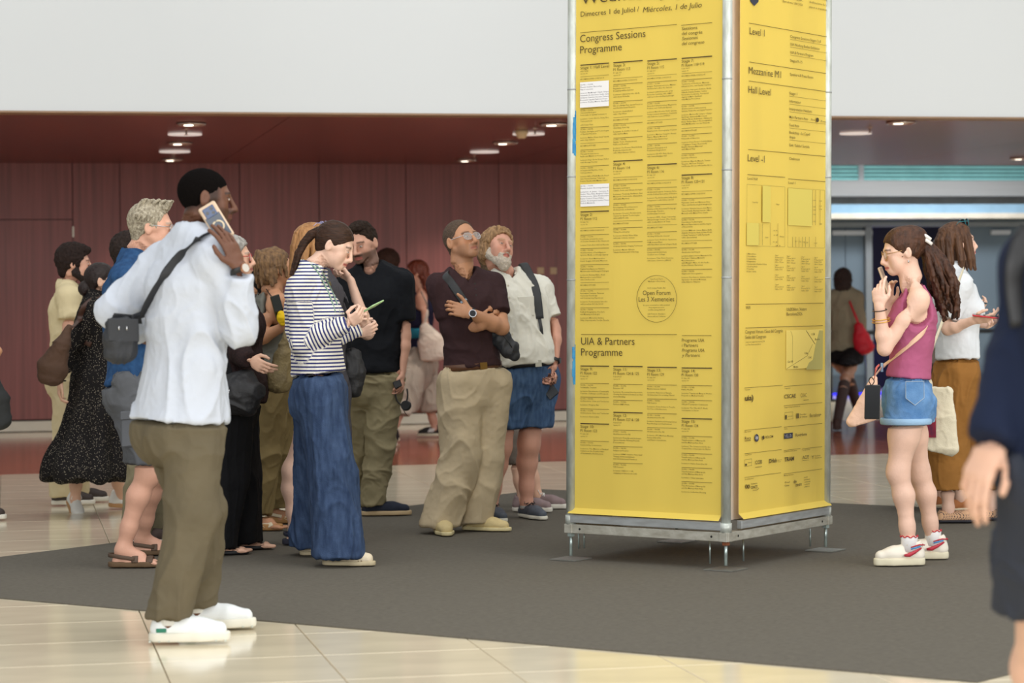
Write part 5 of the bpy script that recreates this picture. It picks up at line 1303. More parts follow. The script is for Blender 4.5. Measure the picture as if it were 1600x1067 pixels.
def phone(c, u, v, n, label, body_col, group=None, screen=(20, 22, 26), cam_back=False, size=(.036, .075), screen_on=False):
    """u across, v along, n = the way the screen faces"""
    u, v, n = nrm(u), nrm(v), nrm(n); e = emptyobj('phone', c, label, 'phone', group)
    hw, hl = size; bm_ = mat('phone body '+str(body_col), body_col, .35, var=.02)
    MB().box((0, 0, 0), u*hw, v*hl, n*.0045).build('case', bm_, e, bevel=.004)
    MB().box(n*.0048, u*(hw-.003), v*(hl-.004), n*.0006).build('screen', mat('phone screen '+str(screen), screen, .08, var=0, emit=.5 if screen_on else 0), e, bevel=.0003)
    return e
m_white_sole = mat('off white rubber', (226, 222, 206), .6, var=.04); m_gum = mat('gum rubber', (176, 132, 84), .6)
m_black = cloth('black cotton', (26, 26, 28)); m_blackl = mat('black leather', (24, 24, 26), .45, var=.1, bump=.1, bscale=(120, 120, 120))
# ---------------------------------------------------------------- man in the white shirt on the phone
def man_white():
    p = Person('man in white shirt and olive trousers, seen from behind, phone at his ear', {'R': (262, 1004, 4), 'L': (306, 983, 8)}, (282, 648), (296, 398), 38,
               (323, 312), hyaw=10, hpitch=-4, hroll=4, skin='dark', H=1.84, shyaw=42, vs=.0045, base_y=9.5, build=1.1, hs=1.0,
               arms={'R': (374, 512, -.6, 374, 418, -.45, 352, 366, -.1, (.22, .2, .2, .25), A(-.75, .55, .15), .2), 'L': (176, 486, .3, 228, 528, .9, 250, 540, .5, .5, A(.4, .6, 0), .5)},
               knees={'R': (300, 800, 0), 'L': (312, 792, 0)}, neck=(300, 368))
    ws = cloth('crisp white cotton', (196, 202, 212), var=.03, rough=.75)
    p.top(ws, 'long', wt=.84, hem=1.03, loose=.022, flare=.045, cuff=.042, waist=1.2, fold=folds(.0075, (6, 6, 5), seed=3), neck_r=.064)
    p.collar(ws, r=.072, h=.048, open_=.5)
    ol = cloth('olive chino', (102, 93, 74), var=.12)
    p.bottom(ol, rad=(.108, .086, .070), waist=.93, hem=.105, fold=folds(.010, (7, 7, 4), seed=8), loose=.016)
    p.body(beard=None, brow=(20, 14, 12), lips=(110, 62, 54), stubble=((30, 20, 16), .45), hair_under=lambda q: .75*np.clip((q[:, 2]-(-.055+.30*(q[:, 1]+.02)))/.03, 0, 1)*np.clip((.055-q[:, 1])/.02, 0, 1))
    hm = mat('close cropped black hair', (16, 13, 12), 1., var=.3, spec=.05, vscale=(200, 200, 200), bump=.5, bscale=(500, 500, 500))
    p.hair(hm, [], th=.006, amp=.0012, sc=(160, 160, 160), nape=.0, hl=-.004, side=-.0)
    wm = mat('white mesh knit', (232, 236, 236), .7, var=.05); gr = mat('grey suede', (196, 200, 188), .8); gn = mat('teal green plastic', (22, 120, 92), .5)
    for sd_ in ('R', 'L'):
        up_, P, F2 = p.shoe(sd_, wm, m_white_sole, 'sneaker', L=.30, sole_h=.036, laces=mat('white lace', (238, 238, 232), .7))
        for sg in (-1, 1):
            mb = MB(); mb.box(P(.16, sg*.040, .046)-p.base, (P(.26, 0, 0)-P(.16, 0, 0))*.62, (P(0, 0, .008)-P(0, 0, 0)), (P(0, .004, 0)-P(0, 0, 0)))
            mb.build('heel_stripe', gn, up_, bevel=.002)
        mb = MB(); 
        for i in range(9): mb.box(P(.02+.115*i, 0, .003)-p.base, (P(.012, 0, 0)-P(0, 0, 0)), (P(0, .040, 0)-P(0, 0, 0)), EZ*.003)
        mb.build('tread_lug', gr, up_)
        for sdv_, nm in ((1, 'sock'),):
            c = p.ank[sd_]; MB().tube([c-EZ*.02-p.base, c+EZ*.06-p.base, c+EZ*.07-p.base], [.042, .043, .040], 16).build(nm, mat('white sock', (236, 236, 232), .9, bump=.4, bscale=(200, 200, 60)), p.e, True)
    p.watch('R', m_blackl, mat('rose gold watch case', (206, 150, 116), .25, metal=.9), fr=.021, facecol=mat('silver dial', (196, 190, 180), .3))
    # phone with pale case held to the ear
    c = pix(338, 347, max(p.H(.085, .0, -.01)[1]-.02, p.hnd['R'][1]+.035)); u = nrm(pix(352, 356, 9.4)-pix(338, 347, 9.4)); v = nrm(pix(318, 328, 9.4)-pix(345, 372, 9.4)); n = nrm(np.cross(u, v)); n = n if n[1] > 0 else -n; u = nrm(np.cross(v, n))
    e = emptyobj('phone', c, 'phone in sand and navy case held to the ear of the man in white', 'phone')
    MB().box((0, 0, 0), u*.037, v*.078, n*.0055).build('case', mat('sand phone case', (214, 188, 160), .5, var=.02), e, bevel=.006)
    MB().box(-n*.0062+v*-.018, u*.031, v*.048, n*.0012).build('back_panel', mat('slate phone back', (84, 92, 104), .4, var=.02), e, bevel=.001)
    o = MB().box(-n*.0070+v*.046, u*.024, v*.021, n*.0022).build('camera_bump', mat('navy camera glass', (36, 66, 110), .15, var=.02), e, bevel=.002)
    for a_, b_ in ((-.011, .009), (-.011, -.009), (.011, .0)): MB().disc(-n*.0090+v*(.046+b_)+u*a_, .0065, -n, 16, .002).build('camera_lens', mat('black lens', (12, 14, 20), .08), o)
    MB().tube([-n*.008+v*(-.018+.021*math.sin(t))+u*.021*math.cos(t) for t in np.linspace(0, 2*math.pi, 28, endpoint=False)], .0034, 6, closed=True, flat=(u, .5)).build('magnet_ring', mat('cream ring', (226, 208, 176), .5), e, True)
    # crossbody bag at his left hip
    bm = mat('black technical fabric', (34, 36, 40), .6, var=.12, bump=.2, bscale=(200, 200, 200))
    B = on_cloth([p.topF], 212, 535, 9.7, .05); Bc = pix(188, 530, B[1]-.02); U = nrm(A(.8, .45, -.03)); Vv = nrm(A(-.02, 0, 1))
    e = emptyobj('crossbody_bag', Bc, 'black crossbody bag at the back of the man in the white shirt', 'bag')
    bag_mesh('body', bm, Bc, [(Bc+Vv*.06-U*.0, .055, .03), (Bc+Vv*.0, .068, .036), (Bc-Vv*.06, .07, .036)], U, None, e, .006, cuts=((Bc+Vv*.085, Vv), (Bc-Vv*.105, -Vv+U*.1)))
    fl = MB(); nb_ = np.cross(U, Vv); nb_ = nb_ if nb_[1] < 0 else -nb_
    fl.box(nb_*.036+Vv*.035, U*.064, Vv*.045, nb_*.004); fl.build('flap', bm, e, bevel=.004)
    for q in (-.02, .012): MB().tube([nb_*.043+Vv*.05+U*q, nb_*.043+Vv*.035+U*q], .0035, 8).build('rivet', mat('steel rivet', (190, 190, 190), .25, metal=.9), e, True)
    pts = [Bc+Vv*.085-U*.03]+[on_cloth([p.topF], x, y, 9.5, .016) for x, y in ((220, 498), (228, 480), (236, 464), (246, 447), (256, 433), (268, 417), (280, 402), (292, 389), (304, 378), (314, 370))]
    last = pts[-1]; pts += [last+A(.03, .06, .01), last+A(.045, .13, -.03)]
    strap('shoulder_strap', bm, pts, .021, parent=e, axis=nrm(A(.75, .1, .55)), thick=.12, base=Bc)
    pts2 = [Bc+Vv*.085+U*.05, Bc+Vv*.10+U*.08+A(0, .08, 0)]; strap('strap_end', bm, pts2, .012, parent=e, thick=.3, base=Bc)
man_white()
# ---------------------------------------------------------------- woman in the striped top
def stripes_mat(p):
    m = bpy.data.materials.new('navy and white stripes'); m.use_nodes = True; nt = m.node_tree; N = nt.nodes; L = nt.links; b = N['Principled BSDF']; b.inputs['Roughness'].default_value = .9; b.inputs['Specular IOR Level'].default_value = .1
    at = N.new('ShaderNodeAttribute'); at.attribute_name = 'stripe'
    f = N.new('ShaderNodeMath'); f.operation = 'FRACT'; L.new(at.outputs['Fac'], f.inputs[0]); g = N.new('ShaderNodeMath'); g.operation = 'GREATER_THAN'; g.inputs[1].default_value = .56; L.new(f.outputs[0], g.inputs[0])
    mx = N.new('ShaderNodeMix'); mx.data_type = 'RGBA'; mx.inputs[6].default_value = lin((232, 228, 216)); mx.inputs[7].default_value = lin((56, 60, 112)); L.new(g.outputs[0], mx.inputs[0]); L.new(mx.outputs[2], b.inputs['Base Color'])
    return m
def woman_striped():
    p = Person('woman in navy and white striped top and wide jeans, looking down at her phone', {'R': (528, 884, -12), 'L': (492, 868, 0)}, (500, 612), (480, 446), 4,
               (523, 384), hyaw=-8, hpitch=-27, hroll=0, skin='fair', female=True, H=1.72, shyaw=-8, vs=.0042, build=1.04, neck=(488, 420), base_y=12.15,
               arms={'R': (470, 536, -.5, 540, 508, -.4, 572, 487, -.2, (.8, .9, 1., 1.), A(.0, .8, .6), .6), 'L': (505, 535, .8, 556, 512, .2, 582, 490, -.5, (.8, .9, 1., 1.), A(.0, -.7, .7), .6)},
               knees={'R': (520, 740, 0), 'L': (498, 740, 0)})
    per = .0182
    def stripe(V):
        P = {k_: None for k_ in ('t',)}; ts = (s_top-V[:, 2])/per
        out = ts.copy(); best = np.full(len(V), 9.)
        for sd_ in ('L', 'R'):
            S_, E_, W_ = p.sh[sd_], p.elb[sd_], p.wr[sd_]
            for a_, b_, off, r in ((S_, E_, 0, .062), (E_, W_, np.linalg.norm(E_-S_), .055)):
                d = b_-a_; L_ = np.linalg.norm(d); tu = ((V-a_)@d)/L_**2; t = np.clip(tu, -.1, 1.1); dist = np.linalg.norm(V-a_-t[:, None]*d, axis=1)-r
                inn = (dist < best) & (dist < .012) & ((t > .28) | (off > 0)); out = np.where(inn, (tu*L_+off)/per+.3, out); best = np.where(inn, dist, best)
        return out
    s_top = p.shc[2]+.1
    p.top(stripes_mat(p), 'long', hem=.82, loose=.020, flare=.01, cuff=.036, attrs={'stripe': stripe}, fold=folds(.008, (7, 7, 6), seed=5), vs=.0055, neck_r=.060, waist=1.3, name='striped_top')
    dn = mat('dark denim', (66, 84, 114), .85, col2=(42, 57, 84), vscale=(40, 40, 9), bump=.35, bscale=(260, 260, 260), spec=.15, detail=6)
    p.bottom(dn, rad=(.118, .118, .128), waist=.80, hem=.055, loose=.020, fold=folds(.010, (7, 7, 3), seed=4), name='wide_jeans')
    p.body(brow=(66, 46, 34), lips=(196, 112, 100)); p.iris = (70, 60, 50)
    hm = mat('dark brown sleek hair', (66, 42, 28), .5, col2=(38, 24, 16), vscale=(16, 16, 160), bump=.35, bscale=(30, 30, 300), spec=.22)
    pony = [(0, -.108, .030), (0, -.135, .0), (0, -.150, -.06), (.01, -.150, -.125), (.015, -.135, -.19), (.02, -.125, -.235)]
    pr = [('k', [(x+dx, y+dy, z) for x, y, z in pony], .026-.004*i, .006) for i, (dx, dy) in enumerate(((0, 0), (.012, .006), (-.012, .004), (.004, -.012)))]
    p.hair(hm, pr, th=.0095, amp=.0014, sc=(90, 12, 90), nape=-.03, extra_pts=[pony[-1]], hl=.0)
    MB().tube([p.H(.0+.021*math.cos(t), -.117-.004*math.sin(t), .022+.021*math.sin(t))-p.base for t in np.linspace(0, 2*math.pi, 16, endpoint=False)], .005, 6, closed=True).build('hair_tie', m_black, p.e, True)
    cw = mat('cream leather moccasin', (220, 206, 178), .7, bump=.3)
    for sd_ in ('R', 'L'):
        up_, P, _ = p.shoe(sd_, cw, mat('beige sole', (186, 172, 140), .7), 'low', L=.285, sole_h=.022, W=1.08)
        mb = MB()
        for i in range(11):
            th = math.radians(-75+15*i); mb.tube([P(.66+.24*math.cos(th), .040*math.sin(th), .022)-p.base, P(.64+.18*math.cos(th), .032*math.sin(th), .040)-p.base], .003, 5)
        mb.build('stitching', mat('brown stitch', (96, 70, 48), .8), up_)
        mb = MB(); mb.tube([P(.42, -.01, .060)-p.base, P(.50, .02, .063)-p.base, P(.45, .03, .058)-p.base, P(.52, -.02, .056)-p.base], .003, 5); mb.build('bow', cw, up_, True)
    lan = cloth('sage lanyard cord', (132, 158, 142))
    for q in (0, 1):
        pts = [on_cloth([p.topF, p.bodyF], x+q*7, y+q*1, 12.1, .004) for x, y in ((487, 414), (497, 426), (508, 446), (517, 466), (524, 488))]
        P_ = spline([p.nb-p.sf*.05+EZ*.03]+pts, 4); MB().tube([x-p.base for x in P_], .0038, 6).build('lanyard', lan, p.e, True)
    a_, b_ = p.tips[('R', 0)], p.tips[('L', 0)]
    c = pix(584, 478, (p.hnd['R'][1]+p.hnd['L'][1])/2); v = nrm(A(.42, .88, .22)); n = nrm(A(-.30, .38, .88)); u = np.cross(v, n)
    phone(c, u, v, n, 'phone in pale green case in the hands of the woman in stripes', (176, 214, 150), screen=(60, 64, 60), size=(.034, .062))
woman_striped()
# ---------------------------------------------------------------- man with crossed arms
def man_henley():
    p = Person('man in dark brown tee and khaki trousers with crossed arms and clear glasses', {'R': (690, 833, -80), 'L': (742, 829, -25)}, (741, 600), (729, 440), -62,
               (722, 377), hyaw=-50, hpitch=15, hroll=-3, skin='tan', H=1.79, shyaw=-68, vs=.0042, build=1.04, neck=(723, 428), base_y=13.75,
               arms={'R': (708, 518, -.3, 752, 508, -.5, 774, 498, .6, .5, A(-.2, .9, .1), .3), 'L': (784, 512, -1, 736, 490, -.95, 700, 479, 0, (.45, .5, .55, .6), A(.1, .95, -.2), -.4)},
               knees={'R': (722, 712, 0), 'L': (756, 712, 0)})
    tm = cloth('dark brown jersey', (62, 44, 46), var=.08)
    def vn(F): pass
    p.top(tm, 'short', hem=.83, loose=.012, fold=folds(.007, (8, 8, 6), seed=1), slv=.66, vneck=.05, neck_r=.066, waist=1.02)
    kh = cloth('pleated khaki twill', (196, 179, 148), var=.10)
    p.bottom(kh, rad=(.120, .104, .098), waist=.80, loose=.016, fold=folds(.012, (7, 7, 4), seed=12), name='pleated_trousers', hem=.052)
    p.belt(mat('brown leather belt', (92, 58, 36), .5), .825, .020)
    p.body(brow=(80, 64, 52), lips=(176, 110, 92), stubble=((150, 116, 96), .35), hair_under=lambda q: .5*np.clip((q[:, 2]-.045)/.02, 0, 1)*np.clip((.03-q[:, 1])/.03, 0, 1))
    hm = mat('short grey brown hair', (92, 74, 60), .9, var=.4, vscale=(160, 160, 160), bump=.5, bscale=(300, 300, 300))
    p.hair(hm, [], th=.0065, amp=.0016, sc=(110, 110, 60), nape=-.04, hl=.030, side=-.012)
    p.glasses(mat('clear acetate', (206, 206, 210), .2, var=.02), round_=False)
    for sd_ in ('R', 'L'): p.shoe(sd_, mat('cream suede', (214, 194, 142), .85, bump=.3, bscale=(200, 200, 200)), mat('cream sole', (222, 208, 160), .7), 'low', L=.29, W=1.12, sole_h=.02)
    p.watch('L', m_blackl, mat('steel watch case', (170, 170, 172), .25, metal=.9), fr=.022)
    for i in range(3):
        q = on_cloth([p.topF], 742+i*1.0, 443+i*9, 13.7, .001); MB().disc(q-p.base, .0055, -EB, 10, .003).build('button', mat('dark button', (40, 32, 34), .4), p.e)
    dg = mat('dark grey webbing', (54, 56, 58), .7, bump=.3, bscale=(300, 60, 300))
    # sling bag under the arms at his left hip
    c = on_cloth([p.topF, p.botF], 783, 530, 13.7, .03); c = pix(785, 532, c[1]); U = nrm(A(.62, -.1, -.78)); e = emptyobj('sling_bag', c, 'black sling bag hanging at the side of the man with crossed arms', 'bag')
    sdv = nrm(A(.8, .1, .6))
    bag_mesh('body', mat('black ripstop', (36, 38, 42), .55, bump=.2), c, [(c-U*.10, .035, .02), (c-U*.02, .058, .03), (c+U*.07, .050, .028), (c+U*.12, .03, .018)], sdv, None, e, .006)
    z_ = MB(); nn = nrm(np.cross(U, sdv)); nn = nn if nn[1] < 0 else -nn; z_.tube([nn*.031-U*.06+sdv*.015, nn*.035+U*.02+sdv*.02, nn*.028+U*.09+sdv*.012], .003, 6); z_.build('zip', mat('dark zip', (18, 18, 20), .4), e, True)
    pts = [p.nb+p.sl*(-.085)-p.sf*.02+EZ*.018]+[on_cloth([p.topF], x, y, 13.7, .012) for x, y in ((695, 430), (704, 441), (714, 455), (724, 470), (733, 484))]+[c-U*.12]
    strap('shoulder_strap', dg, pts, .024, parent=e, axis=nrm(A(.8, 0, .55)), thick=.12, base=c)
    q = pts[4]; MB().box(q-c-EB*.006, nrm(A(.8, 0, .5))*.02, nrm(A(.6, 0, -.75))*.006, EB*.003).build('strap_label', mat('pale strap label', (170, 186, 204), .5), e)
man_henley()
def sandal_straps(p, P, m, kind, parent):
    def arch(x, w=.010, up=.052, hw=.043, skew=0.):
        pts = [P(x-skew, -hw, .022), P(x-skew*.5, -hw*.75, up*.85), P(x, 0, up+.006), P(x+skew*.5, hw*.75, up*.8), P(x+skew, hw, .022)]
        MB().tube([q-p.base for q in spline(pts, 4)], w, 8, flat=(P(1, 0, 0)-P(0, 0, 0), .16)).build('strap', m, parent, True)
    if kind == 'two': arch(.70, .017, .046); arch(.46, .016, .064); heel = True
    elif kind == 'cross': arch(.66, .016, .05, skew=.10); arch(.66, .016, .05, skew=-.10); heel = True
    elif kind == 'thong':
        for q in (-1, 1): MB().tube([P(.80, .008, .026)-p.base, P(.70, q*.018, .044)-p.base, P(.48, q*.044, .026)-p.base], .006, 8, flat=(P(1, 0, 0)-P(0, 0, 0), .3)).build('strap', m, parent, True)
        heel = False
    elif kind == 'ankle':
        arch(.74, .016, .040); heel = True
        c = p.ank_c; MB().tube([c+A(math.cos(t)*.039, math.sin(t)*.039, .012)-p.base for t in np.linspace(0, 2*math.pi, 20, endpoint=False)], .007, 8, closed=True, flat=(EZ, .25)).build('ankle_strap', m, parent, True)
    if heel: MB().tube([q-p.base for q in spline([P(.46, -.042, .040), P(.15, -.040, .055), P(.0, 0, .058), P(.15, .040, .055), P(.46, .042, .040)], 4)], .010, 8, flat=(EZ, .2)).build('heel_strap', m, parent, True)
def sandals(p, kind, strap_m, sole_m, sides=('L', 'R'), sole_h=.024, L=.275):
    for sd_ in sides:
        p.ank_c = p.ank[sd_]; up_, P, _ = p.shoe(sd_, strap_m, sole_m, 'sandal', L=L, sole_h=sole_h, name='sandal'); sandal_straps(p, P, strap_m, kind, up_)
m_denim = mat('mid blue denim', (78, 104, 138), .85, col2=(54, 76, 108), vscale=(50, 50, 12), bump=.35, bscale=(260, 260, 260), spec=.15, detail=6)
m_beard = mat('white grey beard', (206, 194, 178), .9, var=.25, vscale=(120, 120, 120), bump=.5, bscale=(300, 300, 300))
def beard(p, m, th=.010, long_=.02, name='beard', vs=.004):
    F = Field(p.hd-.17, p.hd+.17, vs); h = p.hs; R = p.HR
    def con(a, c, ra, rb=None, k=.012, op='u'):
        f_ = lambda r: tuple(x*h for x in r) if hasattr(r, '__len__') else (None if r is None else r*h)
        F.cone(p.H(*a), p.H(*c), f_(ra), f_(rb), side=R[:, 0], k=k*h, op=op)
    for q in (-1, 1):
        con((q*.060, .012, -.010), (q*.054, .010, -.050), .012+th*.3, .017+th, .01); con((q*.052, .006, -.055), (q*.018, .068, -.088-long_*.4), .018+th, .022+th, .02)
        con((q*.004, .100, -.050), (q*.030, .084, -.064), .0075, .0065, .004); con((q*.030, .082, -.062), (q*.026, .074, -.088), .010+th*.3, .014+th*.5, .008)
    con((0, .070, -.092), (0, .066+long_*.3, -.100-long_), (.026+th, .020+th), (.018+th, .014+th), .02)
    con((0, .12, -.064), (0, .07, -.064), (.022, .0095), (.022, .0085), .004, 's')
    return sculpt(name, F, m, p.e, p.base, disp=lambda V: .0025*vnoise(V*90)+.002*vnoise(V*200), sm=1)
# ---------------------------------------------------------------- bearded man in white short sleeves
def man_beard():
    p = Person('grey bearded man in white short-sleeved shirt and denim shorts, head tilted', {'L': (823, 809, -62), 'R': (768, 812, -70)}, (816, 592), (806, 448), -58,
               (777, 388), hyaw=-52, hpitch=11, hroll=14, skin='red', H=1.82, shyaw=-58, vs=.0042, build=1.12, belly=.045, neck=(787, 428), base_y=14.45,
               arms={'L': (864, 516, -.2, 866, 566, -.5, 863, 592, -.3, .45, A(-.8, .3, 0), .6), 'R': (770, 520, .2, 775, 575, 0, 776, 600, 0, .4, A(.8, .3, 0), .5)}, knees={'L': (826, 694, -.03), 'R': (782, 698, -.03)})
    wm = cloth('cream white linen', (226, 224, 212), var=.05, bump=.35)
    p.top(wm, 'short', hem=.84, loose=.018, fold=folds(.009, (7, 7, 5), seed=21), slv=.70, neck_r=.066, waist=1.05, vneck=.03)
    p.collar(wm, open_=.5, h=.042)
    p.bottom(m_denim, 'shorts', rad=(.120, .104, .10), waist=.81, hem=CAMH-(667-468)/p.S, loose=.014, fold=folds(.008, (8, 8, 6), seed=22), name='denim_shorts')
    p.belt(m_blackl, .835, .026, bm=mat('silver buckle', (180, 176, 160), .3, metal=.8))
    p.look = (.15, .35); p.iris = (92, 118, 140)
    p.body(brow=(176, 140, 104), lips=(196, 112, 100))
    hm = mat('sandy grey hair', (178, 140, 98), .75, col2=(118, 90, 62), vscale=(70, 70, 14), bump=.5, bscale=(140, 140, 30))
    pr = [('e', (q*.072, -.03, -.028), (.022, .045, .055)) for q in (-1, 1)]+[('e', (0, -.075, -.045), (.066, .036, .042)), ('c', (-.03, .05, .098), (.04, .05, .098), .016), ('c', (-.058, .035, .07), (-.072, .02, .02), .017), ('c', (.058, .035, .07), (.072, .02, .02), .017)]
    p.hair(hm, pr, th=.014, amp=.005, sc=(60, 60, 24), nape=-.05, hl=.012, side=-.01)
    beard(p, m_beard, .008, .030)
    for sd_ in ('L', 'R'):
        up_, P, _ = p.shoe(sd_, mat('navy boat shoe leather', (74, 80, 90), .6), m_white_sole, 'slip', L=.29, sole_h=.02, laces=mat('dark lace', (40, 36, 34), .8))
        c = p.ank[sd_]; MB().tube([c-EZ*.03-p.base, c+EZ*.025-p.base, c+EZ*.03-p.base], [.042, .041, .038], 16).build('sock', mat('white sock', (236, 236, 232), .9), p.e, True)
    p.watch('L', m_blackl, mat('black watch case', (22, 22, 24), .3), fr=.018)
    for i in range(6):
        q = on_cloth([p.topF], 794+i*1.6, 446+i*19, 14.4, .001); MB().disc(q-p.base, .006, -EB, 10, .003).build('button', mat('pearl button', (214, 208, 190), .3), p.e)
    q = on_cloth([p.topF], 822, 478, 14.4, .001); MB().box(q-p.base, nrm(A(1, .25, .05))*.050, nrm(A(-.03, 0, 1))*.058, EB*.0035).build('chest_pocket', wm, p.e, bevel=.003)
    c = pix(855, 604, p.tips[('L', 1)][1]); phone(c, A(.75, 0, .62), A(-.55, .2, .75), A(-.1, -1, .05), 'black phone in the lowered hand of the bearded man', (28, 30, 34))
    gs = mat('dark grey webbing', (54, 56, 58), .7, bump=.3, bscale=(300, 60, 300))
    e = emptyobj('backpack', pix(842, 430, 14.5), 'dark grey backpack worn by the bearded man, strap over his shoulder', 'backpack'); c0 = np.array(e.location)
    pts = [on_cloth([p.topF], x, y, 14.4, .008) for x, y in ((818, 412), (828, 430), (836, 448), (840, 470), (843, 498))]
    strap('shoulder_strap', gs, [pts[0]+A(-.01, .12, -.02)]+pts, .026, parent=e, axis=nrm(A(1, .2, .2)), thick=.16, base=c0)
    strap('strap_web', gs, [pts[-1], on_cloth([p.topF], 845, 520, 14.4, .006)+A(.005, 0, 0), pix(848, 560, 14.5), pix(848, 632, 14.55)], .010, parent=e, axis=nrm(A(1, .2, .2)), thick=.2, base=c0)
    bc = p.tp(.42, -.21*1.1); bag_mesh('body', mat('black ripstop', (36, 38, 42), .55, bump=.2), c0, [(bc+EZ*.14, .11, .06), (bc, .13, .075), (bc-EZ*.14, .12, .07)], p.l, None, e, .010)
man_beard()
# ---------------------------------------------------------------- young man in black tee
def man_black():
    p = Person('man in black t-shirt and sage trousers looking down, black headset in his hand', {'L': (582, 806, 4), 'R': (556, 800, -20)}, (578, 590), (586, 436), -96,
               (566, 382), hyaw=-112, hpitch=-14, hroll=-8, skin='pink', H=1.83, shyaw=-100, vs=.0045, build=1.02, neck=(580, 418), base_y=14.75,
               arms={'L': (631, 524, -.1, 628, 580, -.2, 628, 606, -.1, .9, A(-1, .1, 0), .8), 'R': (546, 524, -.1, 552, 580, -.2, 556, 604, -.1, .5, A(1, .1, 0), .5)}, knees={'L': (594, 700, 0), 'R': (568, 700, 0)})
    p.top(cloth('black jersey', (24, 26, 30), var=.1), 'short', hem=.93, loose=.018, fold=folds(.008, (6, 6, 4), seed=31), slv=.72, neck_r=.062, waist=1.15)
    p.bottom(cloth('sage beige chino', (142, 132, 102), var=.1), rad=(.106, .084, .066), waist=.86, loose=.010, fold=folds(.009, (8, 8, 9), seed=32), hem=.075)
    p.look = (0, -.4); p.body(brow=(40, 28, 22), lips=(182, 100, 92), stubble=((52, 36, 30), .75))
    hm = mat('dark tousled hair', (48, 36, 28), .8, var=.4, vscale=(90, 90, 90), bump=.5, bscale=(200, 200, 200), spec=.2)
    p.hair(hm, [('c', (-.035, .055, .105), (.035, .055, .105), .018), ('e', (0, -.01, .10), (.060, .07, .036))], th=.008, amp=.005, sc=(60, 60, 60), nape=-.045, hl=.018, side=-.012)
    for sd_ in ('L', 'R'): p.shoe(sd_, mat('navy canvas', (28, 34, 50), .85), mat('rope sole', (190, 166, 128), .8), 'slip', L=.30, sole_h=.026)
    c = pix(629, 604, p.wr['L'][1]-.04); e = emptyobj('headset', c, 'black interpretation headset dangling from the hand of the man in black', 'headset'); hm_ = mat('black headset plastic', (20, 20, 22), .4)
    q = lambda x, y, dy=0.: pix(x, y, c[1]+dy)-c
    MB().tube(spline([q(622, 598), q(618, 612), q(620, 625), q(628, 634)], 5), .005, 8).build('headband', hm_, e, True); MB().tube(spline([q(636, 607), q(637, 618), q(635, 628), q(632, 634)], 5), .005, 8).build('ear_arm', hm_, e, True)
    MB().tube([q(633, 633, -.02), q(635, 634, .005), q(636, 635, .02)], [.028, .032, .024], 18).build('ear_pad', hm_, e, True); MB().box(q(621, 600, -.02), A(.022, 0, .01), A(0, .012, 0), A(-.008, 0, .02)).build('receiver', hm_, e, bevel=.004)
    MB().tube(spline([q(627, 632), q(631, 642), q(637, 650)], 4), .0022, 6).build('cable', hm_, e, True)
man_black()
# ---------------------------------------------------------------- grey haired man in denim shirt and shorts
def man_denim():
    p = Person('grey haired man in blue denim shirt, grey cargo shorts and brown sandals', {'R': (192, 887, 0), 'L': (222, 868, 6)}, (210, 600), (199, 430), 6,
               (238, 356), hyaw=4, hpitch=-4, skin='pink', H=1.80, shyaw=8, vs=.0045, build=1.02, neck=(212, 400), base_y=12.05,
               arms={'R': (200, 525, -.3, 252, 500, -.2, 262, 492, 0, .4, A(0, .8, .4), .5), 'L': (215, 528, .5, 262, 508, 0, 272, 500, 0, .4, A(0, -.8, .4), .5)}, knees={'R': (232, 738, 0), 'L': (248, 736, 0)})
    p.top(mat('indigo denim shirt', (46, 80, 120), .85, col2=(34, 62, 98), vscale=(30, 30, 30), bump=.3, bscale=(260, 260, 260), spec=.15), 'rolled', hem=.99, loose=.022, fold=folds(.008, (7, 7, 5), seed=41), neck_r=.066, waist=1.15)
    p.collar(MATS['indigo denim shirt'], open_=.5, h=.045)
    gm = cloth('slate cargo cotton', (92, 94, 98), var=.1)
    sz = CAMH-(716-468)/p.S
    p.bottom(gm, 'shorts', rad=(.116, .098, .09), waist=.84, hem=sz, loose=.016, fold=folds(.008, (8, 8, 7), seed=42), name='cargo_shorts')
    for (x, y) in ((212, 670),):
        q = on_cloth([p.botF], x, y, 12., .002); MB().box(q-p.base, nrm(A(1, .1, .08))*.07, EZ*.085, A(0, 1, 0)*.008).build('cargo_pocket', gm, p.e, bevel=.006)
        MB().box(q-p.base+EZ*.07-A(0, .008, 0), nrm(A(1, .1, .08))*.074, EZ*.022, A(0, 1, 0)*.006).build('pocket_flap', gm, p.e, bevel=.005)
    p.body(brow=(150, 140, 126), lips=(190, 110, 100), feet=True)
    hm = mat('silver grey hair', (186, 176, 154), .8, col2=(122, 112, 94), vscale=(70, 70, 70), bump=.6, bscale=(160, 160, 160))
    p.hair(hm, [('k', [(x_*.5, y_, .10), (x_*.6, y_+.012, .122), (x_*.65, y_+.03, .134)], .015, .004) for x_ in (-.08, -.04, 0, .04, .08) for y_ in (-.06, -.03, .0, .03, .06)]+[('k', [(q*.06, y_, .06), (q*.085, y_-.008, .05), (q*.093, y_-.014, .03)], .014, .004) for q in (-1, 1) for y_ in (-.07, -.05, -.025, .0)], th=.010, amp=.004, sc=(70, 70, 40), nape=-.045, hl=.018, side=-.012)
    p.glasses(mat('silver wire', (190, 192, 196), .3, metal=.8))
    sandals(p, 'two', mat('brown oiled leather', (84, 64, 48), .6, bump=.3), mat('cork footbed', (96, 74, 50), .8), sole_h=.026, L=.29)
man_denim()
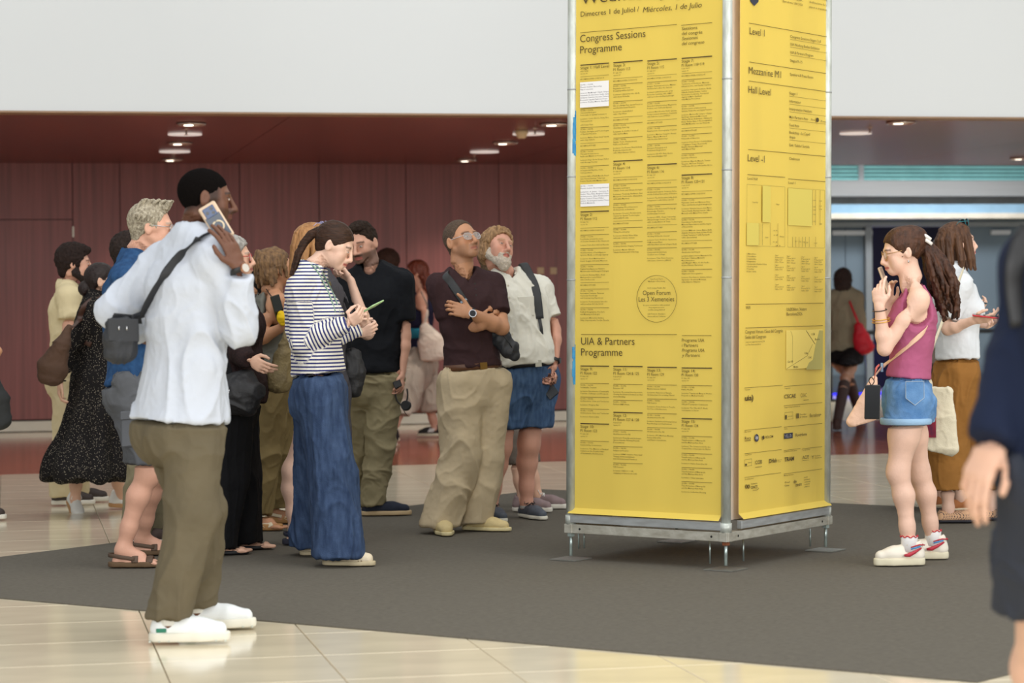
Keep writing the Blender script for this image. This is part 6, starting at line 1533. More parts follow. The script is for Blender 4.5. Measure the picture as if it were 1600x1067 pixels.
# ---------------------------------------------------------------- elder woman in black with red glasses
def woman_black():
    p = Person('older woman in black with red glasses, hands clasped, beside the man in white', {'R': (336, 867, 4), 'L': (374, 859, 6)}, (366, 622), (360, 462), 2,
               (365, 404), hyaw=2, hpitch=2, skin='light', female=True, H=1.68, shyaw=4, vs=.0045, build=1.12, neck=(356, 438), base_y=12.7, belly=.02,
               arms={'R': (368, 548, -.4, 390, 562, -.8, 404, 570, -.2, (.3, .4, .5, .6), A(0, .9, .2), .4), 'L': (372, 552, .3, 396, 582, 0, 412, 596, -.2, .4, A(0, -.9, .2), .4)}, knees={'R': (352, 745, 0), 'L': (372, 745, 0)})
    p.top(cloth('black lace knit', (34, 30, 32), col2=(60, 42, 40), vscale=(140, 140, 140)), 'long', hem=1.05, loose=.022, fold=folds(.008, (8, 8, 6), seed=51), neck_r=.06, waist=1.2)
    p.bottom(cloth('black crepe', (22, 22, 24), var=.1), rad=(.118, .108, .108), waist=.86, hem=.045, loose=.016, fold=folds(.008, (10, 10, 2), seed=52), name='wide_trousers')
    p.body(brow=(150, 140, 130), lips=(190, 120, 110), feet=True)
    hm = mat('silver wispy hair', (176, 172, 166), .7, col2=(120, 116, 110), vscale=(60, 60, 14), bump=.5, bscale=(160, 160, 30))
    p.hair(hm, [('e', (q*.07, -.02, -.02), (.022, .05, .055)) for q in (-1, 1)], th=.016, amp=.004, sc=(60, 60, 18), nape=-.06, hl=.012)
    p.glasses(mat('red acetate', (196, 36, 40), .3, var=.03), w=.025, h=.019)
    sandals(p, 'thong', mat('black rubber', (22, 22, 24), .6), mat('black rubber', (22, 22, 24), .6), sole_h=.018)
    p.watch('L', mat('silver bracelet', (180, 180, 178), .3, metal=.9), mat('silver bracelet', (180, 180, 178), .3, metal=.9), fr=.014)
    c = pix(376, 614, p.wr['R'][1]-.02); e = emptyobj('shoulder_bag', c, 'large slouchy black bag held by the older woman in black', 'bag')
    bag_mesh('body', mat('black nylon', (24, 24, 26), .6, bump=.2), c, [(c+A(-.02, .05, .075), .085, .04), (c+A(0, 0, .0), .115, .065), (c+A(.0, 0, -.05), .105, .065)], A(1, 0, 0), None, e, .008, fold=folds(.010, (10, 10, 10), seed=5))
    MB().tube([A(-.05, -.068, .02), A(-.055, -.072, -.005)], .004, 8).build('zip_pull', mat('steel rivet', (190, 190, 190), .25, metal=.9), e, True)
    strap('handle', m_black, [c+A(-.06, .05, .08), c+A(-.07, .06, .2), p.sh['R']+A(.0, -.05, .05), p.sh['R']+A(-.02, .05, .0)], .014, parent=e, base=c)
woman_black()
# ---------------------------------------------------------------- short haired woman in grey tank top
def woman_tank():
    p = Person('short haired woman in grey tank top and olive trousers, with cream sandals', {'R': (398, 829, -8), 'L': (432, 818, 0)}, (420, 592), (424, 468), 12,
               (433, 420), hyaw=22, hpitch=10, skin='tan', female=True, H=1.66, shyaw=20, vs=.0045, build=1.15, neck=(424, 452), base_y=13.9, belly=.02,
               arms={'R': (400, 532, -.6, 440, 512, -.3, 455, 496, .1, (.4, .6, .8, .8), A(.1, .6, .6), .2), 'L': (452, 530, .5, 462, 500, -.2, 458, 482, 0, .4, A(-.6, -.4, .4), .4)}, knees={'R': (410, 706, 0), 'L': (434, 700, 0)})
    p.top(cloth('grey ribbed cotton', (112, 112, 104), bump=.3), None, hem=1.0, loose=.012, straps=1., fold=folds(.006, (8, 8, 6), seed=61), name='tank_top', waist=1.15)
    p.bottom(cloth('olive khaki cotton', (128, 112, 76), var=.12), rad=(.112, .094, .078), waist=.84, hem=.10, loose=.014, fold=folds(.011, (8, 8, 5), seed=62))
    p.body(brow=(96, 70, 50), lips=(180, 100, 90), feet=True)
    hm = mat('layered light brown hair', (138, 104, 66), .65, col2=(84, 60, 38), vscale=(60, 60, 20), bump=.5, bscale=(160, 160, 40))
    R_ = random.Random(3)
    pr = [('e', (0, -.042, .045), (.092, .098, .086)), ('e', (0, -.075, -.02), (.082, .055, .07))]
    for i in range(46):
        th = R_.uniform(.25, 2*math.pi-.25); x_, y_ = math.sin(th), math.cos(th); z0 = R_.uniform(.0, .09)
        pr.append(('k', [(x_*.06, y_*.08-.02, z0+.03), (x_*.086, y_*.105-.025, z0-.02), (x_*.090, y_*.11-.028, z0-.075-.02*(y_ < 0))], .016, .007))
    pr = [q for q in pr if not (q[0] == 'k' and q[1][1][1] > .045)]
    p.hair(hm, pr, th=.014, amp=.003, sc=(70, 70, 20), nape=-.065, hl=.004, side=.0)
    MB().disc(p.H(.083, -.006, -.036)-p.base, .006, A(0, -1, 0), 12, .004).build('earring', mat('pearl', (230, 224, 214), .2), p.e)
    lc = cloth('dark lanyard cord', (60, 50, 44)); P_ = spline([p.nb+EZ*.03-p.sf*.04]+[on_cloth([p.topF, p.bodyF], x, y, 13.9, .004) for x, y in ((418, 455), (425, 464), (431, 474))], 4); MB().tube([x-p.base for x in P_], .003, 6).build('lanyard', lc, p.e, True)
    sandals(p, 'cross', mat('cream leather strap', (222, 208, 180), .6), mat('wooden platform', (178, 132, 80), .6), sole_h=.036, L=.265)
    phone(pix(434, 480, p.hnd['R'][1]-.03), A(.6, .6, .2), A(-.25, -.1, .95), A(.6, -.75, .2), 'dark phone held upright by the short haired woman', (70, 60, 40), screen=(26, 28, 16), size=(.034, .07))
    c = pix(441, 497, p.hnd['R'][1]-.05); e = emptyobj('yellow_pouch', c, 'small yellow folded pouch in the hand of the short haired woman', 'pouch')
    bag_mesh('body', cloth('bright yellow vinyl', (236, 196, 30), var=.05, rough=.5), c, [(c+A(-.008, 0, .03), .016, .012), (c+A(.0, 0, 0), .022, .018), (c+A(.006, 0, -.03), .02, .014)], A(1, 0, 0), None, e, .005)
woman_tank()
# ---------------------------------------------------------------- strawberry blonde woman in charcoal dress
def woman_blonde():
    p = Person('strawberry blonde woman in charcoal dress, behind the striped top, arm raised to her chin', {'R': (462, 852, -25), 'L': (486, 842, 5)}, (505, 612), (502, 452), 18,
               (492, 384), hyaw=24, hpitch=2, skin='fair', female=True, H=1.74, shyaw=20, vs=.0045, build=1.05, neck=(496, 425), base_y=13.0,
               arms={'L': (574, 520, -.9, 548, 438, -.2, 538, 424, 0, (1.2, 1.3, 1.3, 1.3), A(-.7, -.3, -.3), .6), 'R': (515, 528, -.4, 556, 520, -.5, 572, 517, 0, .8, A(0, .8, .3), .3)}, knees={'R': (458, 735, 0), 'L': (492, 735, 0)})
    dm = cloth('charcoal pleated jersey', (72, 70, 74), bump=.6, bscale=(160, 160, 6))
    p.top(dm, 'short', hem=.95, loose=.016, slv=.62, fold=folds(.008, (9, 9, 5), seed=71), waist=1.15)
    zb = CAMH-(745-468)/p.S
    p.skirt(dm, [(p.hc[2]+.16, .135, .12, 0), (p.hc[2], .178, .14, 0), (zb+.25, .165, .14, 0), (zb, .155, .14, 0)], name='skirt', amp=.004, nf=26, seed=4)
    p.body(brow=(160, 110, 70), lips=(200, 110, 105), feet=True)
    hm = mat('strawberry blonde hair', (178, 130, 82), .5, col2=(138, 96, 58), vscale=(50, 50, 7), bump=.4, bscale=(140, 140, 14), spec=.3)
    R_ = random.Random(9); pr = []
    for i in range(34):
        x_ = R_.uniform(-.085, .085); y_ = -.03-.085*(1-(x_/.085)**2)**.5+R_.uniform(-.01, .03); y_ = min(y_, .0)
        pr.append(('k', [(x_*.8, y_*.8, .07), (x_, y_, 0), (x_*1.08, y_-.012, -.09), (x_*1.15, y_-.02, -.18), (x_*.95, y_-.02, -.27-R_.uniform(0, .05))], .019, .007))
    p.hair(hm, pr, th=.013, amp=.002, sc=(80, 80, 8), nape=-.08, hl=.012, extra_pts=[(0, -.1, -.3)])
    sg = mat('lilac sunglasses', (176, 176, 226), .2, var=.1)
    p.glasses(sg, tint=mat('lilac lens', (140, 140, 180), .1, var=.1), y=.060, up=.112, pitch=0.)
    sandals(p, 'ankle', mat('navy leather strap', (34, 38, 58), .5), mat('navy sole', (44, 44, 58), .7), sole_h=.03, L=.265)
    c = pix(549, 582, 13.0); e = emptyobj('handbag', c, 'dark charcoal handbag between the striped top and the black t-shirt', 'bag')
    bag_mesh('body', mat('black nylon', (24, 24, 26), .6), c, [(c+EZ*.10, .055, .03), (c, .075, .05), (c-EZ*.09, .06, .045)], A(1, 0, 0), None, e, .008)
    strap('shoulder_strap', m_black, [c+EZ*.10, pix(548, 530, 12.95), pix(540, 470, 12.85), p.sh['L']+EZ*.05, p.sh['L']+A(0, .1, 0)], .012, parent=e, base=c)
    c = pix(438, 570, 12.75); e = emptyobj('tote_bag', c, 'olive canvas tote hanging behind the woman in the striped top', 'tote bag')
    cm = mat('olive waxed canvas', (128, 112, 74), .7, col2=(98, 84, 54), vscale=(14, 14, 14), bump=.4, bscale=(90, 90, 90))
    U = nrm(A(1, .3, 0)); bag_mesh('body', cm, c, [(pix(450, 515, 12.75), .018, .02), (pix(443, 556, 12.75), .045, .035), (pix(437, 592, 12.75), .068, .045), (pix(436, 602, 12.75), .068, .045)], U, None, e, .007, cuts=((pix(436, 614, 12.75), -EZ),))
    strap('handle', cm, [pix(449, 520, 12.74), pix(455, 480, 12.62), p.sh['R']+A(.02, -.09, .03)], .012, parent=e, base=c)
woman_blonde()
# ---------------------------------------------------------------- young woman in the rose tank top
def woman_rose():
    p = Person('young woman in rose tank top and denim cut-offs, long curly brown ponytail, looking down', {'L': (1421, 884, 184), 'R': (1458, 874, 176)}, (1418, 622), (1432, 462), 178,
               (1409, 394), hyaw=184, hpitch=-12, skin='fair', female=True, H=1.68, shyaw=176, vs=.0042, build=1.0, neck=(1424, 436), base_y=11.85,
               arms={'L': (1382, 545, -.5, 1374, 478, -.2, 1372, 452, .1, (.3, .5, .8, .9), A(.5, .85, .1), .5), 'R': (1400, 540, .6, 1386, 478, .2, 1386, 452, 0, (.5, .6, .7, .8), A(.2, -.9, .1), .6)},
               knees={'L': (1403, 738, 0), 'R': (1436, 738, .02)})
    rm = cloth('rose pink jersey', (172, 92, 124), var=.08)
    p.top(rm, None, hem=.80, loose=.006, straps=1., fold=folds(.004, (9, 9, 8), seed=81), name='tank_top', waist=1.08, vs=.0055)
    lt = mat('light washed denim', (112, 152, 196), .85, col2=(78, 120, 168), vscale=(18, 18, 14), bump=.4, bscale=(240, 240, 240), spec=.15, detail=6)
    hz = CAMH-(660-462)/p.S
    p.bottom(lt, 'shorts', rad=(.112, .106, .1), waist=.76, hem=hz, loose=.010, fold=folds(.006, (10, 10, 8), seed=82), name='denim_shorts', vs=.006)
    for sd_ in ('L', 'R'):      # rolled cuffs
        d = p.knee[sd_]-p.hip[sd_]; t = (hz-p.hip[sd_][2])/d[2]; c = p.hip[sd_]+d*t; r = (.112+(.106-.112)*t)*p.k+.010+.005
        MB().tube([c+A(math.cos(a_)*r*1.0, math.sin(a_)*r*1.02, .012)-p.base for a_ in np.linspace(0, 2*math.pi, 30, endpoint=False)], .016, 8, closed=True, flat=(EZ, .3)).build('rolled_cuff', mat('pale denim cuff', (150, 184, 214), .85, bump=.3, bscale=(240, 240, 240)), p.e, True)
    q = on_cloth([p.botF], 1428, 612, 11.8, .002); mb = MB(); W_ = nrm(A(1, .25, 0)); pts = [q+W_*x+EZ*z for x, z in ((-.045, .05), (.05, .05), (.05, -.03), (.002, -.065), (-.045, -.03))]
    mb.prism([x-p.base for x in pts], A(.2, -1, 0)*.006); mb.build('back_pocket', lt, p.e, bevel=.002)
    st = mat('pale stitch', (186, 200, 210), .8); MB().tube([x-p.base+A(.2, -1, 0)*.007 for x in pts], .0016, 4, closed=True).build('pocket_stitch', st, p.e)
    for x in (1378, 1402, 1443): q = on_cloth([p.botF], x, 574, 11.8, .003); MB().box(q-p.base, A(.006, 0, 0), EZ*.022, A(0, .004, 0)).build('belt_loop', MATS['pale denim cuff'], p.e, bevel=.001)
    p.body(brow=(62, 42, 30), lips=(196, 112, 104))
    hm = mat('curly chestnut hair', (84, 52, 34), .5, col2=(46, 28, 20), vscale=(40, 40, 18), bump=.5, bscale=(120, 120, 40), spec=.3)
    R_ = random.Random(5); pr = []
    for i in range(64):
        a_ = R_.uniform(-.05, .05); b_ = R_.uniform(-.045, .045); ph = R_.uniform(0, 6.28); L = R_.uniform(.30, .43); pts = []; am = .009
        for j in range(13):
            t = j/12; w_ = 1+1.0*math.sin(math.pi*min(1, t*1.05))
            pts.append((a_*w_*.7*(.4+t)+am*t*math.sin(ph+t*22), -.125-.030*math.sin(t*2.6)-.035*t+b_*w_*.75*(.4+t)+am*t*math.cos(ph+t*22), .035-L*t))
        pr.append(('k', pts, .013, .0055))
    p.hair(hm, pr+[('e', (0, -.06, .055), (.080, .085, .070))], th=.014, amp=.002, sc=(80, 14, 40), nape=.0, hl=.004, side=-.02, extra_pts=[(0, -.2, -.42)])
    cm = mat('white hair claw', (224, 220, 214), .3, var=.05)
    for dz in (-.012, .012): MB().tube([q-p.base for q in spline([p.H(-.035, -.105, .055+dz), p.H(-.05, -.125, .045+dz), p.H(-.045, -.15, .02+dz)], 4)], .009, 8, flat=(p.HR[:, 2], .7)).build('hair_claw', cm, p.e, True)
    p.glasses(mat('gold wire frame', (186, 146, 96), .3, metal=.8), w=.024, h=.021, round_=True)
    q = p.H(-.081, -.006, -.045)-p.base; MB().tube([q, q-EZ*.012], .004, 8).build('earring', mat('silver hook', (190, 190, 190), .3, metal=.9), p.e, True)
    gd = mat('gold bracelet', (214, 166, 82), .3, metal=.8)
    for t_, r_, nm in ((.10, .034, 'bracelet'), (.30, .043, 'bracelet'), (.36, .044, 'bracelet')):
        W_, E_ = p.wr['L'], p.elb['L']; c = W_+(E_-W_)*t_; d = nrm(E_-W_); u = nrm(np.cross(d, EB)); v = np.cross(d, u)
        MB().tube([c+u*math.cos(a_)*r_+v*math.sin(a_)*r_-p.base for a_ in np.linspace(0, 2*math.pi, 24, endpoint=False)], .0025, 6, closed=True).build(nm, gd if t_ > .2 else mat('dark beads', (60, 40, 30), .4), p.e, True)
    lace = mat('cream lace', (226, 214, 190), .8); red = mat('crimson leather', (186, 44, 62), .5); blu = mat('sky blue leather', (70, 140, 200), .5); pk = mat('white frilled sock', (238, 236, 234), .9); rt = mat('red sock trim', (200, 50, 60), .8)
    for sd_ in ('L', 'R'):
        up_, P, _ = p.shoe(sd_, mat('cream leather sneaker', (230, 222, 206), .5, var=.04), mat('cream cupsole', (220, 212, 184), .6), 'sneaker', L=.275, sole_h=.036, laces=lace)
        for sg in (-1, 1):
            mb = MB(); mb.tube([q-p.base for q in spline([P(.30, sg*.044, .052), P(.42, sg*.047, .048), P(.34, sg*.046, .060), P(.18, sg*.041, .076), P(.05, sg*.026, .088)], 4)], [.004]*1+[.009]*7+[.007]*7+[.005]*1+[.004]*1, 6, flat=(EZ, .35)) if False else mb.tube([q-p.base for q in [P(.44, sg*.046, .050), P(.34, sg*.047, .052), P(.22, sg*.044, .066), P(.08, sg*.034, .084)]], [.005, .010, .008, .004], 8, flat=(EZ, .4)); mb.build('side_stripe', red, up_, True)
            MB().tube([P(.10, sg*.035, .092)-p.base, P(.20, sg*.040, .086)-p.base, P(.30, sg*.040, .080)-p.base], .004, 6).build('blue_piping', blu, up_, True)
            MB().tube([P(.30, sg*.040, .088)-p.base, P(.12, sg*.036, .100)-p.base, P(.0, sg*.015, .096)-p.base], .0035, 6).build('red_piping', red, up_, True)
        c = p.ank[sd_]; MB().tube([c-EZ*.01-p.base, c+EZ*.045-p.base, c+EZ*.062-p.base], [.041, .040, .042], 18).build('sock', pk, p.e, True)
        MB().tube([c+A(math.cos(a_)*.0425, math.sin(a_)*.0425, .063+.004*math.sin(a_*9))-p.base for a_ in np.linspace(0, 2*math.pi, 54, endpoint=False)], .0028, 5, closed=True).build('sock_trim', rt, p.e, True)
    phone(pix(1382, 438, (p.hnd['L'][1]+p.hnd['R'][1])/2), A(.35, .9, .1), A(-.3, .15, .9), A(-.9, .3, -.3), 'phone held up close to the face of the woman in the rose top', (196, 170, 140), size=(.036, .07))
    c = pix(1350, 624, 11.62); e = emptyobj('crossbody_purse', c, 'pale pink soft purse hanging in front of the woman in denim cut-offs', 'bag'); pm = mat('blush leather', (230, 188, 160), .55, var=.08, bump=.2)
    U = nrm(A(.8, -.35, -.1)); bag_mesh('body', pm, c, [(pix(1366, 591, 11.62), .014, .016), (pix(1347, 664, 11.62), .082, .034)], U, None, e, .005, cuts=((pix(1346, 662, 11.62), nrm(A(.32, 0, -1))),), fold=folds(.002, (14, 14, 14), seed=2), k=.01)
    MB().tube([pix(1352, 655, 11.56)-c, pix(1366, 640, 11.56)-c], .003, 6).build('zip', mat('dark zip', (18, 18, 20), .4), e)
    gm = mat('coral piping', (196, 96, 84), .6)
    Ps = [pix(1365, 590, 11.62), on_cloth([p.topF, p.botF], 1378, 574, 11.7, .006), on_cloth([p.topF, p.botF], 1400, 556, 11.7, .006), on_cloth([p.topF], 1424, 536, 11.7, .006), on_cloth([p.topF], 1444, 518, 11.75, .006), on_cloth([p.topF], 1452, 506, 11.8, .006)+A(.012, .05, .01)]
    strap('shoulder_strap', pm, Ps, .012, parent=e, axis=nrm(A(.4, 0, 1)), thick=.2, base=c); strap('strap_loop', gm, [pix(1366, 592, 11.6), pix(1369, 576, 11.58), pix(1374, 570, 11.6)], .006, parent=e, base=c)
    c2 = pix(1363, 628, 11.52); ph = phone(c2, A(.95, -.3, 0), A(.03, 0, 1), A(-.3, -.95, 0), 'black phone dangling on a loop beside the pink purse', (30, 31, 33), screen=(34, 35, 37), size=(.037, .082))
    MB().tube(spline([A(0, 0, .08), A(.01, 0, .10), A(-.005, 0, .118), A(-.015, 0, .10), A(-.004, 0, .08)], 4), .0025, 6).build('wrist_loop', m_black, ph, True)
woman_rose()
# ---------------------------------------------------------------- woman in white shirt and ochre culottes
def woman_ochre():
    p = Person('woman in white short-sleeved shirt and ochre culottes with sunglasses on her head', {'R': (1482, 817, 0), 'L': (1550, 813, 172)}, (1496, 590), (1490, 440), 6,
               (1497, 380), hyaw=12, hpitch=6, skin='fair', female=True, H=1.78, shyaw=4, vs=.0045, build=1.0, neck=(1489, 418), base_y=14.05,
               arms={'R': (1481, 514, -.4, 1520, 501, -.5, 1536, 499, -.2, (.2, .4, .6, .7), A(.1, .5, .8), .7), 'L': (1506, 510, .3, 1532, 506, -.2, 1546, 508, -.4, (.5, .7, .8, .8), A(0, -.6, .7), .6)}, knees={'R': (1482, 700, 0), 'L': (1534, 690, 0)})
    ws = cloth('white poplin', (222, 226, 230), var=.03)
    p.top(ws, 'short', hem=.80, loose=.016, slv=.78, fold=folds(.006, (7, 7, 4), seed=91), waist=1.28, neck_r=.056)
    p.collar(ws, open_=.6, h=.034)
    oc = cloth('ochre crepe', (150, 104, 52), var=.12)
    p.bottom(oc, rad=(.104, .118, .140), waist=.76, hem=CAMH-(762-461.5)/p.S, loose=.012, fold=folds(.010, (8, 8, 3), seed=92), name='culottes')
    p.body(brow=(86, 60, 44), lips=(196, 70, 80))
    hm = mat('brown bob hair', (102, 70, 48), .5, col2=(64, 42, 30), vscale=(50, 50, 8), bump=.4, bscale=(140, 140, 14), spec=.3)
    R_ = random.Random(11); pr = []
    for i in range(44):
        th = R_.uniform(.72, 2*math.pi-.72); x_, y_ = math.sin(th), math.cos(th); k_ = R_.uniform(.9, 1.05)
        pr.append(('k', [(x_*.055, y_*.075-.018, .085), (x_*.084*k_, y_*.10-.022, .03), (x_*.092*k_, y_*.105-.022, -.04), (x_*.100*k_, y_*.112-.02, -.10), (x_*.088*k_, y_*.115-.018, -.150+R_.uniform(-.015, .01))], .017, .008))
    p.hair(hm, pr, th=.012, amp=.002, sc=(80, 80, 10), nape=-.09, hl=.014, extra_pts=[(0, 0, -.16)], side=.012)
    p.glasses(mat('teal sunglasses', (40, 120, 130), .25), tint=mat('dark lens', (22, 34, 40), .08), y=.060, up=.115, w=.028, h=.020)
    pm = bpy.data.materials.new('diamond knit'); pm.use_nodes = True; nt = pm.node_tree; b = nt.nodes['Principled BSDF']; tc = nt.nodes.new('ShaderNodeTexCoord'); mp = nt.nodes.new('ShaderNodeMapping'); mp.inputs['Rotation'].default_value = (.78, .78, .78); mp.inputs['Scale'].default_value = (38, 38, 38)
    bk_ = nt.nodes.new('ShaderNodeTexBrick'); bk_.inputs['Color1'].default_value = lin((34, 34, 50)); bk_.inputs['Color2'].default_value = lin((44, 42, 58)); bk_.inputs['Mortar'].default_value = lin((206, 164, 128)); bk_.inputs['Mortar Size'].default_value = .09; bk_.inputs['Scale'].default_value = 1; bk_.offset = .5
    nt.links.new(tc.outputs['Object'], mp.inputs[0]); nt.links.new(mp.outputs[0], bk_.inputs[0]); nt.links.new(bk_.outputs[0], b.inputs['Base Color']); b.inputs['Roughness'].default_value = .9
    for sd_ in ('R', 'L'): p.shoe(sd_, pm, mat('dark sole', (34, 32, 40), .7), 'flat', L=.285, sole_h=.014)
    phone(pix(1540, 494, p.hnd['R'][1]-.03), A(.2, .95, .1), A(.95, -.2, -.12), A(.1, -.1, .98), 'red phone in the hands of the woman in the white shirt', (206, 34, 48), screen=(40, 16, 22))
    c = pix(1463, 645, 13.55); e = emptyobj('tote_bag', c, 'natural canvas tote hanging between the two women right of the tower', 'tote bag', None)
    cm = mat('natural canvas', (220, 210, 184), .85, var=.05, bump=.3, bscale=(200, 200, 200)); U = nrm(A(.75, -.55, 0)); N_ = np.cross(U, EZ); N_ = N_ if N_[1] < 0 else -N_
    F = Field(c-.35, c+.35, .006); H_ = .30
    F.cone(c+EZ*.13, c-EZ*.20, (.10, .030), (.135, .055), side=U, k=.01); F.cut(c+EZ*.145, EZ+U*.0); F.cut(c-EZ*.215, -EZ-U*.25)
    sculpt('body', F, cm, e, c, disp=folds(.004, (12, 12, 10), seed=3), sm=2)
    pr_ = MB(); pr_.box(N_*.058+EZ*-.04-U*.03, U*.055, EZ*.095, N_*.0015); pr_.build('printed_panel', mat('crimson and navy print', (52, 34, 66), .7, col2=(176, 30, 50), vscale=(18, 18, 14)), e)
    strap('handle', cm, [c+EZ*.14-U*.03, pix(1452, 560, 13.6), p.sh['R']+A(.0, -.06, .045), p.sh['R']+A(.02, .08, .03)], .012, parent=e, base=c)
woman_ochre()
# ---------------------------------------------------------------- person behind those two, in a long brown skirt
def behind_ochre():
    p = Person('person in long dark brown skirt and tan flats, mostly hidden behind the woman in white', {'R': (1500, 798, 6), 'L': (1470, 792, 10)}, (1462, 585), (1478, 452), 6, (1484, 398), skin='fair', female=True, H=1.66, vs=.006, base_y=14.9,
               arms={'R': (1482, 525, 0, 1518, 490, -.2, 1530, 484, 0, .6, A(0, .5, .8), .5), 'L': None})
    p.armd.pop('L'); 
    p.top(cloth('taupe knit', (104, 92, 84)), 'short', hem=.9, loose=.014)
    zb = CAMH-(738-462)/p.S; p.skirt(cloth('dark brown linen', (62, 48, 40)), [(p.hc[2]+.12, .13, .11, 0), (p.hc[2]-.05, .19, .16, 0), (zb+.2, .26, .2, -.02), (zb, .32, .24, -.06)], amp=.016, nf=9)
    p.body(); p.hair(mat('dark brown hair plain', (52, 38, 30), .6), [], th=.014)
    for sd_ in ('R', 'L'): p.shoe(sd_, mat('tan suede flat', (176, 110, 62), .8), mat('cream flat sole', (226, 210, 180), .7), 'flat', L=.27, sole_h=.014)
    phone(pix(1527, 472, p.hnd['R'][1]), A(.1, .9, 0), A(.9, 0, -.15), A(0, -.1, .95), 'dark teal phone peeking out beside the white shirt', (40, 70, 84), size=(.034, .06))
behind_ochre()
# ---------------------------------------------------------------- far woman with red tote
def far_red():
    p = Person('far woman in beige jacket and black skirt carrying a red tote by the grey doors', {'L': (1344, 662, 70), 'R': (1308, 672, 80)}, (1320, 556), (1320, 462), 80, (1318, 437), hyaw=70, skin='tan', female=True, H=1.60, vs=.006, base_y=26.3, build=1.05, neck=(1320, 455),
               arms={'L': (1312, 500, 0, 1310, 530, -.3, 1310, 548, 0, .4, A(1, 0, 0)), 'R': (1344, 500, 0, 1346, 530, -.3, 1346, 545, 0, .4, A(-1, 0, 0))})
    p.top(cloth('beige jacket', (150, 142, 118)), 'long', hem=1.02, loose=.03, flare=.02)
    p.bottom(m_black, 'shorts', rad=(.12, .11, .1), waist=.8, hem=CAMH-(566-463)/p.S, name='skirt', loose=.015)
    p.body(); p.hair(mat('curly dark hair', (50, 36, 30), .8), [('e', (0, -.04, .0), (.10, .10, .12)), ('e', (0, -.05, -.07), (.095, .08, .07))], th=.02, amp=.01, sc=(40, 40, 40))
    bt = mat('brown suede boot', (66, 44, 38), .8)
    for sd_ in ('L', 'R'):
        p.shoe(sd_, bt, bt, 'low', L=.26); K_, A_ = p.knee[sd_], p.ank[sd_]; F = Field(np.minimum(K_, A_)-.12, np.maximum(K_, A_)+.12, .007); F.cone(A_, A_+(K_-A_)*.85, .045, .062, flat=True); sculpt('boot_shaft', F, bt, p.e, p.base)
    c = pix(1346, 528, 26.05); e = emptyobj('tote_bag', c, 'bright red tote bag on the shoulder of the far woman', 'tote bag', None); rm = mat('bright red canvas', (206, 24, 44), .6)
    bag_mesh('body', rm, c, [(c+A(-.03, 0, .12), .05, .05), (c+A(0, 0, 0), .09, .07), (c+A(.03, 0, -.11), .11, .07)], A(1, 0, 0), None, e, .009)
    strap('handle', rm, [c+A(-.03, 0, .16), pix(1336, 492, 26.05), pix(1327, 470, 26.1)+A(0, -.0, 0)], .014, parent=e, base=c)
far_red()
# ---------------------------------------------------------------- blurred passer-by close to the camera
def near_navy():
    p = Person('close passer-by in navy overshirt and charcoal shorts with backpack, at the right edge', {'R': (1628, 1262, 255), 'L': (1760, 1290, 250)}, (1728, 745), (1742, 398), 250, (1720, 215), skin='light', H=1.86, vs=.006, base_y=5.25, build=1.0, neck=(1722, 320), shyaw=245,
               arms={'R': (1606, 540, .1, 1554, 684, -.5, 1524, 752, -.2, (.25, .3, .35, .4), A(.75, .65, 0), .3), 'L': None}, knees={'R': (1622, 1046, 0)})
    p.armd.pop('L'); nm = cloth('navy twill', (30, 38, 60), var=.08)
    p.top(nm, 'long', hem=1.0, loose=.030, fold=folds(.008, (6, 6, 5), seed=95), flare=.02)
    p.bottom(cloth('charcoal tech shorts', (56, 60, 70), var=.06), 'shorts', rad=(.125, .110, .105), waist=.85, hem=CAMH-(985-460)/p.S, loose=.018)
    p.body(); p.hair(mat('dark brown hair plain', (52, 38, 30), .6), [], th=.012)
    for sd_ in ('L', 'R'): p.shoe(sd_, m_black, m_white_sole, 'low', L=.28)
    e = emptyobj('backpack', p.tp(.4, -.24), 'black backpack strap on the shoulder of the navy passer-by', 'backpack'); c0 = np.array(e.location)
    bag_mesh('body', m_black, c0, [(c0+EZ*.15, .13, .07), (c0-EZ*.15, .14, .09)], p.sl, None, e, .012)
    pts = [on_cloth([p.topF], x, y, 5.25, .010) for x, y in ((1612, 362), (1598, 385), (1590, 415), (1590, 455), (1598, 510))]
    strap('shoulder_strap', m_blackl, pts, .030, parent=e, axis=nrm(A(1, .2, .2)), thick=.2, base=c0)
near_navy()
# ---------------------------------------------------------------- woman in dotted black dress
def dots_mat():
    m = bpy.data.materials.new('black dotted chiffon'); m.use_nodes = True; nt = m.node_tree; N = nt.nodes; b = N['Principled BSDF']; b.inputs['Roughness'].default_value = .8; b.inputs['Specular IOR Level'].default_value = .15
    tc = N.new('ShaderNodeTexCoord'); v = N.new('ShaderNodeTexVoronoi'); v.inputs['Scale'].default_value = 115; v.inputs['Randomness'].default_value = .75; g = N.new('ShaderNodeMath'); g.operation = 'LESS_THAN'; g.inputs[1].default_value = .17
    mx = N.new('ShaderNodeMix'); mx.data_type = 'RGBA'; mx.inputs[6].default_value = lin((24, 22, 22)); mx.inputs[7].default_value = lin((214, 200, 176))
    nt.links.new(tc.outputs['Object'], v.inputs['Vector']); nt.links.new(v.outputs['Distance'], g.inputs[0]); nt.links.new(g.outputs[0], mx.inputs[0]); nt.links.new(mx.outputs[2], b.inputs['Base Color']); return m
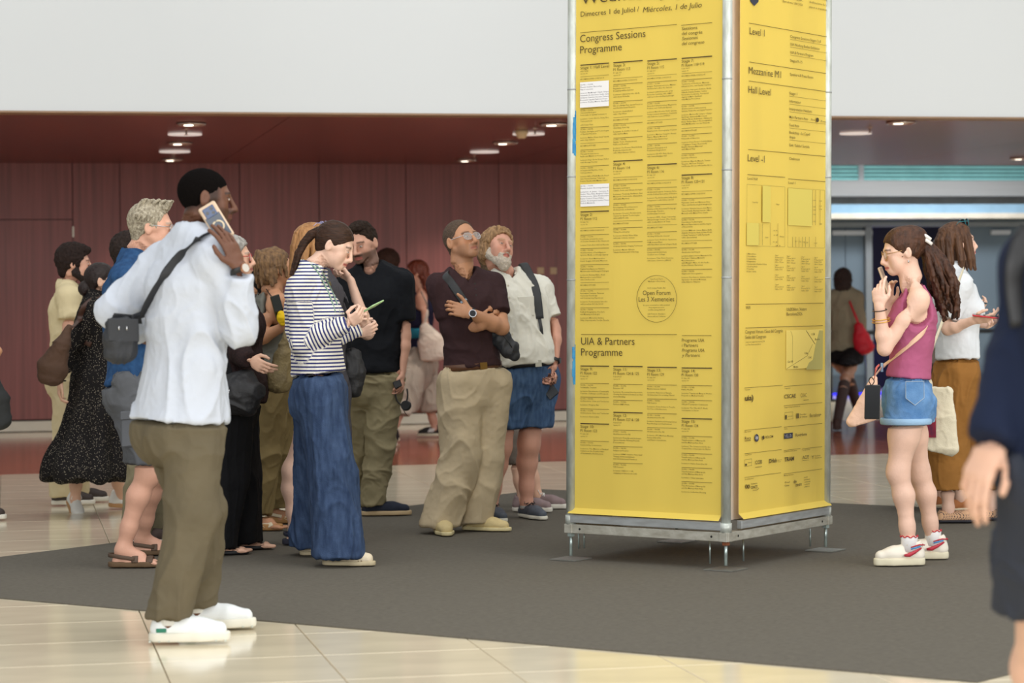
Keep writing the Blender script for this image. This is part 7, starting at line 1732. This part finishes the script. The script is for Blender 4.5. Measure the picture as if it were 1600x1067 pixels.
def woman_dress():
    p = Person('woman in long black dotted dress and white sneakers with a brown shoulder bag', {'L': (118, 799, 300), 'R': (190, 794, 10)}, (150, 590), (146, 478), 12, (160, 440), hyaw=8, skin='light', female=True, H=1.64, shyaw=14, vs=.0048, base_y=15.0, neck=(149, 462), build=1.02,
               arms={'R': (112, 540, -.3, 94, 596, -.2, 92, 618, 0, .5, A(.9, .3, 0), .4), 'L': (160, 535, .3, 176, 560, 0, 182, 570, 0, .4, A(0, -.9, 0))}, knees={'L': (122, 705, 0), 'R': (176, 705, 0)})
    dm = dots_mat(); p.top(dm, 'long', hem=.9, loose=.016, fold=folds(.007, (9, 9, 6), seed=15), neck_r=.054, name='blouse', cuff=.044, waist=1.1)
    zb = CAMH-(744-474)/p.S
    p.skirt(dm, [(p.hc[2]+.16, .115, .10, 0), (p.hc[2]-.02, .185, .15, 0), ((p.hc[2]+zb)/2, .25, .20, .0), (zb+.02, .355, .27, -.06), (zb, .355, .27, -.06)], amp=.026, nf=9, seed=8)
    p.body(brow=(50, 36, 30)); 
    hm = mat('black brown bun hair', (44, 30, 26), .45, col2=(26, 18, 16), vscale=(16, 140, 140), bump=.3, bscale=(30, 260, 260), spec=.3)
    p.hair(hm, [('e', (0, -.115, -.045), (.045, .042, .05)), ('k', [(-.06, -.05, .02), (-.055, -.09, -.03), (-.03, -.105, -.09)], .03, .02)], th=.009, amp=.0015, hl=.006, side=-.008, extra_pts=[(0, -.12, -.1)])
    p.glasses(mat('black wire', (30, 28, 30), .4), w=.026, h=.020)
    q = p.H(-.080, -.002, -.036)-p.base; eg = mat('gold and pearl', (216, 190, 140), .35, metal=.4); MB().disc(q, .011, A(0, -1, 0), 14, .005).build('earring', eg, p.e, True)
    for i in range(4): MB().tube([q+A(.002*(-1)**i, -.003, -.016-.014*i), q+A(0, -.003, -.026-.014*i)], .0055, 8).build('earring_bead', mat('pearl', (230, 224, 214), .2), p.e, True)
    MB().tube([p.wr['R']+A(math.cos(t)*.034, math.sin(t)*.03, .004)-p.base for t in np.linspace(0, 2*math.pi, 18, endpoint=False)], .005, 6, closed=True).build('wristband', m_black, p.e, True)
    for sd_ in ('L', 'R'): p.shoe(sd_, mat('white leather sneaker', (222, 220, 212), .5), m_gum, 'sneaker', L=.27, sole_h=.026, laces=mat('white lace', (238, 238, 232), .7), pitch=.65 if sd_ == 'L' else .1)
    c = pix(88, 555, 14.6); e = emptyobj('shoulder_bag', c, 'slouchy brown suede bag on the shoulder of the woman in the dotted dress', 'bag'); bm = mat('brown suede', (78, 54, 38), .8, var=.15, bump=.3, bscale=(200, 200, 200))
    bag_mesh('body', bm, c, [(pix(108, 512, 14.62), .02, .02), (pix(96, 540, 14.6), .05, .05), (pix(82, 575, 14.6), .095, .06), (pix(78, 590, 14.6), .08, .05)], nrm(A(1, 0, .15)), None, e, .008)
    strap('shoulder_strap', mat('dark brown strap', (64, 38, 26), .5), [pix(112, 512, 14.6), on_cloth([p.topF], 124, 500, 15, .01), on_cloth([p.topF], 132, 480, 15, .01), p.sh['R']+A(.03, .0, .055), p.sh['R']+A(.06, .08, .0), pix(136, 540, 14.85)], .022, parent=e, axis=nrm(A(.8, .3, .3)), thick=.16, base=c)
woman_dress()
def simple(label, feet, hip, sh, yaw, head, hair, topc, botc, skin='light', female=False, H=1.7, Y=None, hyaw=None, sleeve='short', hem=.95, shoes=(60, 50, 46), arms=None, vs=.006, build=1.05, beardc=None, hp=0, hairp=(), th=.014, rad=(.108, .09, .08), bhem=.06, sole=(220, 216, 204), group=None):
    p = Person(label, feet, hip, sh, yaw, head, hyaw=hyaw, hpitch=hp, skin=skin, female=female, H=H, vs=vs, base_y=Y, arms=arms, build=build)
    nm = lambda c: 'cotton %d %d %d' % tuple(c)
    p.top(cloth(nm(topc), topc), sleeve, hem=hem, loose=.02, waist=1.1, neck_r=.062 if not female else .055); p.bottom(cloth(nm(botc), botc), rad=rad, waist=.86, hem=bhem)
    p.body(brow=hair); hm = mat('hair %d %d %d' % tuple(hair), hair, .75, var=.35, vscale=(70, 70, 40), bump=.5, bscale=(160, 160, 90), spec=.2); p.hm = hm
    p.hair(hm, list(hairp), th=th, amp=.005, sc=(55, 55, 45), nape=-.05, hl=.010, side=-.008)
    if beardc: beard(p, mat('dark full beard', beardc, .9, var=.3, vscale=(150, 150, 150), bump=.5, bscale=(300, 300, 300)), .008, .012)
    for sd_ in ('L', 'R'): p.shoe(sd_, mat(nm(shoes)+' shoe', shoes, .7), mat(nm(sole)+' sole', sole, .7), 'low', L=.285, laces=mat('white lace', (238, 238, 232), .7))
    return p
p = simple('bearded young man in cream camp shirt, standing left of the dotted dress', {'R': (98, 789, 4), 'L': (120, 784, 6)}, (108, 585), (108, 460), 8, (117, 412), (40, 28, 24), (216, 200, 160), (206, 190, 152), skin='pink', H=1.74, Y=15.85, hyaw=10, sleeve='short', hem=1.02, hp=-4, th=.020, hairp=[('e', (0, .01, .09), (.075, .085, .04))], beardc=(40, 28, 24),
    arms={'R': (108, 520, -.2, 122, 548, -.5, 130, 556, 0, .4, A(0, .9, 0)), 'L': None} and {'R': (108, 520, -.2, 122, 548, -.5, 130, 556, 0, .4, A(0, .9, 0))})
p.collar(MATS['cotton 216 200 160'], open_=.6, h=.03)
simple('dark haired man in grey top hidden behind the man in blue denim', {'R': (216, 852, 4), 'L': (234, 842, 8)}, (222, 610), (214, 448), 8, (206, 398), (40, 30, 26), (96, 96, 92), (126, 118, 94), H=1.70, Y=13.3, shoes=(58, 42, 34), hyaw=40)
simple('dark haired visitor glimpsed between the older woman and the grey tank top', {'R': (396, 790, 10), 'L': (408, 786, 10)}, (402, 600), (400, 482), 60, (397, 438), (28, 22, 20), (60, 52, 50), (40, 38, 40), skin='tan', H=1.66, Y=16.2, hyaw=150)
simple('curly haired man far behind, over the shoulder of the man in black', {'R': (592, 700, 170), 'L': (608, 697, 175)}, (604, 560), (604, 446), 170, (603, 412), (58, 38, 30), (206, 200, 194), (44, 40, 44), skin='red', H=1.72, Y=21.6, hyaw=150, th=.018)
simple('visitor in mauve sneakers hidden behind the bearded man', {'R': (818, 800, -20), 'L': (840, 795, -12)}, (788, 600), (776, 462), -20, (771, 404), (110, 90, 70), (226, 224, 216), (120, 110, 100), H=1.60, Y=15.2, hyaw=60, shoes=(142, 122, 122), rad=(.09, .07, .05), bhem=.30)
# ---- far red haired woman walking left
def far_walker():
    p = Person('far red haired woman in navy tank and baggy light grey trousers walking left', {'L': (612, 690, 180), 'R': (680, 682, 178)}, (655, 560), (660, 462), 178, (650, 427), skin='pink', female=True, H=1.70, vs=.0055, base_y=23.2, neck=(659, 450), build=1.05,
               arms={'L': (664, 508, -.2, 662, 548, -.2, 667, 566, 0, .4, A(0, .9, 0))}, knees={'L': (630, 625, 0), 'R': (665, 622, 0)})
    p.top(cloth('navy tank jersey', (34, 34, 56)), None, hem=1.0, loose=.012, straps=1., name='tank_top')
    p.bottom(cloth('pale grey linen', (176, 164, 150), var=.12), rad=(.15, .15, .14), waist=.85, hem=CAMH-(640-468)/p.S*1.0, loose=.03, fold=folds(.022, (8, 8, 4), seed=2))
    p.body(brow=(120, 60, 40)); hm = mat('auburn hair', (112, 50, 30), .5, var=.3, vscale=(50, 50, 10), bump=.4, bscale=(120, 120, 20))
    R_ = random.Random(2); p.hair(hm, [('k', [(R_.uniform(-.06, .06), -.03-R_.uniform(0, .05), .06), (R_.uniform(-.08, .08), -.07-R_.uniform(0, .05), -.04), (R_.uniform(-.09, .09), -.09-R_.uniform(0, .05), -.14), (R_.uniform(-.08, .08), -.10-R_.uniform(0, .04), -.25)], .03, .014) for _ in range(18)], th=.018, amp=.004, nape=-.08, extra_pts=[(0, -.1, -.26)])
    q = on_cloth([p.topF], 648, 516, 23.2, .0); MB().tube([p.tp(.60)+p.l*math.cos(t)*.15+p.f*math.sin(t)*.13-p.base for t in np.linspace(0, 2*math.pi, 24, endpoint=False)], .05, 8, closed=True, flat=(EZ, .2)).build('sash', cloth('teal sash', (44, 128, 150)), p.e, True)
    wl = mat('white stripe leather', (230, 230, 226), .5)
    for sd_ in ('L', 'R'):
        up_, P, _ = p.shoe(sd_, mat('black suede sneaker', (40, 36, 34), .8), mat('cream rubber', (206, 196, 170), .6), 'sneaker', L=.27)
        for i in range(3):
            for sg in (-1, 1): MB().tube([P(.40+.08*i, sg*.043, .04)-p.base, P(.30+.08*i, sg*.034, .075)-p.base], .007, 6).build('side_stripe', wl, up_)
    c = pix(672, 532, 22.9); e = emptyobj('tote_bag', c, 'off white canvas tote of the far red haired woman', 'tote bag', None); cm = mat('off white canvas', (220, 206, 190), .85)
    bag_mesh('body', cm, c, [(c+A(-.05, 0, .13), .05, .04), (c, .12, .07), (c+A(.05, 0, -.14), .15, .07)], A(1, 0, 0), None, e, .009, cuts=((c-EZ*.19, -EZ),))
    strap('handle', cm, [c+A(-.05, 0, .15), pix(668, 480, 22.9), p.sh['L']+A(0, -.07, .04)], .014, parent=e, base=c)
far_walker()
# ---- visitor cut by the left frame edge
p = simple('passer-by cut off by the left frame edge, bare elbow and black bag', {'R': (-42, 812, 0), 'L': (-60, 806, 0)}, (-48, 600), (-44, 470), 0, (-40, 420), (50, 40, 34), (60, 60, 64), (40, 40, 44), skin='tan', H=1.70, Y=14.4,
    arms={'R': (-22, 545, -.3, -4, 548, -.6, -14, 556, 0, .6, A(0, .9, 0))})
c = pix(-6, 630, 14.0); e = emptyobj('shoulder_bag', c, 'black cloth bag of the passer-by at the left frame edge', 'bag')
bag_mesh('body', mat('black canvas bag', (34, 36, 36), .8), c, [(pix(-14, 585, 14.), .035, .03), (pix(-8, 625, 14.), .085, .04), (pix(-4, 662, 14.), .082, .04)], A(1, 0, 0), None, e, .008, cuts=((pix(0, 680, 14.), nrm(A(-.15, 0, -1))),))
strap('shoulder_strap', m_black, [pix(-14, 588, 14.), pix(-30, 530, 14.1), p.sh['R']+A(0, -.02, .05)], .014, parent=e, base=c)
